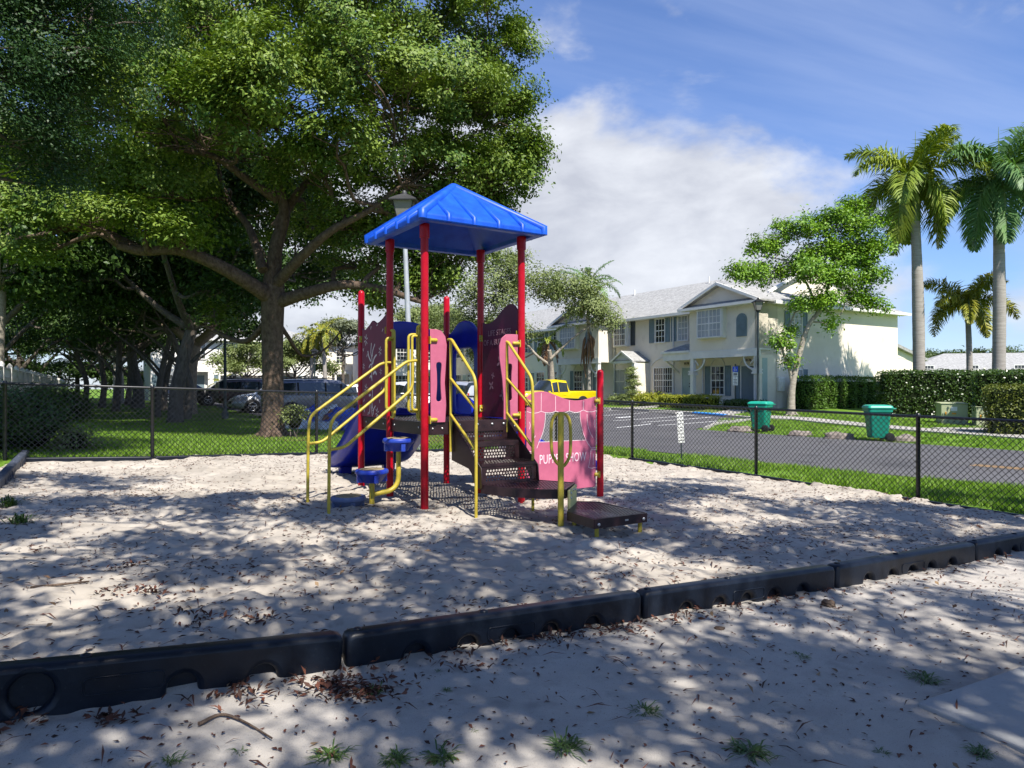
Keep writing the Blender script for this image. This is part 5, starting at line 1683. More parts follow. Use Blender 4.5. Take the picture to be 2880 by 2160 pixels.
# ---- the big spreading tree behind the fence
tb = V(-6.2, 18.4, gz(-6.2, 18.4) - .1)
big_l = [L_(300, 300, 17, 2.3, 42), L_(560, 150, 17.5, 2.5, 50), L_(560, 380, 15.8, 2.0, 40), L_(850, 120, 18, 2.6, 54), L_(820, 330, 15.8, 2.1, 44), L_(1100, 90, 18.5, 2.4, 50), L_(1080, 290, 16.2, 2.0, 42),
         L_(1310, 150, 18.5, 1.7, 34), L_(1330, 380, 18, 1.5, 30), L_(1395, 300, 18, 1.0, 18), L_(1440, 430, 18, .75, 12), L_(1180, 480, 17.5, 1.6, 30), L_(1130, 640, 18, 1.2, 20), L_(1235, 690, 18.5, .95, 16), L_(1290, 560, 18.2, 1.0, 16),
         L_(1000, 540, 19.5, 1.3, 16), L_(700, 470, 20.5, 1.9, 26), L_(450, 540, 18, 1.6, 24), L_(300, 590, 19, 1.6, 24), L_(990, 740, 19.5, .8, 9), L_(880, 640, 20.5, 1.1, 10), L_(150, 440, 17, 2.0, 34), L_(150, 150, 16, 2.1, 36),
         L_(700, -90, 18, 2.7, 40), L_(1100, -70, 18.5, 2.3, 34), L_(350, 0, 17, 2.3, 36), L_(1370, 20, 18.5, 1.35, 22), L_(1420, 150, 18.6, .8, 13), L_(900, 470, 17.0, 1.3, 20), L_(1180, 780, 18.6, .7, 8),
         L_(600, 250, 22, 2.6, 34), L_(950, 230, 22, 2.6, 36), L_(1200, 300, 21.5, 2.0, 26), L_(330, 420, 22, 2.3, 26), L_(700, 620, 21.5, 1.3, 10), L_(520, 640, 20.5, 1.1, 9), L_(1060, 850, 18.4, .55, 6), L_(620, 900, 19.5, .7, 6), L_(1250, 250, 17, 1.4, 22), L_(960, 60, 16.5, 1.8, 30), L_(430, 260, 15.6, 1.6, 26), L_(1440, 300, 18.2, .5, 7), L_(1470, 470, 18.0, .4, 6), L_(1400, 500, 18, .9, 16), L_(1340, 570, 18.3, .8, 12), L_(1230, 770, 18.6, .85, 14), L_(1140, 750, 18.4, .9, 14), L_(1060, 700, 18.4, 1.0, 14), L_(990, 640, 18, 1.1, 16), L_(1280, 480, 17.4, 1.1, 18), L_(640, 60, 15.6, 1.4, 24), L_(1430, 490, 18, .9, 16), L_(1470, 420, 18, .6, 9), L_(1350, 620, 18.4, .8, 13), L_(1270, 640, 18.2, .9, 15), L_(1320, 700, 18.5, .55, 8), L_(1180, 820, 18.6, .6, 8), L_(250, 620, 15.6, .9, 14), L_(400, 650, 16.0, .8, 12), L_(110, 610, 15.8, .9, 14), L_(520, 660, 15.9, .6, 8), L_(60, 700, 16, .6, 8), L_(760, 200, 14.9, 1.2, 22), L_(1000, 180, 15.2, 1.3, 22), L_(700, 330, 14.8, 1.0, 16), L_(950, 400, 15.4, 1.0, 16)]
def pl(*a): return [px(x, y, d) for x, y, d in a]
big_limbs = [(pl((765, 840, 18.3), (690, 790, 17.6), (600, 740, 17.0), (500, 702, 16.6), (400, 706, 16.4), (330, 690, 16.2)), .22, .09),
             (pl((400, 706, 16.4), (250, 640, 16.6), (120, 660, 16.8), (0, 684, 17.0)), .12, .04),
             (pl((780, 850, 18.3), (860, 825, 18.0), (960, 802, 17.8), (1070, 812, 17.8), (1150, 838, 17.9), (1185, 850, 18.0)), .19, .05),
             (pl((775, 800, 18.2), (850, 720, 17.6), (930, 650, 17.2), (1040, 590, 17.0), (1130, 520, 17.2)), .16, .05),
             (pl((768, 820, 18.3), (775, 700, 18.2), (800, 600, 18.2), (775, 500, 18.0), (740, 420, 17.8), (700, 300, 17.6)), .22, .06),
             (pl((775, 640, 18.2), (840, 540, 18.4), (900, 470, 18.6), (960, 360, 18.6)), .14, .05),
             (pl((780, 560, 18.1), (690, 500, 17.6), (600, 440, 17.2), (500, 420, 16.9)), .14, .05),
             (pl((740, 760, 18.0), (700, 640, 18.6), (640, 560, 19.0), (600, 420, 19.4)), .13, .05),
             (pl((960, 360, 18.6), (1080, 330, 18.4), (1200, 310, 18.3), (1330, 330, 18.1)), .09, .03),
             (pl((778, 900, 18.4), (812, 950, 18.6), (850, 1000, 19.5), (910, 985, 20.0), (960, 930, 20.4)), .07, .02),
             (pl((755, 900, 18.4), (690, 960, 18.8), (600, 930, 19.0), (520, 880, 19.2)), .10, .03)]
tree('shade_tree', 'massive spreading tree with dark ridged trunk on the lawn behind the fence', tb,
     [(tb, .27), (V(-6.18, 18.4, 1.2), .26), (V(-6.2, 18.4, 2.6), .275), (px(768, 830, 18.3), .30), (px(772, 760, 18.3), .24)], big_l, M['leaf_big'], M['barkbrown'], 11,
     big_limbs, sub=(.32, .68), per=205, size=(.075, .135), twig=.5, rl=(.09, .022), flare=1.45, flat=.62, shell=.62, spread=.37)

# ---- the row of trees beyond it along the lawn
def canopy(c, R_, h, n, ns, r, rad=(1.3, 2.0)):
    out = []
    for i in range(n):
        a = i * 2.4 + r.uniform(0, .8); k = math.sqrt((i + .5) / n)
        out.append(((c[0] + math.cos(a) * R_ * k, c[1] + math.sin(a) * R_ * k, c[2] + h * (1 - k * k) + r.uniform(-.5, .5)), (r.uniform(*rad),) * 2 + (r.uniform(*rad) * .6,), ns))
    return out
rowr = np.random.default_rng(5)
rows = [(-11.7, 24.7, .22, 'bark', 'slim grey trunk tree, nearest of the row behind the big tree', 5.2, 4.6, 17, 24, (1.0, .3)),
        (-15.5, 34.0, .34, 'barktan', 'tan trunk tree with a sunlit bole beside the dark parked car', 5.0, 4.4, 15, 20, (.4, .6)),
        (-21.6, 41.0, .30, 'bark', 'dark forked tree in the row left of the tan trunk', 5.6, 4.6, 15, 18, (-.8, .2)),
        (-27.6, 50.0, .25, 'barkpale', 'pale ribbed trunk tree, middle of the far row', 5.6, 5.0, 13, 16, (0, 0)),
        (-33.4, 60.0, .26, 'barkpale', 'farthest pale trunk tree at the end of the lawn row', 6, 5, 12, 14, (0, 0))]
for i, (x, y, q, bk, lab, R_, hh, n, ns, ln) in enumerate(rows):
    b = V(x, y, gz(x, y) - .1)
    top = b + V(ln[0] * .5, ln[1] * .5, 3.4)
    lb = canopy((x + ln[0], y + ln[1], 5.6), R_, hh - 1.0, n, ns, rowr) + canopy((x + ln[0] - 1, y + ln[1], 4.1), R_ * .85, .5, 5, 12, rowr, (.8, 1.2))
    limbs = []
    for k in range(4):
        a = k * 1.6 + i
        limbs.append(([top, top + V(math.cos(a) * 1.2, math.sin(a) * 1.2, .8), top + V(math.cos(a) * 3.0, math.sin(a) * 3.0, 1.9 + .3 * k)], q * .72, q * .3))
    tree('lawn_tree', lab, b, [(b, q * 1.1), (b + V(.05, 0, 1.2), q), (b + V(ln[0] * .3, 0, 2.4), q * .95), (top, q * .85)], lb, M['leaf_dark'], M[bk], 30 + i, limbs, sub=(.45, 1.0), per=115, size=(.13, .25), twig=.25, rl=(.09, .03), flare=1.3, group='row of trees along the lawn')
for i, (x, y, q, lab) in enumerate(((-18.4, 37.5, .15, 'thin dark trunk between the tan trunk and the forked tree'), (-24.6, 45.5, .16, 'thin dark leaning trunk left of the forked tree'), (-30.4, 55.0, .17, 'thin dark trunk before the pale ribbed trunks'), (-13.3, 29.0, .14, 'thin dark trunk just behind the slim grey trunk'), (-15.3, 30.6, .13, 'slender dark stem left of the slim grey trunk'), (-20.3, 36.4, .15, 'dark leaning stem half way down the lawn row'), (-23.9, 41.4, .15, 'dark stem left of the forked tree, second in depth'), (-28.4, 47.2, .16, 'dark stem before the pale ribbed trunk'), (-22.2, 48.2, .16, 'dark stem showing between the tan and the forked trunks'))):
    b = V(x, y, gz(x, y) - .1)
    tree('lawn_tree', lab, b, [(b, q * 1.2), (b + V(.15, 0, 1.6), q), (b + V(.5 - .4 * (i % 4), .2, 3.6), q * .8)], canopy((x, y, 5.0), 3.2, 2.4, 8, 14, rowr, (.9, 1.5)), M['leaf_dark'], M['bark'], 130 + i, [([b + V(.15, 0, 1.8), b + V(-.9, .2, 2.9), b + V(-2.2, .3, 3.9)], q * .6, q * .25), ([b + V(.2, 0, 2.4), b + V(1.1, .2, 3.3), b + V(2.4, .3, 4.2)], q * .6, q * .25)], sub=(.4, .9), per=95, size=(.13, .24), twig=.3, flare=1.3, group='row of trees along the lawn')
lefts = [(-18.5, 24.0, .22, 'left edge tree standing just behind the white panel fence', 4.6), (-24.5, 33.0, .24, 'second dark tree behind the white panel fence', 4.8), (-31.5, 45.0, .24, 'third dark tree behind the white panel fence', 5.2), (-40.5, 60, .26, 'farthest dark tree behind the white panel fence', 5.5)]
for i, (x, y, q, lab, R_) in enumerate(lefts):
    b = V(x, y, gz(x, y) - .1)
    top = b + V(.3, 0, 3.0)
    lb = canopy((x, y, 4.6), R_, 4.2, 14, 20, rowr) + canopy((x - 4.2, y - .5, 2.4), R_ * .7, 1.2, 6, 16, rowr)
    limbs = [([top - Z3 * .8, top + V(math.cos(a) * 1.3, math.sin(a) * 1.3, .9), top + V(math.cos(a) * 2.8, math.sin(a) * 2.8, 2.4)], q * .6, q * .25) for a in (0.3, 2.2, 4.3)]
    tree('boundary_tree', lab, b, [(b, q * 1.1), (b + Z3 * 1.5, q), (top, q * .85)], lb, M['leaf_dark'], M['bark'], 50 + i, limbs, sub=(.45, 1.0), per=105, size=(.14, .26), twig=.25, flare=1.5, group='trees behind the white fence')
for i, (x, y, lab) in enumerate(((-44, 72, 'dark leafy tree closing the far end of the lawn, left'), (-37, 74, 'dark leafy tree closing the far end of the lawn, right'), (-50, 62, 'dark leafy tree deep behind the white fence'))):
    b = V(x, y, gz(x, y) - .1)
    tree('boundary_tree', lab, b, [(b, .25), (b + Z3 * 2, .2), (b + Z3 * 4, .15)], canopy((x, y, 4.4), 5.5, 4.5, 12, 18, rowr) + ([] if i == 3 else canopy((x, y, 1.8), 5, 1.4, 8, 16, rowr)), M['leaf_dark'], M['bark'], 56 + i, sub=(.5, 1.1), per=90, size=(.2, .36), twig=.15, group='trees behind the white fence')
# pale straight trunk at the very left edge
b = V(-16.05, 22.1, gz(-16.05, 22.1) - .1)
tree('pale_trunk_tree', 'tree with smooth pale trunk at the left edge of the picture', b, [(b, .26), (b + Z3 * 2, .23), (b + V(.1, 0, 4.2), .2)], canopy((-16.2, 22.0, 6.6), 3.2, 2.4, 10, 18, rowr), M['leaf_dark'], M['barkpale'], 61, sub=(.4, .9), per=110, size=(.12, .22), flare=1.1)

# ---- the two trees whose crowns hang over the camera and throw the dappled shade
def over_canopy(pts, r, z0, z1, ns, rad):
    return [((x, y, r.uniform(z0, z1)), (r.uniform(*rad),) * 2 + (.7,), ns + int(r.integers(-2, 3)) + (5 if y < -.5 else 0)) for x, y in pts]
r_ = np.random.default_rng(77)
pts = []
for _ in range(6000):
    x, y = r_.uniform(-5.0, 10.5), r_.uniform(-7.0, 6.3)
    # thin out where the picture is sunny
    w = 1.0
    if y > 1.6: w = .75 if x > 3.4 else .45
    if x < -1.5 and y > -1: w = .5
    if r_.uniform() > w: continue
    if (x - 1.0) ** 2 + (y - 5.6) ** 2 < 1.9 ** 2 or (y > 4.6 and x < 3.2): continue
    if any((x - a) ** 2 + (y - b2) ** 2 < 1.12 ** 2 for a, b2 in pts): continue
    pts.append((x, y))
SHADE1 = [p for p in pts if p[0] >= 1.5]; SHADE2 = [p for p in pts if p[0] < 1.5]
b = V(6.6, -4.2, gz(6.6, -4.2) - .1)
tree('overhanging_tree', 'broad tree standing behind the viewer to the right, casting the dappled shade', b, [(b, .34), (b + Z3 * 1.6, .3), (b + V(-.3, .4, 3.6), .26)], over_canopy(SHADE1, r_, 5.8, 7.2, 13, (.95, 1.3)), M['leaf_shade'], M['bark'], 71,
     [([b + V(-.3, .4, 3.4), b + V(-1.5, 1.8, 4.9), b + V(-3.0, 3.2, 6.2)], .11, .03), ([b + V(-.3, .4, 3.4), b + V(1.2, 2.6, 5.0), b + V(1.4, 5.6, 6.5)], .11, .03), ([b + V(-.3, .4, 3.4), b + V(-.6, -.8, 5.0), b + V(-2.0, -1.6, 6.4)], .10, .03)], sub=(.28, .5), per=120, size=(.09, .15), twig=.04, shell=.1, spread=.42, rl=(.035, .012), twr=.006)
b = V(-5.2, -3.6, gz(-5.2, -3.6) - .1)
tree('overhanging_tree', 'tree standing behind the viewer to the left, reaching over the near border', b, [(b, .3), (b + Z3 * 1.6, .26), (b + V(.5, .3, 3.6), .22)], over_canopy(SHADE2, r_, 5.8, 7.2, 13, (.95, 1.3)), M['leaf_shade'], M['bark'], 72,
     [([b + V(.5, .3, 3.4), b + V(2.0, 1.0, 5.0), b + V(3.8, 1.6, 6.4)], .10, .03), ([b + V(.5, .3, 3.4), b + V(1.2, 2.4, 5.0), b + V(2.4, 4.6, 6.6)], .10, .03)], sub=(.28, .5), per=120, size=(.09, .15), twig=.04, shell=.1, spread=.42, rl=(.035, .012), twr=.006)
# near crown that fills the top left corner, its trunk left of the picture
b = V(-10.4, 6.6, gz(-10.4, 6.6) - .1)
lob = [L_(-60, 60, 9.5, 1.3, 26), L_(120, 40, 9.8, 1.2, 26), L_(260, 20, 10.2, 1.0, 18), L_(60, 230, 9.6, 1.1, 22), L_(220, 200, 10, .9, 16), L_(60, 420, 9.8, .85, 14), L_(-80, 330, 9.3, 1.2, 20), L_(160, 330, 10.2, .7, 10), L_(-200, 100, 8.6, 1.3, 20), L_(-150, -160, 9.0, 1.5, 24), L_(150, -160, 9.8, 1.4, 24), L_(110, 520, 10.2, .5, 6)]
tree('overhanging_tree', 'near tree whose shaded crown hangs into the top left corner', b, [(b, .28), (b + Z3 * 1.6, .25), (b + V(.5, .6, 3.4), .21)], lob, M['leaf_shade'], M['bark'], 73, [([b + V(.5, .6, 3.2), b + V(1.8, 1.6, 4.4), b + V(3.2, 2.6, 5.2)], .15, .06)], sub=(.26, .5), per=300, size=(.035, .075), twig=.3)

# ---- small tree in front of the end wall of the townhouse
tb = V(12.95, 33.0, gz(12.95, 33.0) - .1)
t33 = lambda x, y, d=33: px(x, y, d)
lime_l = [L_(2125, 775, 33, .95, 20), L_(2080, 770, 33, .6, 11), L_(2160, 700, 33, .85, 17), L_(2250, 660, 33, 1.05, 24), L_(2345, 625, 33, 1.05, 24), L_(2420, 650, 33, .95, 20), L_(2465, 700, 33, .7, 13), L_(2290, 770, 32.4, 1.0, 20), L_(2390, 740, 33.5, 1.05, 22), L_(2455, 790, 33, .75, 13), L_(2330, 850, 32.6, .8, 15), L_(2410, 850, 33, .75, 13), L_(2465, 860, 33, .5, 7), L_(2260, 860, 32.6, .65, 11), L_(2230, 930, 33, .38, 5), L_(2200, 970, 33, .42, 6), L_(2220, 1020, 33, .3, 4), L_(2185, 960, 33, .3, 3), L_(2400, 590, 33.4, .6, 9), L_(2470, 620, 33.2, .45, 6), L_(2215, 775, 33.3, .8, 13), L_(2200, 640, 33, .4, 5), L_(2340, 915, 32.8, .3, 3), L_(2320, 710, 33, 1.0, 24), L_(2260, 740, 33, .9, 18), L_(2410, 710, 33.2, .9, 18), L_(2350, 790, 32.8, .9, 18), L_(2400, 800, 33, .8, 14)]
tree('leaning_tree', 'small lime green tree with leaning forked trunk in front of the end wall', tb, [(tb, .17), (t33(2228, 1090), .15), (t33(2245, 1010), .125), (t33(2272, 920), .11), (t33(2310, 870), .09)], lime_l, M['leaf_lime'], M['barkpale'], 81,
     [([t33(2228, 1080), t33(2218, 1030), t33(2200, 980), t33(2215, 930), t33(2235, 880)], .085, .04), ([t33(2310, 870), t33(2330, 800), t33(2350, 740), t33(2380, 680)], .08, .03), ([t33(2300, 880), t33(2270, 800), t33(2220, 740), t33(2150, 720)], .07, .025), ([t33(2318, 868), t33(2352, 890), t33(2372, 870), t33(2376, 830)], .035, .02)], sub=(.26, .5), per=95, size=(.10, .19), twig=.35, rl=(.05, .014), flare=1.4, spread=.5, flat=.95, shell=.2)

# ---- oak in front of the left part of the townhouse
tb = V(2.55, 45.2, gz(2.55, 45.2) - .1)
oak_l = [L_(1395, 775, 44.5, 1.68, 26), L_(1385, 850, 44.5, 2.13, 34), L_(1500, 815, 44.5, 2.24, 36), L_(1610, 840, 44.5, 2.02, 34), L_(1665, 880, 44.5, 1.51, 24), L_(1700, 900, 44.5, 0.90, 10), L_(1420, 950, 44.5, 1.90, 26), L_(1320, 920, 45.5, 1.68, 22), L_(1260, 930, 48.5, 1.68, 20), L_(1210, 960, 50.5, 1.46, 16), L_(1340, 1000, 45.5, 1.23, 12), L_(1440, 730, 44.8, 0.90, 9)]
p40 = lambda x, y, d=44.5: px(x, y, d)
tree('live_oak', 'grey green oak in front of the left half of the townhouse', tb, [(tb, .22), (p40(1552, 1080, 45), .19), (p40(1550, 1030, 44.8), .16), (p40(1545, 985), .14)], oak_l, M['leaf_oak'], M['barkpale'], 91,
     [([p40(1550, 1030, 44.8), p40(1510, 1000), p40(1470, 960), p40(1400, 930)], .11, .05), ([p40(1548, 1010), p40(1600, 960), p40(1640, 930), p40(1680, 900)], .09, .04)], sub=(.4, .78), per=120, size=(.12, .21), twig=.3, rl=(.06, .02), spread=.5, flat=.85)
for i, (x, y, d, s_, lab) in enumerate(((1215, 905, 62, 1.0, 'pale green tree behind the back posts of the play structure'), (690, 1015, 62, .9, 'small oak with forked trunk in front of the white townhouse row'), (830, 1010, 60, .9, 'small oak beside the shaggy palms beyond the van'), (965, 950, 63, 1.0, 'silvery grey tree right of the shaggy palms'), (470, 1000, 66, 1.0, 'far oak seen between the lawn trunks'))):
    p = px(x, y, d); b = V(p.x, p.y, gz(p.x, p.y) - .1)
    rr2 = np.random.default_rng(200 + i)
    lb = canopy((p.x, p.y, p.z - .6), 2.9 * s_, 1.5, 9, 14, rr2, (.9, 1.4))
    tree('courtyard_tree', lab, b, [(b, .18), (b + Z3 * 1.2, .16), (V(p.x, p.y, max(p.z - 1.6, b.z + 1.8)), .13)], lb, M['leaf_grey'] if i == 3 else M['leaf_oak'], M['bark'], 210 + i, sub=(.4, .8), per=80, size=(.16, .28), twig=.3, rl=(.07, .025))
# far tree line over the right-hand roofs
for i, (x, w_, hh) in enumerate(((2610, 3.2, 1.2), (2665, 4.0, 1.6), (2770, 4.2, 1.8), (2865, 3.0, 1.2), (2920, 4.5, 1.6), (2560, 3, 1.0))):
    p = px(x, 1000 - hh * 4, 110); b = V(p.x, p.y, 0)
    tree('distant_tree', ['distant tree over the low roof, left of the short palm', 'rounded distant tree just left of the short palm trunk', 'distant tree between the short palm and the second tall palm', 'distant tree at the right edge over the low roof', 'distant tree beyond the right edge', 'distant tree hidden behind the first tall palm'][i], b, [(b, .3), (V(p.x, p.y, p.z - 1), .2)], canopy((p.x, p.y, p.z - 2.2), w_, hh, 7, 16, np.random.default_rng(300 + i), (1.4, 2.2)), M['leaf_far'], M['bark'], 310 + i, sub=(.6, 1.2), per=80, size=(.3, .5), twig=.1)

# ------------------------------------------------------------------ palms
def frond_mesh(o, az, e0, L, r, leaflet=.55, n=58, droop=1.15, plume=.5, curl=0.0, width=.042):
    """arching rachis with two rows of leaflets; returns tri arrays + rachis path"""
    o = np.array(o, float)
    hd = np.array([math.cos(az), math.sin(az), 0])
    seg = 22; P = [o]; e = e0; T = []
    for i in range(seg):
        t = i / seg
        d = hd * math.cos(e) + np.array([0, 0, 1]) * math.sin(e)
        T.append(d); P.append(P[-1] + d * (L / seg))
        e -= droop * (1.0 / seg) * (.5 + 1.5 * t)
        e = max(e, -1.45)
    P = np.array(P); T.append(T[-1]); T = np.array(T)
    sd0 = np.cross(hd, [0, 0, 1])
    verts = []; faces = []
    for i in range(n):
        t = .10 + .90 * (i + r.uniform(0, .8)) / n
        k = min(t * seg, seg - .01); j = int(k); fr = k - j
        p = P[j] * (1 - fr) + P[j + 1] * fr; tg = T[j]
        nu = np.cross(sd0, tg); nu /= np.linalg.norm(nu)
        ll = leaflet * L / 3.0 * 1.0 * (math.sin(math.pi * min(1, .18 + t * .80)) ** .7) * r.uniform(.85, 1.1)
        for s in (-1, 1):
            lift = r.normal(0, plume) + .15
            d = sd0 * s * 1.0 + tg * (.55 + .5 * t) + nu * lift
            d /= np.linalg.norm(d)
            d2 = d + np.array([0, 0, -1]) * r.uniform(.6, 1.1); d2 /= np.linalg.norm(d2)
            wv = np.cross(d, nu); wv /= np.linalg.norm(wv) + 1e-9
            w = width * r.uniform(.8, 1.2)
            m_ = p + d * ll * .5; tip = m_ + d2 * ll * .5
            b = len(verts)
            verts += [p + wv * w * .3, p - wv * w * .3, m_ + wv * w * .5, m_ - wv * w * .5, tip]
            faces += [(b, b + 1, b + 3), (b, b + 3, b + 2), (b + 2, b + 3, b + 4)]
    return np.array(verts), np.array(faces), [Vector(q) for q in P]

def palm(name, label, base, top, r0, r1, n, L, mat, seed, shaft=1.6, e_range=(1.25, -.55), leaflet=.62, plume=.5, bulge=0.0, droop=1.2, spear=True, nl=58, dead=0, width=.042, trunkmat='palmtrunk'):
    r = np.random.default_rng(seed)
    base = Vector(base); top = Vector(top)
    root = thing(name, label, 'palm tree', base)
    mb = MB(); k = 26; pts = []; rs = []
    for i in range(k + 1):
        t = i / k
        pts.append(base.lerp(top, t) + V(math.sin(t * 3) * .06, 0, 0))
        rs.append((r0 + (r1 - r0) * t + bulge * math.exp(-((t - .55) / .25) ** 2)) * (1 + .25 * math.exp(-t * 18)) * (1 + (.02 if i % 2 else 0)))
    mb.tube(pts, rs, 16); mb.build('trunk', M[trunkmat], root)
    c = pts[-1]
    if shaft:
        mb = MB(); mb.tube([c - Z3 * .03, c + Z3 * shaft * .5, c + Z3 * shaft], [r1 * 1.05, r1 * .95, r1 * .45], 14); mb.build('crownshaft', M['crownshaft'], root)
    o = c + Z3 * shaft * .92
    for i in range(n):
        t = (i + .5) / n
        az_ = i * 2.39996 + r.uniform(-.25, .25)
        e0 = e_range[0] + (e_range[1] - e_range[0]) * t ** .8 + r.uniform(-.12, .12); dr = droop * (.5 + .7 * t)
        v, f, P = frond_mesh(o, az_, e0, L * r.uniform(.85, 1.05), r, leaflet, nl, dr, plume, width=width)
        fm = mat if i < n - dead else M['frond_dead']
        fo = link_mesh(np_mesh('frond', v, f), 'frond', fm, root)
        mb = MB(); m_ = len(P); mb.tube(P, [.035 * (1 - q / m_) + .006 for q in range(m_)], 5); mb.build('rachis', M['crownshaft'] if i < n - dead else M['frond_dead'], fo)
    if spear:
        mb = MB(); mb.tube([o, o + Z3 * .9, o + Z3 * 2.2], [.05, .03, .006], 6); mb.build('spear_leaf', M['crownshaft'], root)
    return root
def gpt(x, d):
    X = (x - 1440) / 2000 * d
    return V(X, d, gz(X, d) - .1)
palm('royal_palm', 'tall royal palm with yellow green fronds, nearest the townhouse', gpt(2585, 34), px(2574, 622, 34), .27, .20, 15, 3.7, M['frond'], 401, shaft=2.3, e_range=(1.35, -.85), bulge=.03, nl=125, leaflet=.95, plume=.6, droop=1.9, width=.075)
palm('royal_palm', 'tall royal palm with blue green fronds at the right edge', gpt(2806, 33), px(2808, 618, 33), .28, .22, 16, 3.9, M['frond_blue'], 405, shaft=2.3, e_range=(1.4, -.85), bulge=.02, nl=125, leaflet=.95, plume=.6, droop=1.7, dead=0, width=.07)
palm('foxtail_palm', 'short golden palm between the two tall royal palms', gpt(2725, 35), px(2722, 900, 35), .16, .12, 11, 2.5, M['frond_gold'], 403, shaft=.9, nl=130, leaflet=.85, plume=1.2, droop=1.7, spear=False, e_range=(1.2, -.3), width=.06)
palm('slender_palm', 'slender palm with brown dead skirt in front of the townhouse', gpt(1656, 46), px(1653, 880, 46), .13, .10, 10, 2.6, M['frond'], 404, shaft=.8, nl=44, plume=.25, droop=1.5, dead=0, spear=False, e_range=(1.1, -.1))
def skirt(name, p, n, L, seed):
    r = np.random.default_rng(seed); mb = MB()
    return p
palm('slender_palm', 'feathery palm rising behind the grey green oak', gpt(1640, 50), px(1655, 835, 50), .16, .12, 11, 2.9, M['frond_blue'], 409, shaft=1.0, nl=40, plume=.25, droop=1.3, spear=False, e_range=(1.2, -.1), width=.06)
palm('slender_palm', 'low drooping palm in the shrubbery left of the townhouse porch', gpt(1545, 46), px(1540, 985, 46), .13, .10, 9, 2.0, M['frond'], 411, shaft=.7, nl=36, plume=.25, droop=1.7, dead=2, spear=False, e_range=(1.0, -.5), width=.06)
palm('shaggy_palm', 'yellowish shaggy palm beyond the van, left of a pair', gpt(870, 58), px(878, 960, 58), .16, .14, 14, 2.2, M['frond_gold'], 415, shaft=.5, nl=36, plume=.6, droop=2.0, spear=False, e_range=(1.1, -.9), width=.08)
palm('shaggy_palm', 'yellowish shaggy palm beyond the van, right of a pair', gpt(915, 57), px(908, 945, 57), .17, .14, 14, 2.2, M['frond_gold'], 417, shaft=.5, nl=36, plume=.6, droop=2.0, spear=False, e_range=(1.1, -.9), width=.08)
palm('young_palm', 'tiny bright yellow palm in front of the white townhouse row', gpt(620, 58), px(620, 1085, 58), .08, .06, 9, 1.3, M['frond_gold'], 419, shaft=.2, nl=26, plume=.4, droop=1.6, spear=False, width=.07)
# hanging dead skirt of the slender palm
sk_o = thing('dead_palm_skirt', 'hanging brown dead fronds wrapped round the slender palm trunk', 'dead fronds', px(1653, 1000, 45.9))
rr3 = np.random.default_rng(9)
for i in range(9):
    a = rr3.uniform(0, 6.28); p = px(1653 + rr3.uniform(-3, 3), 935 + i * 6, 46)
    mb = MB(); d = V(math.cos(a), math.sin(a), 0)
    q = [p + d * .1, p + d * rr3.uniform(.2, .4) - Z3 * .5, p + d * rr3.uniform(.15, .45) - Z3 * rr3.uniform(1.0, 1.9)]
    mb.tube(smooth_path(q, 4), [.03, .06, .09, .10, .09, .08, .06, .04, .02], 5); mb.build('dead_frond', M['frond_dead'], sk_o)

# ------------------------------------------------------------------ hedges and shrubs
def hedge(name, label, a, b, wd, z0, z1, mat, seed, n, size=(.05, .10), group=None, lumps=0.0, cat='hedge'):
    r = np.random.default_rng(seed)
    a = Vector(a); b = Vector(b); d = (b - a); L = d.length; d = d / L; nn = V(d.y, -d.x)
    root = thing(name, label, cat, ((a.x + b.x) / 2, (a.y + b.y) / 2, z0), group)
    H_ = z1 - z0
    mb = MB(); c = (a + b) / 2
    mb.box((c.x, c.y, z0 + (H_ - .1) / 2), (L - .16, wd - .16, H_ - .1), (d.x, d.y, 0), (nn.x, nn.y, 0)); mb.build('inner_twigs', M['core'], root)
    # points on the five faces
    areas = np.array([L * H_, L * H_, wd * H_, wd * H_, L * wd]); k = r.choice(5, n, p=areas / areas.sum())
    s = r.uniform(0, L, n); w = r.uniform(-wd / 2, wd / 2, n); z = r.uniform(0, H_, n)
    w = np.where(k == 0, wd / 2, np.where(k == 1, -wd / 2, w)); s = np.where(k == 2, 0, np.where(k == 3, L, s)); z = np.where(k == 4, H_, z)
    jit = r.normal(0, .035, (n, 3))
    wob = vnoise(s + z * .3, z + w, seed, .5) * .05 + lumps * np.abs(np.sin(s * math.pi / .85))
    out = np.zeros((n, 3))
    dn = np.array([d.x, d.y, 0]); nv = np.array([nn.x, nn.y, 0])
    out[k == 0] = nv; out[k == 1] = -nv; out[k == 2] = -dn; out[k == 3] = dn; out[k == 4] = (0, 0, 1)
    P = np.array([a.x, a.y, z0]) + s[:, None] * dn + w[:, None] * nv + z[:, None] * np.array([0, 0, 1]) + out * wob[:, None] + jit
    # soften the arrises
    v = leaf_cards(P, size, r, .35, out * .8, .55)
    link_mesh(np_mesh('foliage', v, quads(n)), 'foliage', mat, root)
    return root
hedge('clipped_hedge', 'tall dark clipped hedge below the royal palms', (17.4, 33.4), (27.5, 31.2), 1.5, -.15, 2.12, M['leaf_hedge'], 501, 17000, (.07, .14))
hedge('clipped_hedge', 'dark clipped hedge closing in from the right edge, behind the low lit hedge', (18.6, 28.6), (24.0, 25.6), 1.5, -.25, 1.98, M['leaf_hedge'], 502, 12000, (.06, .12))
hedge('clipped_hedge', 'low hedge with golden top at the right edge beside the utility boxes', (16.25, 24.3), (21.0, 22.0), 1.3, -.3, 1.42, M['leaf_gold'], 503, 10000, (.05, .10))
na = V(.52, -.854)
def ewp(t, o): return P0 + eu * t + na * o
hedge('clipped_hedge', 'bright green fluted hedge against the end wall of the townhouse', ewp(1.7, 1.2), ewp(8.8, 1.2), .9, .25, 1.82, M['leaf_hedgelime'], 504, 15000, (.06, .11), lumps=.14)
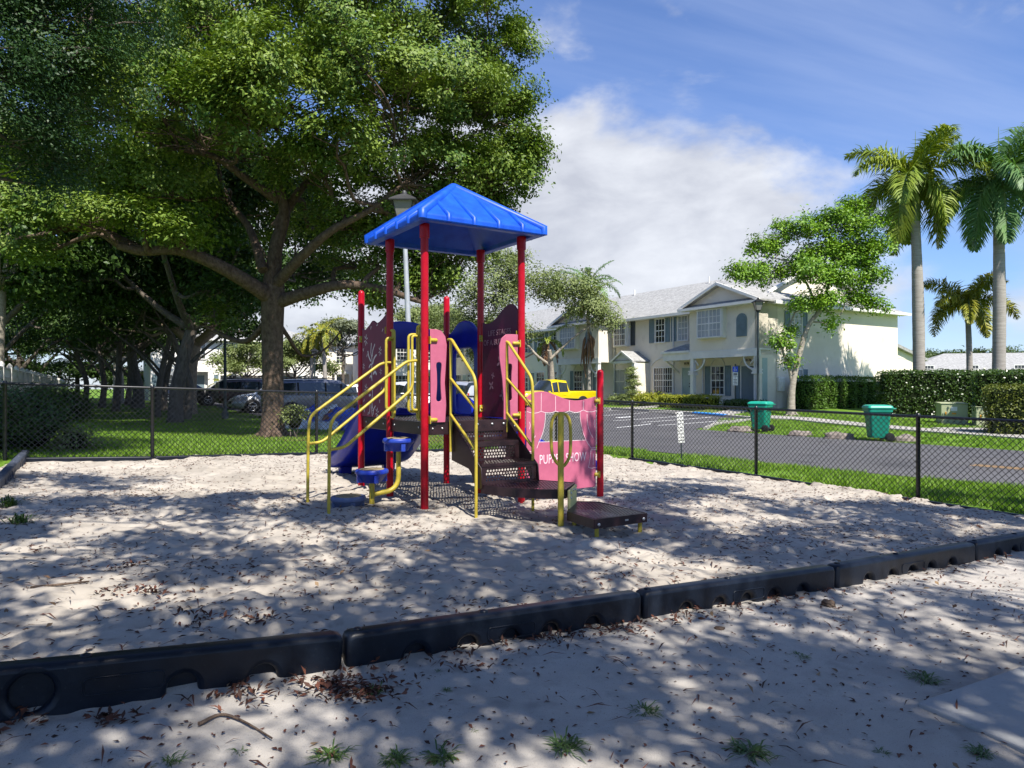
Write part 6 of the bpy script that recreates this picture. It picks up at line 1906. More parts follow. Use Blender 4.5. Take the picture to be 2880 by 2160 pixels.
def fpt(s, o): return P0 + fu * s + eu * o
hedge('low_hedge', 'low hedge with pale tips under the porch window', fpt(1.5, -1.6), fpt(5.4, -1.5), 1.0, .15, .92, M['leaf_yellow'], 505, 5000, (.06, .11))
hedge('low_hedge', 'dark low hedge beside the porch steps', fpt(-1.4, -1.4), fpt(.8, -1.4), .9, .15, .72, M['leaf_hedge'], 506, 3000, (.06, .11))
def bush(name, label, lobes, mat, seed, size=(.05, .09), per=50, sub=(.14, .26), twigs=24, group=None):
    r = np.random.default_rng(seed)
    c = lobes[0][0]; b = V(c[0], c[1], gz(c[0], c[1]))
    root = thing(name, label, 'shrub', b, group)
    lv, cc = foliage(lobes, r, sub, per, .9, .75, size, .4, .5, .5)
    mb = MB()
    for (cx, rad, ns), cl in zip(lobes, cc):
        mb.sphere(cx, 1.0, 10, 6, (rad[0] * .72, rad[1] * .72, rad[2] * .72))
    mb.build('inner_twigs', M['core'], root)
    mb = MB()
    for i in range(twigs):
        q = cc[i % len(cc)][r.integers(len(cc[i % len(cc)]))]
        e = Vector(q) * 1.0; e = e + (e - Vector(c)) * r.uniform(.05, .3)
        mb.tube([b + V(r.uniform(-.2, .2), r.uniform(-.2, .2), -.05), b.lerp(e, .5) + V(0, 0, .1), e], [.014, .009, .004], 4, cap=False)
    mb.build('stems', M['bark'], root)
    link_mesh(np_mesh('foliage', lv, quads(len(lv) // 4)), 'foliage', mat, root)
    return root
g0 = gz(-9, 13)
bush('round_bush', 'dark dense bush at the far left corner of the sand', [((-9.5, 12.7, g0 + .5), (1.25, .9, .62), 150), ((-8.75, 12.9, g0 + .45), (.62, .6, .62), 80), ((-10.6, 12.0, g0 + .55), (1.1, .9, .66), 120), ((-9.0, 12.2, g0 + .35), (.7, .55, .5), 70)], M['leaf_dark'], 521, per=60, twigs=60)
bush('round_bush', 'small pale bush at the foot of the dark corner bush', [((-8.0, 13.0, g0 + .1), (.30, .3, .26), 30)], M['leaf_oak'], 522, per=40)
g1 = gz(-14, 22)
bush('round_bush', 'dark bush against the white panel fence', [((-13.9, 21.6, g1 + .45), (.9, .9, .65), 80), ((-14.8, 23.4, g1 + .45), (.9, .9, .65), 60)], M['leaf_dark'], 523, per=50, size=(.06, .12))
for i, (s, o, rx, hz, m_, lab) in enumerate(((6.3, -.6, .6, .5, 'leaf_yellow', 'yellow green shrub nearest the porch column'), (7.4, -.7, .65, .62, 'leaf_yellow', 'yellow green shrub below the grid window'), (8.4, -.5, .6, .55, 'leaf_yellow', 'yellow green shrub beside the layered topiary'), (10.6, -.6, .6, .45, 'leaf_oak', 'loose shrub left of the layered topiary'))):
    p = fpt(s, o); z = gz(p.x, p.y)
    bush('front_shrub', lab, [((p.x, p.y, z + hz * .6), (rx, rx, hz * .6), 40)], M[m_], 530 + i, (.08, .15), 30, (.16, .3), 10, 'shrubs along the townhouse front')
# layered topiary
p = fpt(9.35, -.5); z0_ = gz(p.x, p.y)
root = thing('layered_topiary', 'slim layered evergreen beside the portico of the townhouse', 'topiary', (p.x, p.y, z0_))
r_ = np.random.default_rng(540)
mb = MB(); mb.tube([(p.x, p.y, z0_ - .1), (p.x + .03, p.y, z0_ + 1.4), (p.x, p.y, z0_ + 2.3)], [.05, .04, .015], 7); mb.build('trunk', M['bark'], root)
lob = [((p.x + r_.uniform(-.2, .2), p.y + r_.uniform(-.2, .2), z0_ + .35 + i * .24), (.62 - i * .045, .62 - i * .045, .10), 16) for i in range(9)]
lv, _ = foliage(lob, r_, (.14, .26), 34, .5, .3, (.06, .11), .8)
link_mesh(np_mesh('foliage', lv, quads(len(lv) // 4)), 'foliage', M['leaf_oak'], root)
b = V(-5.62, 18.0, gz(-5.6, 18)); bush('ivy_clump', 'leafy sprouts at the foot of the big tree trunk', [((-5.55, 18.15, b.z + .55), (.28, .22, .42), 26)], M['leaf_oak'], 541, (.06, .11), 26, (.1, .2), 6)

# ------------------------------------------------------------------ grass
def grass(name, poly, n, h, seed, lean=.35, w=.009, keep=None):
    r = np.random.default_rng(seed)
    x0 = min(p[0] for p in poly); x1 = max(p[0] for p in poly); y0 = min(p[1] for p in poly); y1 = max(p[1] for p in poly)
    X = r.uniform(x0, x1, n * 3); Y = r.uniform(y0, y1, n * 3)
    k = in_poly(X, Y, poly)
    if keep is not None: k &= keep(X, Y)
    X = X[k][:n]; Y = Y[k][:n]; m = len(X)
    Zg = gzv(X, Y) - .01
    hh = r.uniform(h * .55, h * 1.25, m) * (1 + .35 * vnoise(X, Y, seed + 1, .8))
    a = r.uniform(0, 6.283, m); ln = r.uniform(.05, lean, m) * hh * 2
    ww = w * r.uniform(.7, 1.3, m)
    v = np.empty((m, 3, 3))
    v[:, 0] = np.stack([X - np.sin(a) * ww, Y + np.cos(a) * ww, Zg], 1)
    v[:, 1] = np.stack([X + np.sin(a) * ww, Y - np.cos(a) * ww, Zg], 1)
    v[:, 2] = np.stack([X + np.cos(a) * ln, Y + np.sin(a) * ln, Zg + hh], 1)
    o = link_mesh(np_mesh(name, v.reshape(-1, 3), np.arange(m * 3).reshape(m, 3)), name, M['grass'])
    return tag(o, None, None, None, 'stuff')
far_line = [(p.x, p.y) for p in far_pts]
g = grass('lawn_grass', [(-12.5, 8.2), (-10.2, 9.85), (-7.95, 11.3), (-6.11, 12.18), (-3.81, 13.97), (-1.37, 15.8), (.9, 17.6), (-1.5, 20.6), (-5.2, 21.8), (-9, 27.5), (-17, 24), (-14, 14)], 125000, .075, 601, w=.011, keep=lambda X, Y: vnoise(X, Y, 78, 1.3) + .4 * vnoise(X, Y, 79, .4) < .55)
tag(g, 'lush lawn grass beyond the far chain link fence', 'grass')
g = grass('verge_grass', [(1.15, 17.6), (2.7, 15.6), (4.56, 13.1), (6.02, 10.45), (7.46, 7.8), (9.5, 4.2), (16, 4.4), (8.6, 12), (3, 17.6), (.2, 19.4)], 70000, .085, 602, w=.010, keep=lambda X, Y: vnoise(X, Y, 77, 1.2) + .4 * vnoise(X, Y, 80, .35) < .5)
tag(g, 'bright verge grass between road fence and road', 'grass')
g = grass('island_grass', [(7.35, 26.6), (13.3, 18.7), (19.5, 10.4), (24, 12), (20, 20), (17.5, 32), (13, 36), (9.2, 31.5)], 60000, .07, 603, w=.016, keep=lambda X, Y: vnoise(X, Y, 81, 1.6) + .4 * vnoise(X, Y, 82, .4) < .6)
tag(g, 'sunlit lawn grass around the two green bins', 'grass')
g = grass('edge_grass', [(-8.3, 9.5), (-6.45, 8.2), (-5.5, 6.4), (-7.4, 5.6), (-10, 8.4)], 9000, .13, 604, w=.008, keep=lambda X, Y: (X + 7.95) * .867 + (Y - 11.62) * .499 < -.12)
tag(g, 'long shaded grass at the left edge of the sand', 'grass')
# ------------------------------------------------------------------ vehicles
M['tyre'] = mk('tyre', (.012, .012, .013), .8, .3, var=.2)
M['rim'] = mk('alloy_rim', (.55, .56, .58), .3, .5, metal=.7, var=.05)
M['carglass'] = mk('car_glass', (.012, .016, .018), .05, .8, c2=(.03, .04, .045), vscale=1.2)
M['lamp_red'] = mk('tail_lamp', (.35, .01, .01), .2, .6, var=.05)
M['lamp_clear'] = mk('head_lamp', (.6, .62, .65), .15, .7, var=.05)
def paint(n, c, metal=.3): return mk(n, c, .28, .5, var=.03, coat=.6, metal=metal)
M['p_grey'] = paint('grey_blue_paint', (.11, .12, .16))
M['p_silver'] = paint('silver_paint', (.52, .53, .55))
M['p_black'] = paint('black_paint', (.010, .010, .012), .1)
M['p_maroon'] = paint('maroon_paint', (.035, .012, .012), .1)
M['p_white'] = paint('white_paint', (.78, .78, .77), 0)
M['p_yellow'] = paint('bright_yellow_paint', (.66, .50, .005), 0)
M['p_blue'] = paint('dark_blue_paint', (.02, .035, .09))

def car(label, kind, mat, loc, heading, name='parked_car', group='cars in the parking lot'):
    root = thing(name, label, 'pickup' if kind == 'pickup' else 'car', (0, 0, 0), group)
    if kind == 'van':
        S = [(-2.56, .45, .9, 1.0, .82, .74), (-2.50, .30, .98, 1.58, .95, .74), (-2.32, .24, 1.02, 1.70, .98, .76), (-1.25, .22, 1.02, 1.75, .99, .78), (0, .22, 1.0, 1.76, .99, .78), (.75, .22, .99, 1.70, .99, .76), (1.62, .22, .97, 1.10, .98, .84), (2.2, .24, .90, .96, .95, .80), (2.48, .30, .70, .80, .86, .74), (2.56, .40, .55, .60, .78, .66)]
        side = [2, 3, 4, 5]; wind = [5]; rear = [0, 1]; wx = (-1.55, 1.60); wr = .345
    elif kind == 'sedan':
        S = [(-2.35, .42, .80, .95, .80, .72), (-2.28, .32, .92, 1.02, .90, .74), (-1.75, .24, .94, 1.08, .92, .76), (-1.0, .20, .94, 1.40, .92, .66), (-.2, .20, .93, 1.46, .92, .66), (.45, .20, .92, 1.42, .92, .66), (1.15, .20, .90, .99, .91, .76), (1.9, .22, .82, .88, .88, .74), (2.25, .28, .62, .72, .80, .68), (2.36, .36, .48, .54, .74, .62)]
        side = [2, 3, 4, 5]; wind = [5]; rear = [2]; wx = (-1.42, 1.42); wr = .325
    elif kind == 'suv':
        S = [(-2.3, .5, .95, 1.1, .82, .74), (-2.24, .35, 1.02, 1.50, .93, .72), (-2.0, .28, 1.04, 1.64, .94, .74), (-1.1, .26, 1.03, 1.69, .95, .74), (-.1, .26, 1.02, 1.70, .95, .74), (.5, .26, 1.0, 1.64, .95, .73), (1.2, .26, .99, 1.10, .94, .80), (1.95, .28, .93, .99, .91, .77), (2.22, .34, .74, .84, .83, .71), (2.32, .42, .58, .64, .76, .64)]
        side = [1, 2, 3, 4, 5]; wind = [5]; rear = [1]; wx = (-1.4, 1.42); wr = .355
    else:
        S = [(-2.85, .55, 1.0, 1.12, .90, .86), (-2.80, .50, 1.04, 1.16, .94, .90), (-.75, .46, 1.04, 1.16, .95, .91), (-.70, .44, 1.08, 1.30, .95, .80), (-.62, .44, 1.08, 1.80, .95, .72), (.10, .44, 1.07, 1.86, .95, .72), (.55, .44, 1.06, 1.80, .95, .71), (1.15, .44, 1.05, 1.16, .95, .82), (2.3, .46, 1.02, 1.10, .94, .82), (2.68, .5, .9, .98, .90, .80), (2.76, .55, .7, .8, .86, .76)]
        side = [4, 5, 6]; wind = [6]; rear = [3]; wx = (-1.75, 1.75); wr = .385
    # refine stations for a rounder shell
    body, glass = MB(), MB()
    rings = []
    for x, zl, zb2, zt2, w, wt in S:
        half = [(0, zl), (w * .86, zl), (w * .97, zl + .12), (w, zl + (zb2 - zl) * .45), (w * .985, zb2), (wt + .045, zt2 - .15 if zt2 - zb2 > .35 else zt2 - .05), (wt * .92, zt2 - .015), (wt * .45, zt2 + .018), (0, zt2 + .022)]
        rings.append([V(x, y, z) for y, z in half] + [V(x, -y, z) for y, z in reversed(half[1:-1])])
    n = len(rings[0]); top = 8
    for i in range(len(S) - 1):
        for k in range(n):
            k2 = (k + 1) % n
            q = [rings[i][k], rings[i][k2], rings[i + 1][k2], rings[i + 1][k]]
            kk = k if k < top else n - 1 - k
            is_side = kk == 4 and i in side
            is_top = kk in (5, 6, 7) and (i in wind or i in rear)
            (glass if (is_side or is_top) else body).add(q, [(0, 1, 2, 3)], True)
    body.add(rings[0], [tuple(range(n))]); body.add(rings[-1], [tuple(reversed(range(n)))])
    def weld(mb, nm, m_):
        me = mb.mesh(nm); bm = bmesh.new(); bm.from_mesh(me)
        bmesh.ops.remove_doubles(bm, verts=bm.verts, dist=.001); bmesh.ops.recalc_face_normals(bm, faces=bm.faces)
        bm.to_mesh(me); bm.free()
        return link_mesh(me, nm, m_, root)
    weld(body, 'body', mat); weld(glass, 'windows', M['carglass'])
    pil = MB()
    for i in side[1:] + ([side[-1] + 1] if kind != 'pickup' else []):
        for sgn in (1, -1):
            a = rings[i][4 if sgn > 0 else n - 4]; b = rings[i][5 if sgn > 0 else n - 5]
            pil.tube([a + V(0, .008 * sgn, 0), b + V(0, .008 * sgn, 0)], .04, 6)
    pil.build('pillars', mat if kind in ('pickup', 'sedan') else M['dark'], root)
    for sgn in (1, -1):
        for x in wx:
            w = max(s[4] for s in S)
            c = V(x, sgn * (w - .12), wr)
            ar = MB(); ar.lathe([(wr + .06, -.02), (wr + .06, .125), (wr + .02, .127)], c, 20, (1, 0, 0), (0, 0, 1), (0, sgn, 0)); a_ = ar.build('wheel_arch', M['dark'], root)
            t = MB(); t.lathe([(wr * .62, -.10), (wr * .95, -.10), (wr, -.06), (wr, .10), (wr * .95, .135), (wr * .66, .135)], c, 22, (1, 0, 0), (0, 0, 1), (0, sgn, 0)); wh = t.build('wheel', M['tyre'], root)
            rm_ = MB(); rm_.lathe([(wr * .66, .10), (wr * .66, .14), (wr * .60, .142), (wr * .58, .11)], c, 22, (1, 0, 0), (0, 0, 1), (0, sgn, 0), caps=False)
            for k in range(5):
                a = k * 2 * math.pi / 5 + .3
                rm_.box(c + V(math.cos(a) * wr * .33, sgn * .128, math.sin(a) * wr * .33), (wr * .62, .02, .07), (math.cos(a), 0, math.sin(a)), (0, sgn, 0))
            rm_.lathe([(.06, .11), (.06, .145), (.03, .15)], c, 12, (1, 0, 0), (0, 0, 1), (0, sgn, 0)); rm_.build('rim', M['rim'], wh)
        xf, xr_ = S[-2][0], S[1][0]
        zf_ = S[-2][2]; zr_ = S[1][2]
        l = MB(); l.box((xf - .06, sgn * S[-2][4] * .78, zf_ - .06), (.28, .30, .14)); l.build('headlight', M['lamp_clear'], root, bevel=.04)
        l = MB(); l.box((xr_ + .02, sgn * S[1][4] * .84, zr_ - .02), (.14, .18, .26)); l.build('tail_light', M['lamp_red'], root, bevel=.03)
        m_ = MB(); m_.box((S[side[-1]][0] + .35, sgn * (max(s[4] for s in S) + .09), 1.08), (.12, .18, .13)); m_.build('mirror', mat, root, bevel=.03)
        for xx in ((-.55, .35) if kind != 'pickup' else (-.35,)):
            h_ = MB(); h_.box((xx, sgn * (max(s[4] for s in S) - .0), .90), (.2, .03, .035)); h_.build('door_handle', mat, root, bevel=.01)
    pl_ = MB(); pl_.box((S[-1][0] + .002, 0, .52), (.03, .9, .16)); pl_.build('grille', M['dark'], root, bevel=.02)
    if kind == 'pickup':
        bc = MB(); bc.box((-1.75, 0, 1.185), (1.96, 1.5, .03)); bc.build('bed_rim', M['dark'], root)
    if kind in ('van', 'suv'):
        rk = MB()
        for sgn in (1, -1): rk.tube([(-1.9, sgn * .6, 1.76 if kind == 'van' else 1.69), (-1.7, sgn * .6, 1.80 if kind == 'van' else 1.73), (.3, sgn * .6, 1.81 if kind == 'van' else 1.73), (.5, sgn * .6, 1.76 if kind == 'van' else 1.68)], .02, 6)
        rk.build('roof_rails', M['dark'], root)
    root.location = (loc[0], loc[1], gz(loc[0], loc[1]) + .02)
    if kind == 'pickup': root.scale = (.93, .93, .93)
    root.rotation_euler = (0, 0, heading)
    return root
HE = math.atan2(.51, .86)
car('grey blue minivan parked behind the big tree trunk', 'van', M['p_grey'], (-9.05, 33.6), HE)
car('silver sedan with its nose showing left of the big trunk', 'sedan', M['p_silver'], (-12.3, 37.3), HE + math.pi)
car('black suv parked left of the silver sedan', 'suv', M['p_black'], (-18.0, 45.4), HE + math.pi)
car('dark maroon sedan behind the silver sedan', 'suv', M['p_maroon'], (-15.0, 42.0), HE)
car('white sedan in the lot between van and play structure', 'sedan', M['p_white'], (-11.4, 52.0), HE)
car('white suv seen behind the yellow climber rails', 'suv', M['p_white'], (-4.9, 36.0), HE + math.pi / 2 + math.pi)
car('silver suv seen through the slide hood opening', 'suv', M['p_silver'], (-2.6, 37.5), HE + math.pi / 2)
car('dark blue sedan far down the lot behind the tan trunk', 'sedan', M['p_blue'], (-24.4, 53.5), HE)
car('bright yellow pickup truck in front of the townhouse', 'pickup', M['p_yellow'], (2.35, 42.0), math.atan2(-.52, -.854), 'pickup_truck', None)

# ------------------------------------------------------------------ lamps, signs, bins, boxes
M['lampgreen'] = mk('dark_green_post', (.02, .032, .036), .45, .4, var=.15)
M['lampgrey'] = mk('galvanised_pole', (.36, .38, .40), .45, .4, c2=(.46, .48, .50), vscale=4, metal=.3)
M['lampglass'] = mk('milky_lamp_glass', (.17, .17, .165), .25, .5, var=.05)
M['lampcap'] = mk('grey_lamp_cap', (.05, .05, .053), .5, .4, var=.1)
def lamp(label, base, top, r0, r1, hw, mat, cap):
    base = Vector(base); top = Vector(top)
    root = thing('street_lamp', label, 'street lamp', base, 'lantern street lamps')
    mb = MB(); k = 8
    mb.tube([base.lerp(top, i / k) for i in range(k + 1)], [r0 + (r1 - r0) * i / k for i in range(k + 1)], 12)
    mb.lathe([(r0 * 2.0, -.1), (r0 * 2.0, .25), (r0 * 1.3, .34), (r0 * 1.05, .6)], base, 12); mb.build('pole', mat, root)
    # lantern: h = head half width at the top
    h = hw; c = top
    fr = MB(); b0, b1 = h * .50, h * .92; z0, z1 = .06, h * 2.0
    fr.lathe([(b0 * .9, 0), (b0 * 1.15, .05)], c, 8)
    for i in range(4):
        a = R(45 + 90 * i); d = V(math.cos(a), math.sin(a), 0)
        fr.tube([c + d * b0 * 1.3 + Z3 * z0, c + d * b1 * 1.3 + Z3 * z1], h * .05, 5)
    hd = fr.build('lantern_frame', M['dark'], root)
    for i in range(4):
        a0, a1 = R(45 + 90 * i), R(135 + 90 * i)
        d0, d1 = V(math.cos(a0), math.sin(a0), 0), V(math.cos(a1), math.sin(a1), 0)
        g_ = MB(); q = [c + d0 * b0 * 1.28 + Z3 * z0, c + d1 * b0 * 1.28 + Z3 * z0, c + d1 * b1 * 1.28 + Z3 * z1, c + d0 * b1 * 1.28 + Z3 * z1]
        inn = [p - (d0 + d1).normalized() * .012 for p in q]
        g_.add(q + inn, [(0, 1, 2, 3), (7, 6, 5, 4), (0, 4, 5, 1), (2, 6, 7, 3)]); g_.build('lantern_pane', M['lampglass'], hd)
    rf = MB()
    sq = lambda w_, z: [c + V(math.cos(R(45 + 90 * i)) * w_ * 1.414, math.sin(R(45 + 90 * i)) * w_ * 1.414, z) for i in range(4)]
    lay = [sq(h * 1.12, z1 - .01), sq(h * 1.14, z1 + h * .06), sq(h * .62, z1 + h * .42), sq(h * .22, z1 + h * .66)]
    rf.add([p for L in lay for p in L], [(i * 4 + k, i * 4 + (k + 1) % 4, (i + 1) * 4 + (k + 1) % 4, (i + 1) * 4 + k) for i in range(3) for k in range(4)] + [(3, 2, 1, 0), (12, 13, 14, 15)])
    rf.lathe([(h * .20, z1 + h * .64), (h * .22, z1 + h * .85), (h * .12, z1 + h * .98)], c, 10); rf.build('lantern_roof', cap, hd)
    return root
t_ = px(1137, 636, 15.8); b_ = px(1163, 1262, 15.8); b_ = V(b_.x, b_.y, gz(b_.x, b_.y) - .1)
lamp('leaning pale grey lamp post rising behind the blue roof', b_, t_, .075, .05, .265, M['lampgrey'], M['lampcap'])
def lamp2(label, x, y_head, d, m_):
    t = px(x, y_head, d); b = V(t.x, t.y, gz(t.x, t.y))
    return lamp(label, b, t, .07, .045, .22, m_, M['dark'])
lamp2('dark green lamp post between the big trunk and the tan trunk', 633, 892, 30, M['lampgreen'])
lamp2('dark lamp post at the near corner of the townhouse', 2132, 876, 33.5, M['lampgreen'])
lamp2('distant thin lamp post left of the tan trunk', 508, 960, 44, M['lampgreen'])
lamp2('distant thin lamp post beyond the van', 885, 1005, 50, M['lampgreen'])

M['signblue'] = mk('sign_blue', (.008, .06, .55), .4, .4, var=.03)
M['signwhite'] = mk('sign_white', (.72, .72, .70), .45, .4, var=.04)
M['signred'] = mk('sign_red', (.45, .015, .02), .45, .4, var=.05)
sp_ = px(2068, 1140, 36.2); sg = thing('parking_sign', 'blue disabled parking sign on a dark post before the porch', 'sign', (sp_.x, sp_.y, gz(sp_.x, sp_.y)))
mb = MB(); mb.box((sp_.x, sp_.y, gz(sp_.x, sp_.y) + 1.15), (.06, .05, 2.4)); mb.build('sign_post', M['lampgreen'], sg)
fx = V(.96, -.28, 0); fn = V(-.28, -.96, 0)
def sboard(z, w_, h_, m_, nm):
    b = MB(); b.box(V(sp_.x, sp_.y, z) + fn * .04, (w_, .012, h_), fx, fn, Z3); return b.build(nm, m_, sg, bevel=.01)
s1 = sboard(2.33, .26, .27, M['signblue'], 'blue_plate'); s2 = sboard(2.07, .25, .20, M['signwhite'], 'white_plate'); s3 = sboard(1.73, .25, .44, M['signwhite'], 'white_plate')
mb = MB(); so = V(sp_.x, sp_.y, 2.33) + fn * .047
stroke(mb, so, fx, Z3, fn, [(-.02, .07), (-.015, .0), (.035, -.005), (.06, -.06), (.08, -.055)], .010, False)
stroke(mb, so, fx, Z3, fn, [(-.035, .01)] + [(-.01 + .05 * math.cos(R(a)), -.035 + .05 * math.sin(R(a))) for a in range(140, 341, 20)], .009)
blob2(mb, so, fx, Z3, fn, -.022, .095, .018, .018); mb.build('wheelchair_symbol', M['signwhite'], s1)
for zz_, brd in ((2.11, s2), (2.07, s2), (2.03, s2), (1.88, s3), (1.80, s3), (1.73, s3), (1.66, s3), (1.58, s3)):
    b = MB(); b.box(V(sp_.x, sp_.y, zz_) + fn * .0475, (.18 if zz_ != 1.88 else .06, .002, .03), fx, fn, Z3); b.build('printed_line', M['dark'], brd)
# small pet sign on the verge
vp = V(3.62, 15.15, gz(3.62, 15.15)); vs_ = thing('verge_sign', 'narrow white notice board on a green stake behind the road fence', 'sign', vp)
mb = MB(); mb.tube([vp - Z3 * .1, vp + V(-.02, 0, .5), vp + V(-.035, 0, 1.0)], .014, 8); mb.build('stake', M['lampgreen'], vs_)
tl = V(-.055, 0, 1).normalized(); tx_ = V(1, 0, .055).normalized()
mb = MB(); bc = vp + V(-.035, -.025, .72); mb.box(bc, (.135, .01, .66), tx_, V(0, 1, 0), tl); bd = mb.build('notice_board', M['signwhite'], vs_, bevel=.004)
mb = MB(); r_ = np.random.default_rng(88)
for j in range(9):
    zz_ = .29 - j * .072
    for k in range(3):
        mb.box(bc + V(0, -.0062, 0) + tx_ * (-.042 + k * .042 + r_.uniform(-.006, .006)) + tl * (zz_ + r_.uniform(-.01, .01)), (r_.uniform(.018, .034), .001, r_.uniform(.012, .034)), tx_, V(0, 1, 0), tl)
o = mb.build('printed_pictograms', M['dark'], bd); o['kind'] = 'stuff'
# stop sign far off
p = px(645, 1078, 52); st_ = thing('stop_sign', 'small red stop sign far across the parking lot', 'sign', (p.x, p.y, gz(p.x, p.y)))
mb = MB(); mb.tube([(p.x, p.y, gz(p.x, p.y) - .1), (p.x, p.y, p.z + .3)], .03, 8); mb.build('sign_post', M['lampgrey'], st_)
oc = link_mesh(curve_mesh('sign_face', [ring(0, 0, .36, 8, R(22.5))], .012, .002, (p.x, p.y - .05, p.z), (1, 0, 0), Z3, (0, -1, 0)), 'sign_face', M['signred'], st_)
link_mesh(text_mesh('lettering', 'STOP', .26, (p.x, p.y - .06, p.z), (1, 0, 0), Z3, (0, -1, 0), .002), 'lettering', M['signwhite'], oc)

M['bin'] = mk('teal_bin_plastic', (.004, .19, .125), .42, .4, var=.08, vscale=3)
M['binlid'] = mk('teal_bin_lid', (.012, .30, .205), .42, .4, var=.08, vscale=3)
def bin_(label, x, y, rot, hh=1.12):
    root = thing('wheelie_bin', label, 'wheelie bin', (0, 0, 0), 'green wheeled bins by the road')
    b = MB()
    lay = [(.23, .25, .10), (.24, .26, .14), (.30, .34, .86), (.335, .375, .87), (.335, .375, .96), (.31, .35, .965)]
    def rect(a, c, z): return [V(p[0], p[1], z) for p in rrect(-a, -c, a, c, .07, 3)]
    R_ = [rect(*l) for l in lay]; n = len(R_[0])
    b.add([p for r in R_ for p in r], [(i * n + k, i * n + (k + 1) % n, (i + 1) * n + (k + 1) % n, (i + 1) * n + k) for i in range(len(lay) - 1) for k in range(n)] + [tuple(reversed(range(n)))] + [tuple((len(lay) - 1) * n + k for k in range(n))])
    body = b.build('body', M['bin'], root, fixn=True)
    for k in range(-2, 3):
        g_ = MB(); g_.box((-.318, k * .09, .80), (.02, .03, .14)); g_.build('rib', M['bin'], body, bevel=.005)
    l = MB(); lay = [(.35, .39, .965), (.355, .40, 1.0), (.33, .37, 1.05), (.26, .30, 1.075)]
    R_ = [rect(*q) for q in lay]
    l.add([p for r in R_ for p in r], [(i * n + k, i * n + (k + 1) % n, (i + 1) * n + (k + 1) % n, (i + 1) * n + k) for i in range(len(lay) - 1) for k in range(n)] + [tuple(reversed(range(n)))] + [tuple((len(lay) - 1) * n + k for k in range(n))])
    l.build('lid', M['binlid'], root, fixn=True)
    h_ = MB(); h_.tube(round_path([(.32, -.28, .95), (.44, -.28, .97), (.44, .28, .97), (.32, .28, .95)], .06), .018, 8); h_.build('handle', M['bin'], root)
    for s in (-1, 1):
        w_ = MB(); w_.lathe([(.05, -.03), (.12, -.03), (.13, -.01), (.13, .02), (.11, .035), (.04, .035)], (.26, s * .30, .13), 16, (1, 0, 0), (0, 0, 1), (0, s, 0)); w_.build('wheel', M['tyre'], root)
    a_ = MB(); a_.tube([(.26, -.3, .13), (.26, .3, .13)], .012, 6); a_.build('axle', M['steel'], root)
    root.location = (x, y, gz(x, y) + .01); root.rotation_euler = (0, 0, rot)
    root.scale = (hh / 1.1,) * 3
bin_('green wheeled bin nearer the porch, left of the pair', 8.95, 25.6, R(-38)); bin_('green wheeled bin in front of the tall hedge, right of the pair', 11.15, 21.7, R(-12))

M['boxgreen'] = mk('pale_green_steel', (.34, .37, .21), .5, .4, c2=(.42, .45, .28), vscale=2)
M['warn'] = mk('warning_orange', (.7, .30, .03), .5, .3)
def tbox(label, x, y, w_, d_, h_, rot):
    root = thing('utility_box', label, 'utility box', (0, 0, 0), 'green utility boxes before the hedge')
    b = MB(); b.box((0, 0, h_ * .48), (w_, d_, h_ * .96)); b.build('cabinet', M['boxgreen'], root, bevel=.02)
    b = MB(); b.prism([(-d_ / 2 - .03, h_ * .96), (d_ / 2 + .03, h_ * .96), (d_ / 2 + .03, h_ + .02), (-d_ / 2 - .03, h_ * .985)], (-w_ / 2 - .03, 0, 0), (0, 1, 0), (0, 0, 1), (1, 0, 0), w_ + .06); b.build('lid', M['boxgreen'], root, bevel=.012, fixn=True)
    b = MB(); b.box((-.02, -d_ / 2 - .004, h_ * .72), (w_ * .24, .004, h_ * .2)); lb_ = b.build('notice', M['signwhite'], root)
    b = MB(); b.box((-.02, -d_ / 2 - .004, h_ * .5), (w_ * .16, .004, h_ * .07)); b.build('warning_sticker', M['warn'], root)
    b = MB(); b.box((-w_ * .33, -d_ / 2 - .02, h_ * .5), (.04, .04, .12)); b.build('hasp', M['warn'], root)
    b = MB(); b.box((0, 0, -.06), (w_ + .25, d_ + .25, .16)); b.build('plinth', M['concrete'], root)
    root.location = (x, y, gz(x, y)); root.rotation_euler = (0, 0, rot)
tbox('larger green utility box on the left, before the tall hedge', 18.3, 29.6, .95, 1.2, .86, R(-22)); tbox('smaller green utility box on the right, beside the dark hedge', 18.75, 28.1, .85, .8, .80, R(-22))

M['rock'] = noise_mat('coral_rock', [(.3, (.13, .11, .10)), (.7, (.34, .29, .25))], 7, rough=.95, bumps=((.9, 14, .05),))
def rock(label, x, y, s, seed):
    r = np.random.default_rng(seed); bm = bmesh.new(); bmesh.ops.create_icosphere(bm, subdivisions=3, radius=1)
    for v in bm.verts:
        n_ = 1 + .22 * math.sin(v.co.x * 3 + seed) * math.cos(v.co.y * 4 + seed * 2) + .12 * math.sin(v.co.z * 9 + seed) + r.uniform(-.05, .05)
        v.co = Vector((v.co.x * s * n_, v.co.y * s * .7 * n_, v.co.z * s * .42 * n_))
    me = bpy.data.meshes.new('rock'); bm.to_mesh(me); bm.free()
    o = link_mesh(me, 'rock', M['rock']); o.location = (x, y, gz(x, y) + s * .1)
    me.polygons.foreach_set('use_smooth', [True] * len(me.polygons))
    return tag(o, label, 'rock', 'rocks along the road edge')
rock('low grey rock left of the left bin', 8.3, 25.7, .42, 1); rock('pale rock midway between the two bins', 9.6, 23.75, .36, 2); rock('dark rock just left of the right bin', 10.35, 22.5, .45, 3); rock('low rock right of the right bin', 11.9, 21.5, .4, 4)

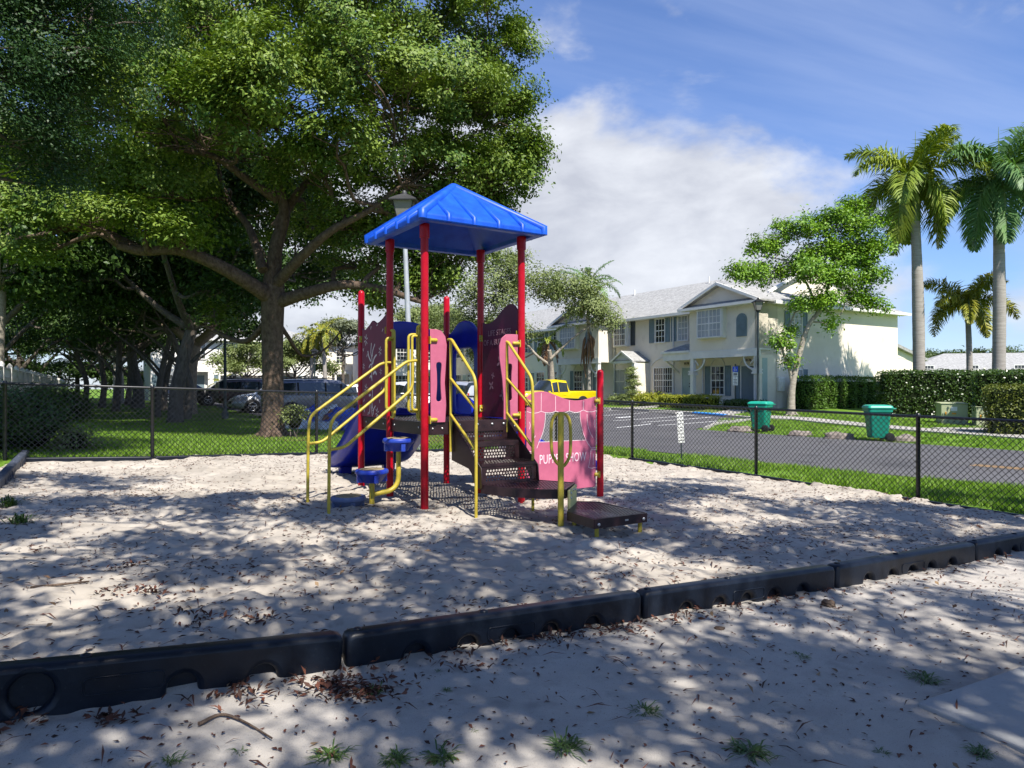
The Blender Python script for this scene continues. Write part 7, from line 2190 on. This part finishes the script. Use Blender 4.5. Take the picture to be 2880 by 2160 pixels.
# parking stops
def stopbar(i, p, lab, ang=None):
    b = MB(); d = fv if ang is None else ang; n = V(d.y, -d.x); z = gz(p.x, p.y) + .016
    b.prism([(-.09, 0), (.09, 0), (.065, .11), (-.065, .11)], V(p.x, p.y, z) - V(d.x, d.y, 0) * .95, (n.x, n.y, 0), Z3, (d.x, d.y, 0), 1.9)
    o = b.build('wheel_stop', M['concrete'], None, bevel=.015, fixn=True)
    return tag(o, lab, 'wheel stop', 'concrete wheel stops')
labs = ['nearest concrete wheel stop in front of the blue heap', 'concrete wheel stop behind the foot of the big tree', 'concrete wheel stop before the silver sedan', 'concrete wheel stop before the black suv', 'far concrete wheel stop beyond the tan trunk']
for i, f in enumerate((22.6, 28.6, 36.8, 42.0, 46.0)):
    stopbar(i, fe(f, 8.2), labs[i])
for i, f in enumerate((26.0, 31.0, 34.0)):
    stopbar(i + 5, fe(f, 24.5), ['concrete wheel stop before the porch hedge', 'concrete wheel stop below the grid window', 'concrete wheel stop behind the yellow pickup'][i])

# heap of blue tarpaulin and sacks
M['tarp'] = mk('blue_tarpaulin', (.01, .05, .42), .4, .4, c2=(.03, .12, .62), vscale=6, bump=.6, bscale=12, bdist=.04)
M['sack'] = mk('white_sack', (.50, .52, .54), .7, .3, c2=(.66, .68, .70), vscale=5, bump=.5, bscale=14, bdist=.03)
M['terracotta'] = mk('terracotta', (.35, .14, .08), .8, .2, var=.1)
def lump(name, label, cat, x, y, rx, ry, rz, mat, seed, group=None, z=None, rough=.3):
    bm = bmesh.new(); bmesh.ops.create_icosphere(bm, subdivisions=4, radius=1)
    co = np.array([v.co[:] for v in bm.verts])
    nz = 1 + rough * vnoise(co[:, 0] * 1.0 + co[:, 2] + 7, co[:, 1] + co[:, 2] * .7 + 9, seed, .42) + rough * .5 * vnoise(co[:, 0] + 3, co[:, 1] - co[:, 2] + 5, seed + 1, .2)
    for v, k in zip(bm.verts, nz):
        v.co = Vector((v.co.x * rx * k, v.co.y * ry * k, max(v.co.z, -.25) * rz * k))
    me = bpy.data.meshes.new(name); bm.to_mesh(me); bm.free()
    o = link_mesh(me, name, mat); o.location = (x, y, (gz(x, y) if z is None else z) + rz * .2)
    me.polygons.foreach_set('use_smooth', [True] * len(me.polygons))
    return tag(o, label, cat, group)
lump('tarpaulin_heap', 'crumpled blue tarpaulin heap left part, behind the lawn fence', 'tarpaulin', -6.7, 24.2, .9, .6, .55, M['tarp'], 5)
lump('tarpaulin_heap', 'crumpled blue tarpaulin heap right part, near the slide', 'tarpaulin', -5.4, 23.2, .8, .6, .55, M['tarp'], 8)
lump('sack', 'pale sack at the left foot of the blue heap', 'sack', -7.0, 22.9, .55, .4, .32, M['sack'], 11, 'sacks on the heap'); lump('sack', 'pale sack lying across the middle of the blue heap', 'sack', -6.1, 24.0, .5, .4, .6, M['sack'], 12, 'sacks on the heap'); lump('sack', 'grey sack in front of the blue heap', 'sack', -5.9, 22.6, .45, .35, .25, M['sack'], 14, 'sacks on the heap')
lump('clay_board', 'reddish broken board on top of the blue heap', 'board', -5.75, 23.3, .5, .3, .5, M['terracotta'], 13)

# white panel fence on the far left
M['vinyl'] = mk('white_vinyl', (.60, .58, .53), .5, .4, c2=(.70, .68, .63), vscale=2)
wd_ = V(-.51, .86).normalized(); w0 = V(-13.4, 18.3)
wf = thing('panel_fence', 'long white panel fence along the left boundary', 'fence', (w0.x, w0.y, gz(w0.x, w0.y)))
nwp = V(wd_.y, -wd_.x, 0); w3 = V(wd_.x, wd_.y, 0); zt = EYE + .60
for i in range(27):
    p = w0 + wd_ * (2.4 * i); q = p + wd_ * 2.4
    zg = .25
    b = MB(); b.box((p.x, p.y, (zg - .3 + zt + .05) / 2), (.14, .14, zt + .05 - zg + .3), w3, nwp); b.lathe([(.10, zt + .05), (.10, zt + .08), (.02, zt + .16)], (p.x, p.y, 0), 4); po = b.build('post', M['vinyl'], wf)
    c = (p + q) / 2
    b = MB(); b.box((c.x, c.y, (zg + zt - .34) / 2), (2.26, .05, zt - .34 - zg), w3, nwp); b.build('panel', M['vinyl'], wf)
    b = MB(); b.box((c.x, c.y, zt - .32), (2.26, .09, .06), w3, nwp); b.box((c.x, c.y, zt - .03), (2.26, .09, .06), w3, nwp); b.build('rail', M['vinyl'], wf)
    b = MB()
    for k in range(16): b.box((p + wd_ * (.12 + k * .144)).to_3d() + Z3 * (zt - .175), (.085, .03, .25), w3, nwp)
    o = b.build('lattice', M['vinyl'], wf); o['kind'] = 'stuff'
mb = EXTRA_POT; pp0 = H.pt(8.4, .9, zf)
tag(mb.build('flower_pot', M['shutterdark'], None), 'dark flower pot below the grid window', 'pot')
st2 = MB(); H.box(st2, 8.2, 8.6, .7, 1.1, zf - .1, zf + .45); tag(st2.build('pot_stand', M['stucco'], None, bevel=.01), 'small block under the flower pot by the townhouse wall', 'stand')

# ------------------------------------------------------------------ litter, weeds and twigs on the sand
def sand_zv(x, y):
    i = np.clip(np.round((x + 9) / st).astype(int), 0, Z_.shape[0] - 1); j = np.clip(np.round((y - 1) / st).astype(int), 0, Z_.shape[1] - 1)
    return Z_[i, j]
def ground_at(x, y):
    """where a photo place meets the sand"""
    d = 5.0
    for _ in range(30):
        X = (x - 1440) / 2000 * d
        d = (EYE - sand_z(X, d)) * 2000 / (y - 1090) * .5 + d * .5
    return V((x - 1440) / 2000 * d, d)
lr = np.random.default_rng(700)
def scatter(name, X, Y, size, aspect, mat, label, up=2.6, dz=.006):
    k = in_poly(X, Y, sand_poly) & (Y > 1.2)
    X, Y = X[k], Y[k]
    P = np.stack([X, Y, sand_zv(X, Y) + dz], 1)
    v = leaf_cards(P, size, lr, up, None, aspect, .12)
    o = link_mesh(np_mesh(name, v, quads(len(P))), name, mat)
    return tag(o, label, 'leaf litter', None, 'stuff')
n = 80000
X = lr.uniform(-8.5, 8, n); Y = 3 + (lr.uniform(0, 1, n) ** 1.15) * 13
dens = (.5 + .5 * vnoise(X, Y, 31, 1.1)) * (.6 + .4 * vnoise(X, Y, 32, .35)); k = (lr.uniform(0, 1, n) < dens) & (near_off(X, Y) > .1)
scatter('leaf_litter', X[k], Y[k], (.018, .058), .3, M['litter'], 'small dark leaf bits strewn over the playground sand')
n = 5000
X = lr.uniform(-8.5, 8, n); Y = lr.uniform(2, 14, n)
scatter('twig_litter', X, Y, (.05, .16), .07, M['litter'], 'thin dark twigs and stalks strewn over the sand', up=4)
n = 7000
X = lr.uniform(-4.5, 6, n); Y = lr.uniform(1.2, 6, n); k = near_off(X, Y) < -.1
scatter('ground_specks', X[k], Y[k], (.012, .035), .5, M['litter'], 'specks of leaf on the trodden ground in front of the border')
# drifts against the near border and leaf heaps
cl = []
for i in range(5):
    a, b = BJ[i], BJ[i + 1]
    m_ = 90 if i in (1, 2) else 50
    t = lr.uniform(0, 1, m_); d = (b - a).normalized(); nn = V(d.y, -d.x)
    off = np.abs(lr.normal(.07, .09, m_)) + .06
    cl.append(np.stack([a.x + (b.x - a.x) * t + nn.x * off, a.y + (b.y - a.y) * t + nn.y * off], 1))
for x, y, s_, m_ in ((960, 1925, .13, 190), (1010, 1955, .10, 120), (690, 1955, .08, 60), (310, 2032, .05, 34), (30, 1995, .09, 50), (560, 1750, .08, 40), (720, 1748, .06, 40), (420, 1668, .07, 40), (1740, 1770, .12, 60), (1560, 1790, .10, 60), (1250, 1825, .08, 40), (370, 1590, .08, 36), (330, 1668, .07, 30), (1330, 1880, .05, 14), (2010, 1695, .12, 40), (2180, 1680, .1, 30), (1900, 1720, .1, 40)):
    p = ground_at(x, y)
    cl.append(np.stack([p.x + lr.normal(0, s_, m_), p.y + lr.normal(0, s_ * .6, m_)], 1))
cl = np.concatenate(cl)
scatter('fallen_leaves', cl[:, 0], cl[:, 1], (.025, .058), .36, M['litter'], 'red brown fallen leaves drifted against the near border', 1.2, .012)
X = lr.uniform(-4.5, 5.5, 260); Y = lr.uniform(1.4, 9, 260)
scatter('fallen_leaves', X, Y, (.035, .07), .42, M['littertan'], 'tan and brown single leaves scattered over the foreground', 1.6, .010)

def weed(label, x, y, s, seed, nb=34, flat=.5):
    r = np.random.default_rng(seed); p = ground_at(x, y); z = sand_z(p.x, p.y)
    root = thing('weed_tuft', label, 'weed', (p.x, p.y, z), 'weeds on the trodden ground')
    vs = []; fs = []
    for i in range(nb):
        a = r.uniform(0, 6.283); L = s * r.uniform(.5, 1.2); e = r.uniform(.15, 1.2) * flat + .1
        d = np.array([math.cos(a) * math.cos(e), math.sin(a) * math.cos(e), math.sin(e)]); sd = np.array([-math.sin(a), math.cos(a), 0]) * s * .035
        o_ = np.array([p.x + r.normal(0, s * .22), p.y + r.normal(0, s * .22), z - .004])
        m_ = o_ + d * L * .55; t_ = m_ + np.array([d[0], d[1], d[2] * .2 - .25]) * L * .45
        b = len(vs); vs += [o_ + sd * .5, o_ - sd * .5, m_ - sd, m_ + sd, t_]; fs += [(b, b + 1, b + 2), (b, b + 2, b + 3), (b + 3, b + 2, b + 4)]
    link_mesh(np_mesh('blades', np.array(vs), np.array(fs)), 'blades', M['weed'], root)
    mb = MB(); mb.sphere((p.x, p.y, z - .004), s * .12, 8, 4, (1, 1, .4)); mb.build('root_crown', M['core'], root)
for i, (x, y, s, lab) in enumerate(((1045, 1950, .13, 'grass tuft growing out of the red leaf pile'), (1225, 1890, .07, 'small grass tuft with leaves, below the second border timber'), (1255, 1942, .06, 'tiny sunlit tuft below the second border timber'), (1815, 2000, .13, 'weed in the sunlit patch at bottom centre right'), (2250, 1845, .10, 'small spreading weed right of centre'), (2600, 1910, .15, 'wiry grass tuft beside the concrete slab corner'), (2110, 2120, .17, 'thick grass tuft at the bottom edge, right of centre'), (1590, 2100, .16, 'loose weed at the bottom edge, centre'), (1240, 2130, .14, 'grass tuft at the bottom edge, centre left'), (1110, 2135, .13, 'dense tuft at the bottom edge left of centre'), (930, 2125, .13, 'grassy weed at the bottom edge, left'), (670, 2115, .07, 'single leafy sprout at the bottom left'), (480, 2140, .10, 'low moss like weed at the bottom left'), (2760, 2120, .12, 'weed at the bottom edge near the slab'), (2480, 2120, .08, 'small weed between tuft and slab at the bottom'), (1910, 2050, .03, 'tiny green sprout in the sunlit patch'), (60, 1470, .22, 'long grass clump at the left edge of the sand'), (20, 1420, .25, 'taller grass clump by the left border timber'), (1330, 2055, .04, 'tiny sprout in the sunny strip'), (2045, 1790, .03, 'tiny seedling right of the border joint'))):
    weed(lab, x, y, s * (.62 if s < .2 else .8), 800 + i, 80 if s > .1 else 40, .9 if s > .2 else .42)
# sticks and cones
def stick(label, pts, r):
    P = [ground_at(x, y) for x, y in pts]
    mb = MB(); q = smooth_path([V(p.x, p.y, sand_z(p.x, p.y) + .012) for p in P], 4); mb.tube(q, [r * (1 - .6 * i / len(q)) for i in range(len(q))], 6)
    tag(mb.build('stick', M['barkbrown'], None), label, 'stick', 'sticks on the sand')
stick('long dark stick lying left inside the sand', [(90, 1654), (160, 1650), (250, 1640)], .012); stick('forked twig in front of the leaf pile', [(560, 2045), (620, 2018), (680, 2035), (765, 2085)], .008); stick('small stick beside the yellow rail foot', [(822, 1402), (850, 1420), (868, 1424)], .012)
p = ground_at(2328, 1703)
lump('seed_cone', 'black round seed pod beside the third border joint', 'seed pod', p.x, p.y, .045, .03, .03, M['barkbrown'], 31, None, sand_z(p.x, p.y), .3)
p = ground_at(2022, 1770); lump('seed_cone', 'dark elongated seed pod on the trodden ground', 'seed pod', p.x, p.y, .035, .014, .014, M['barkbrown'], 33, None, sand_z(p.x, p.y), .3)
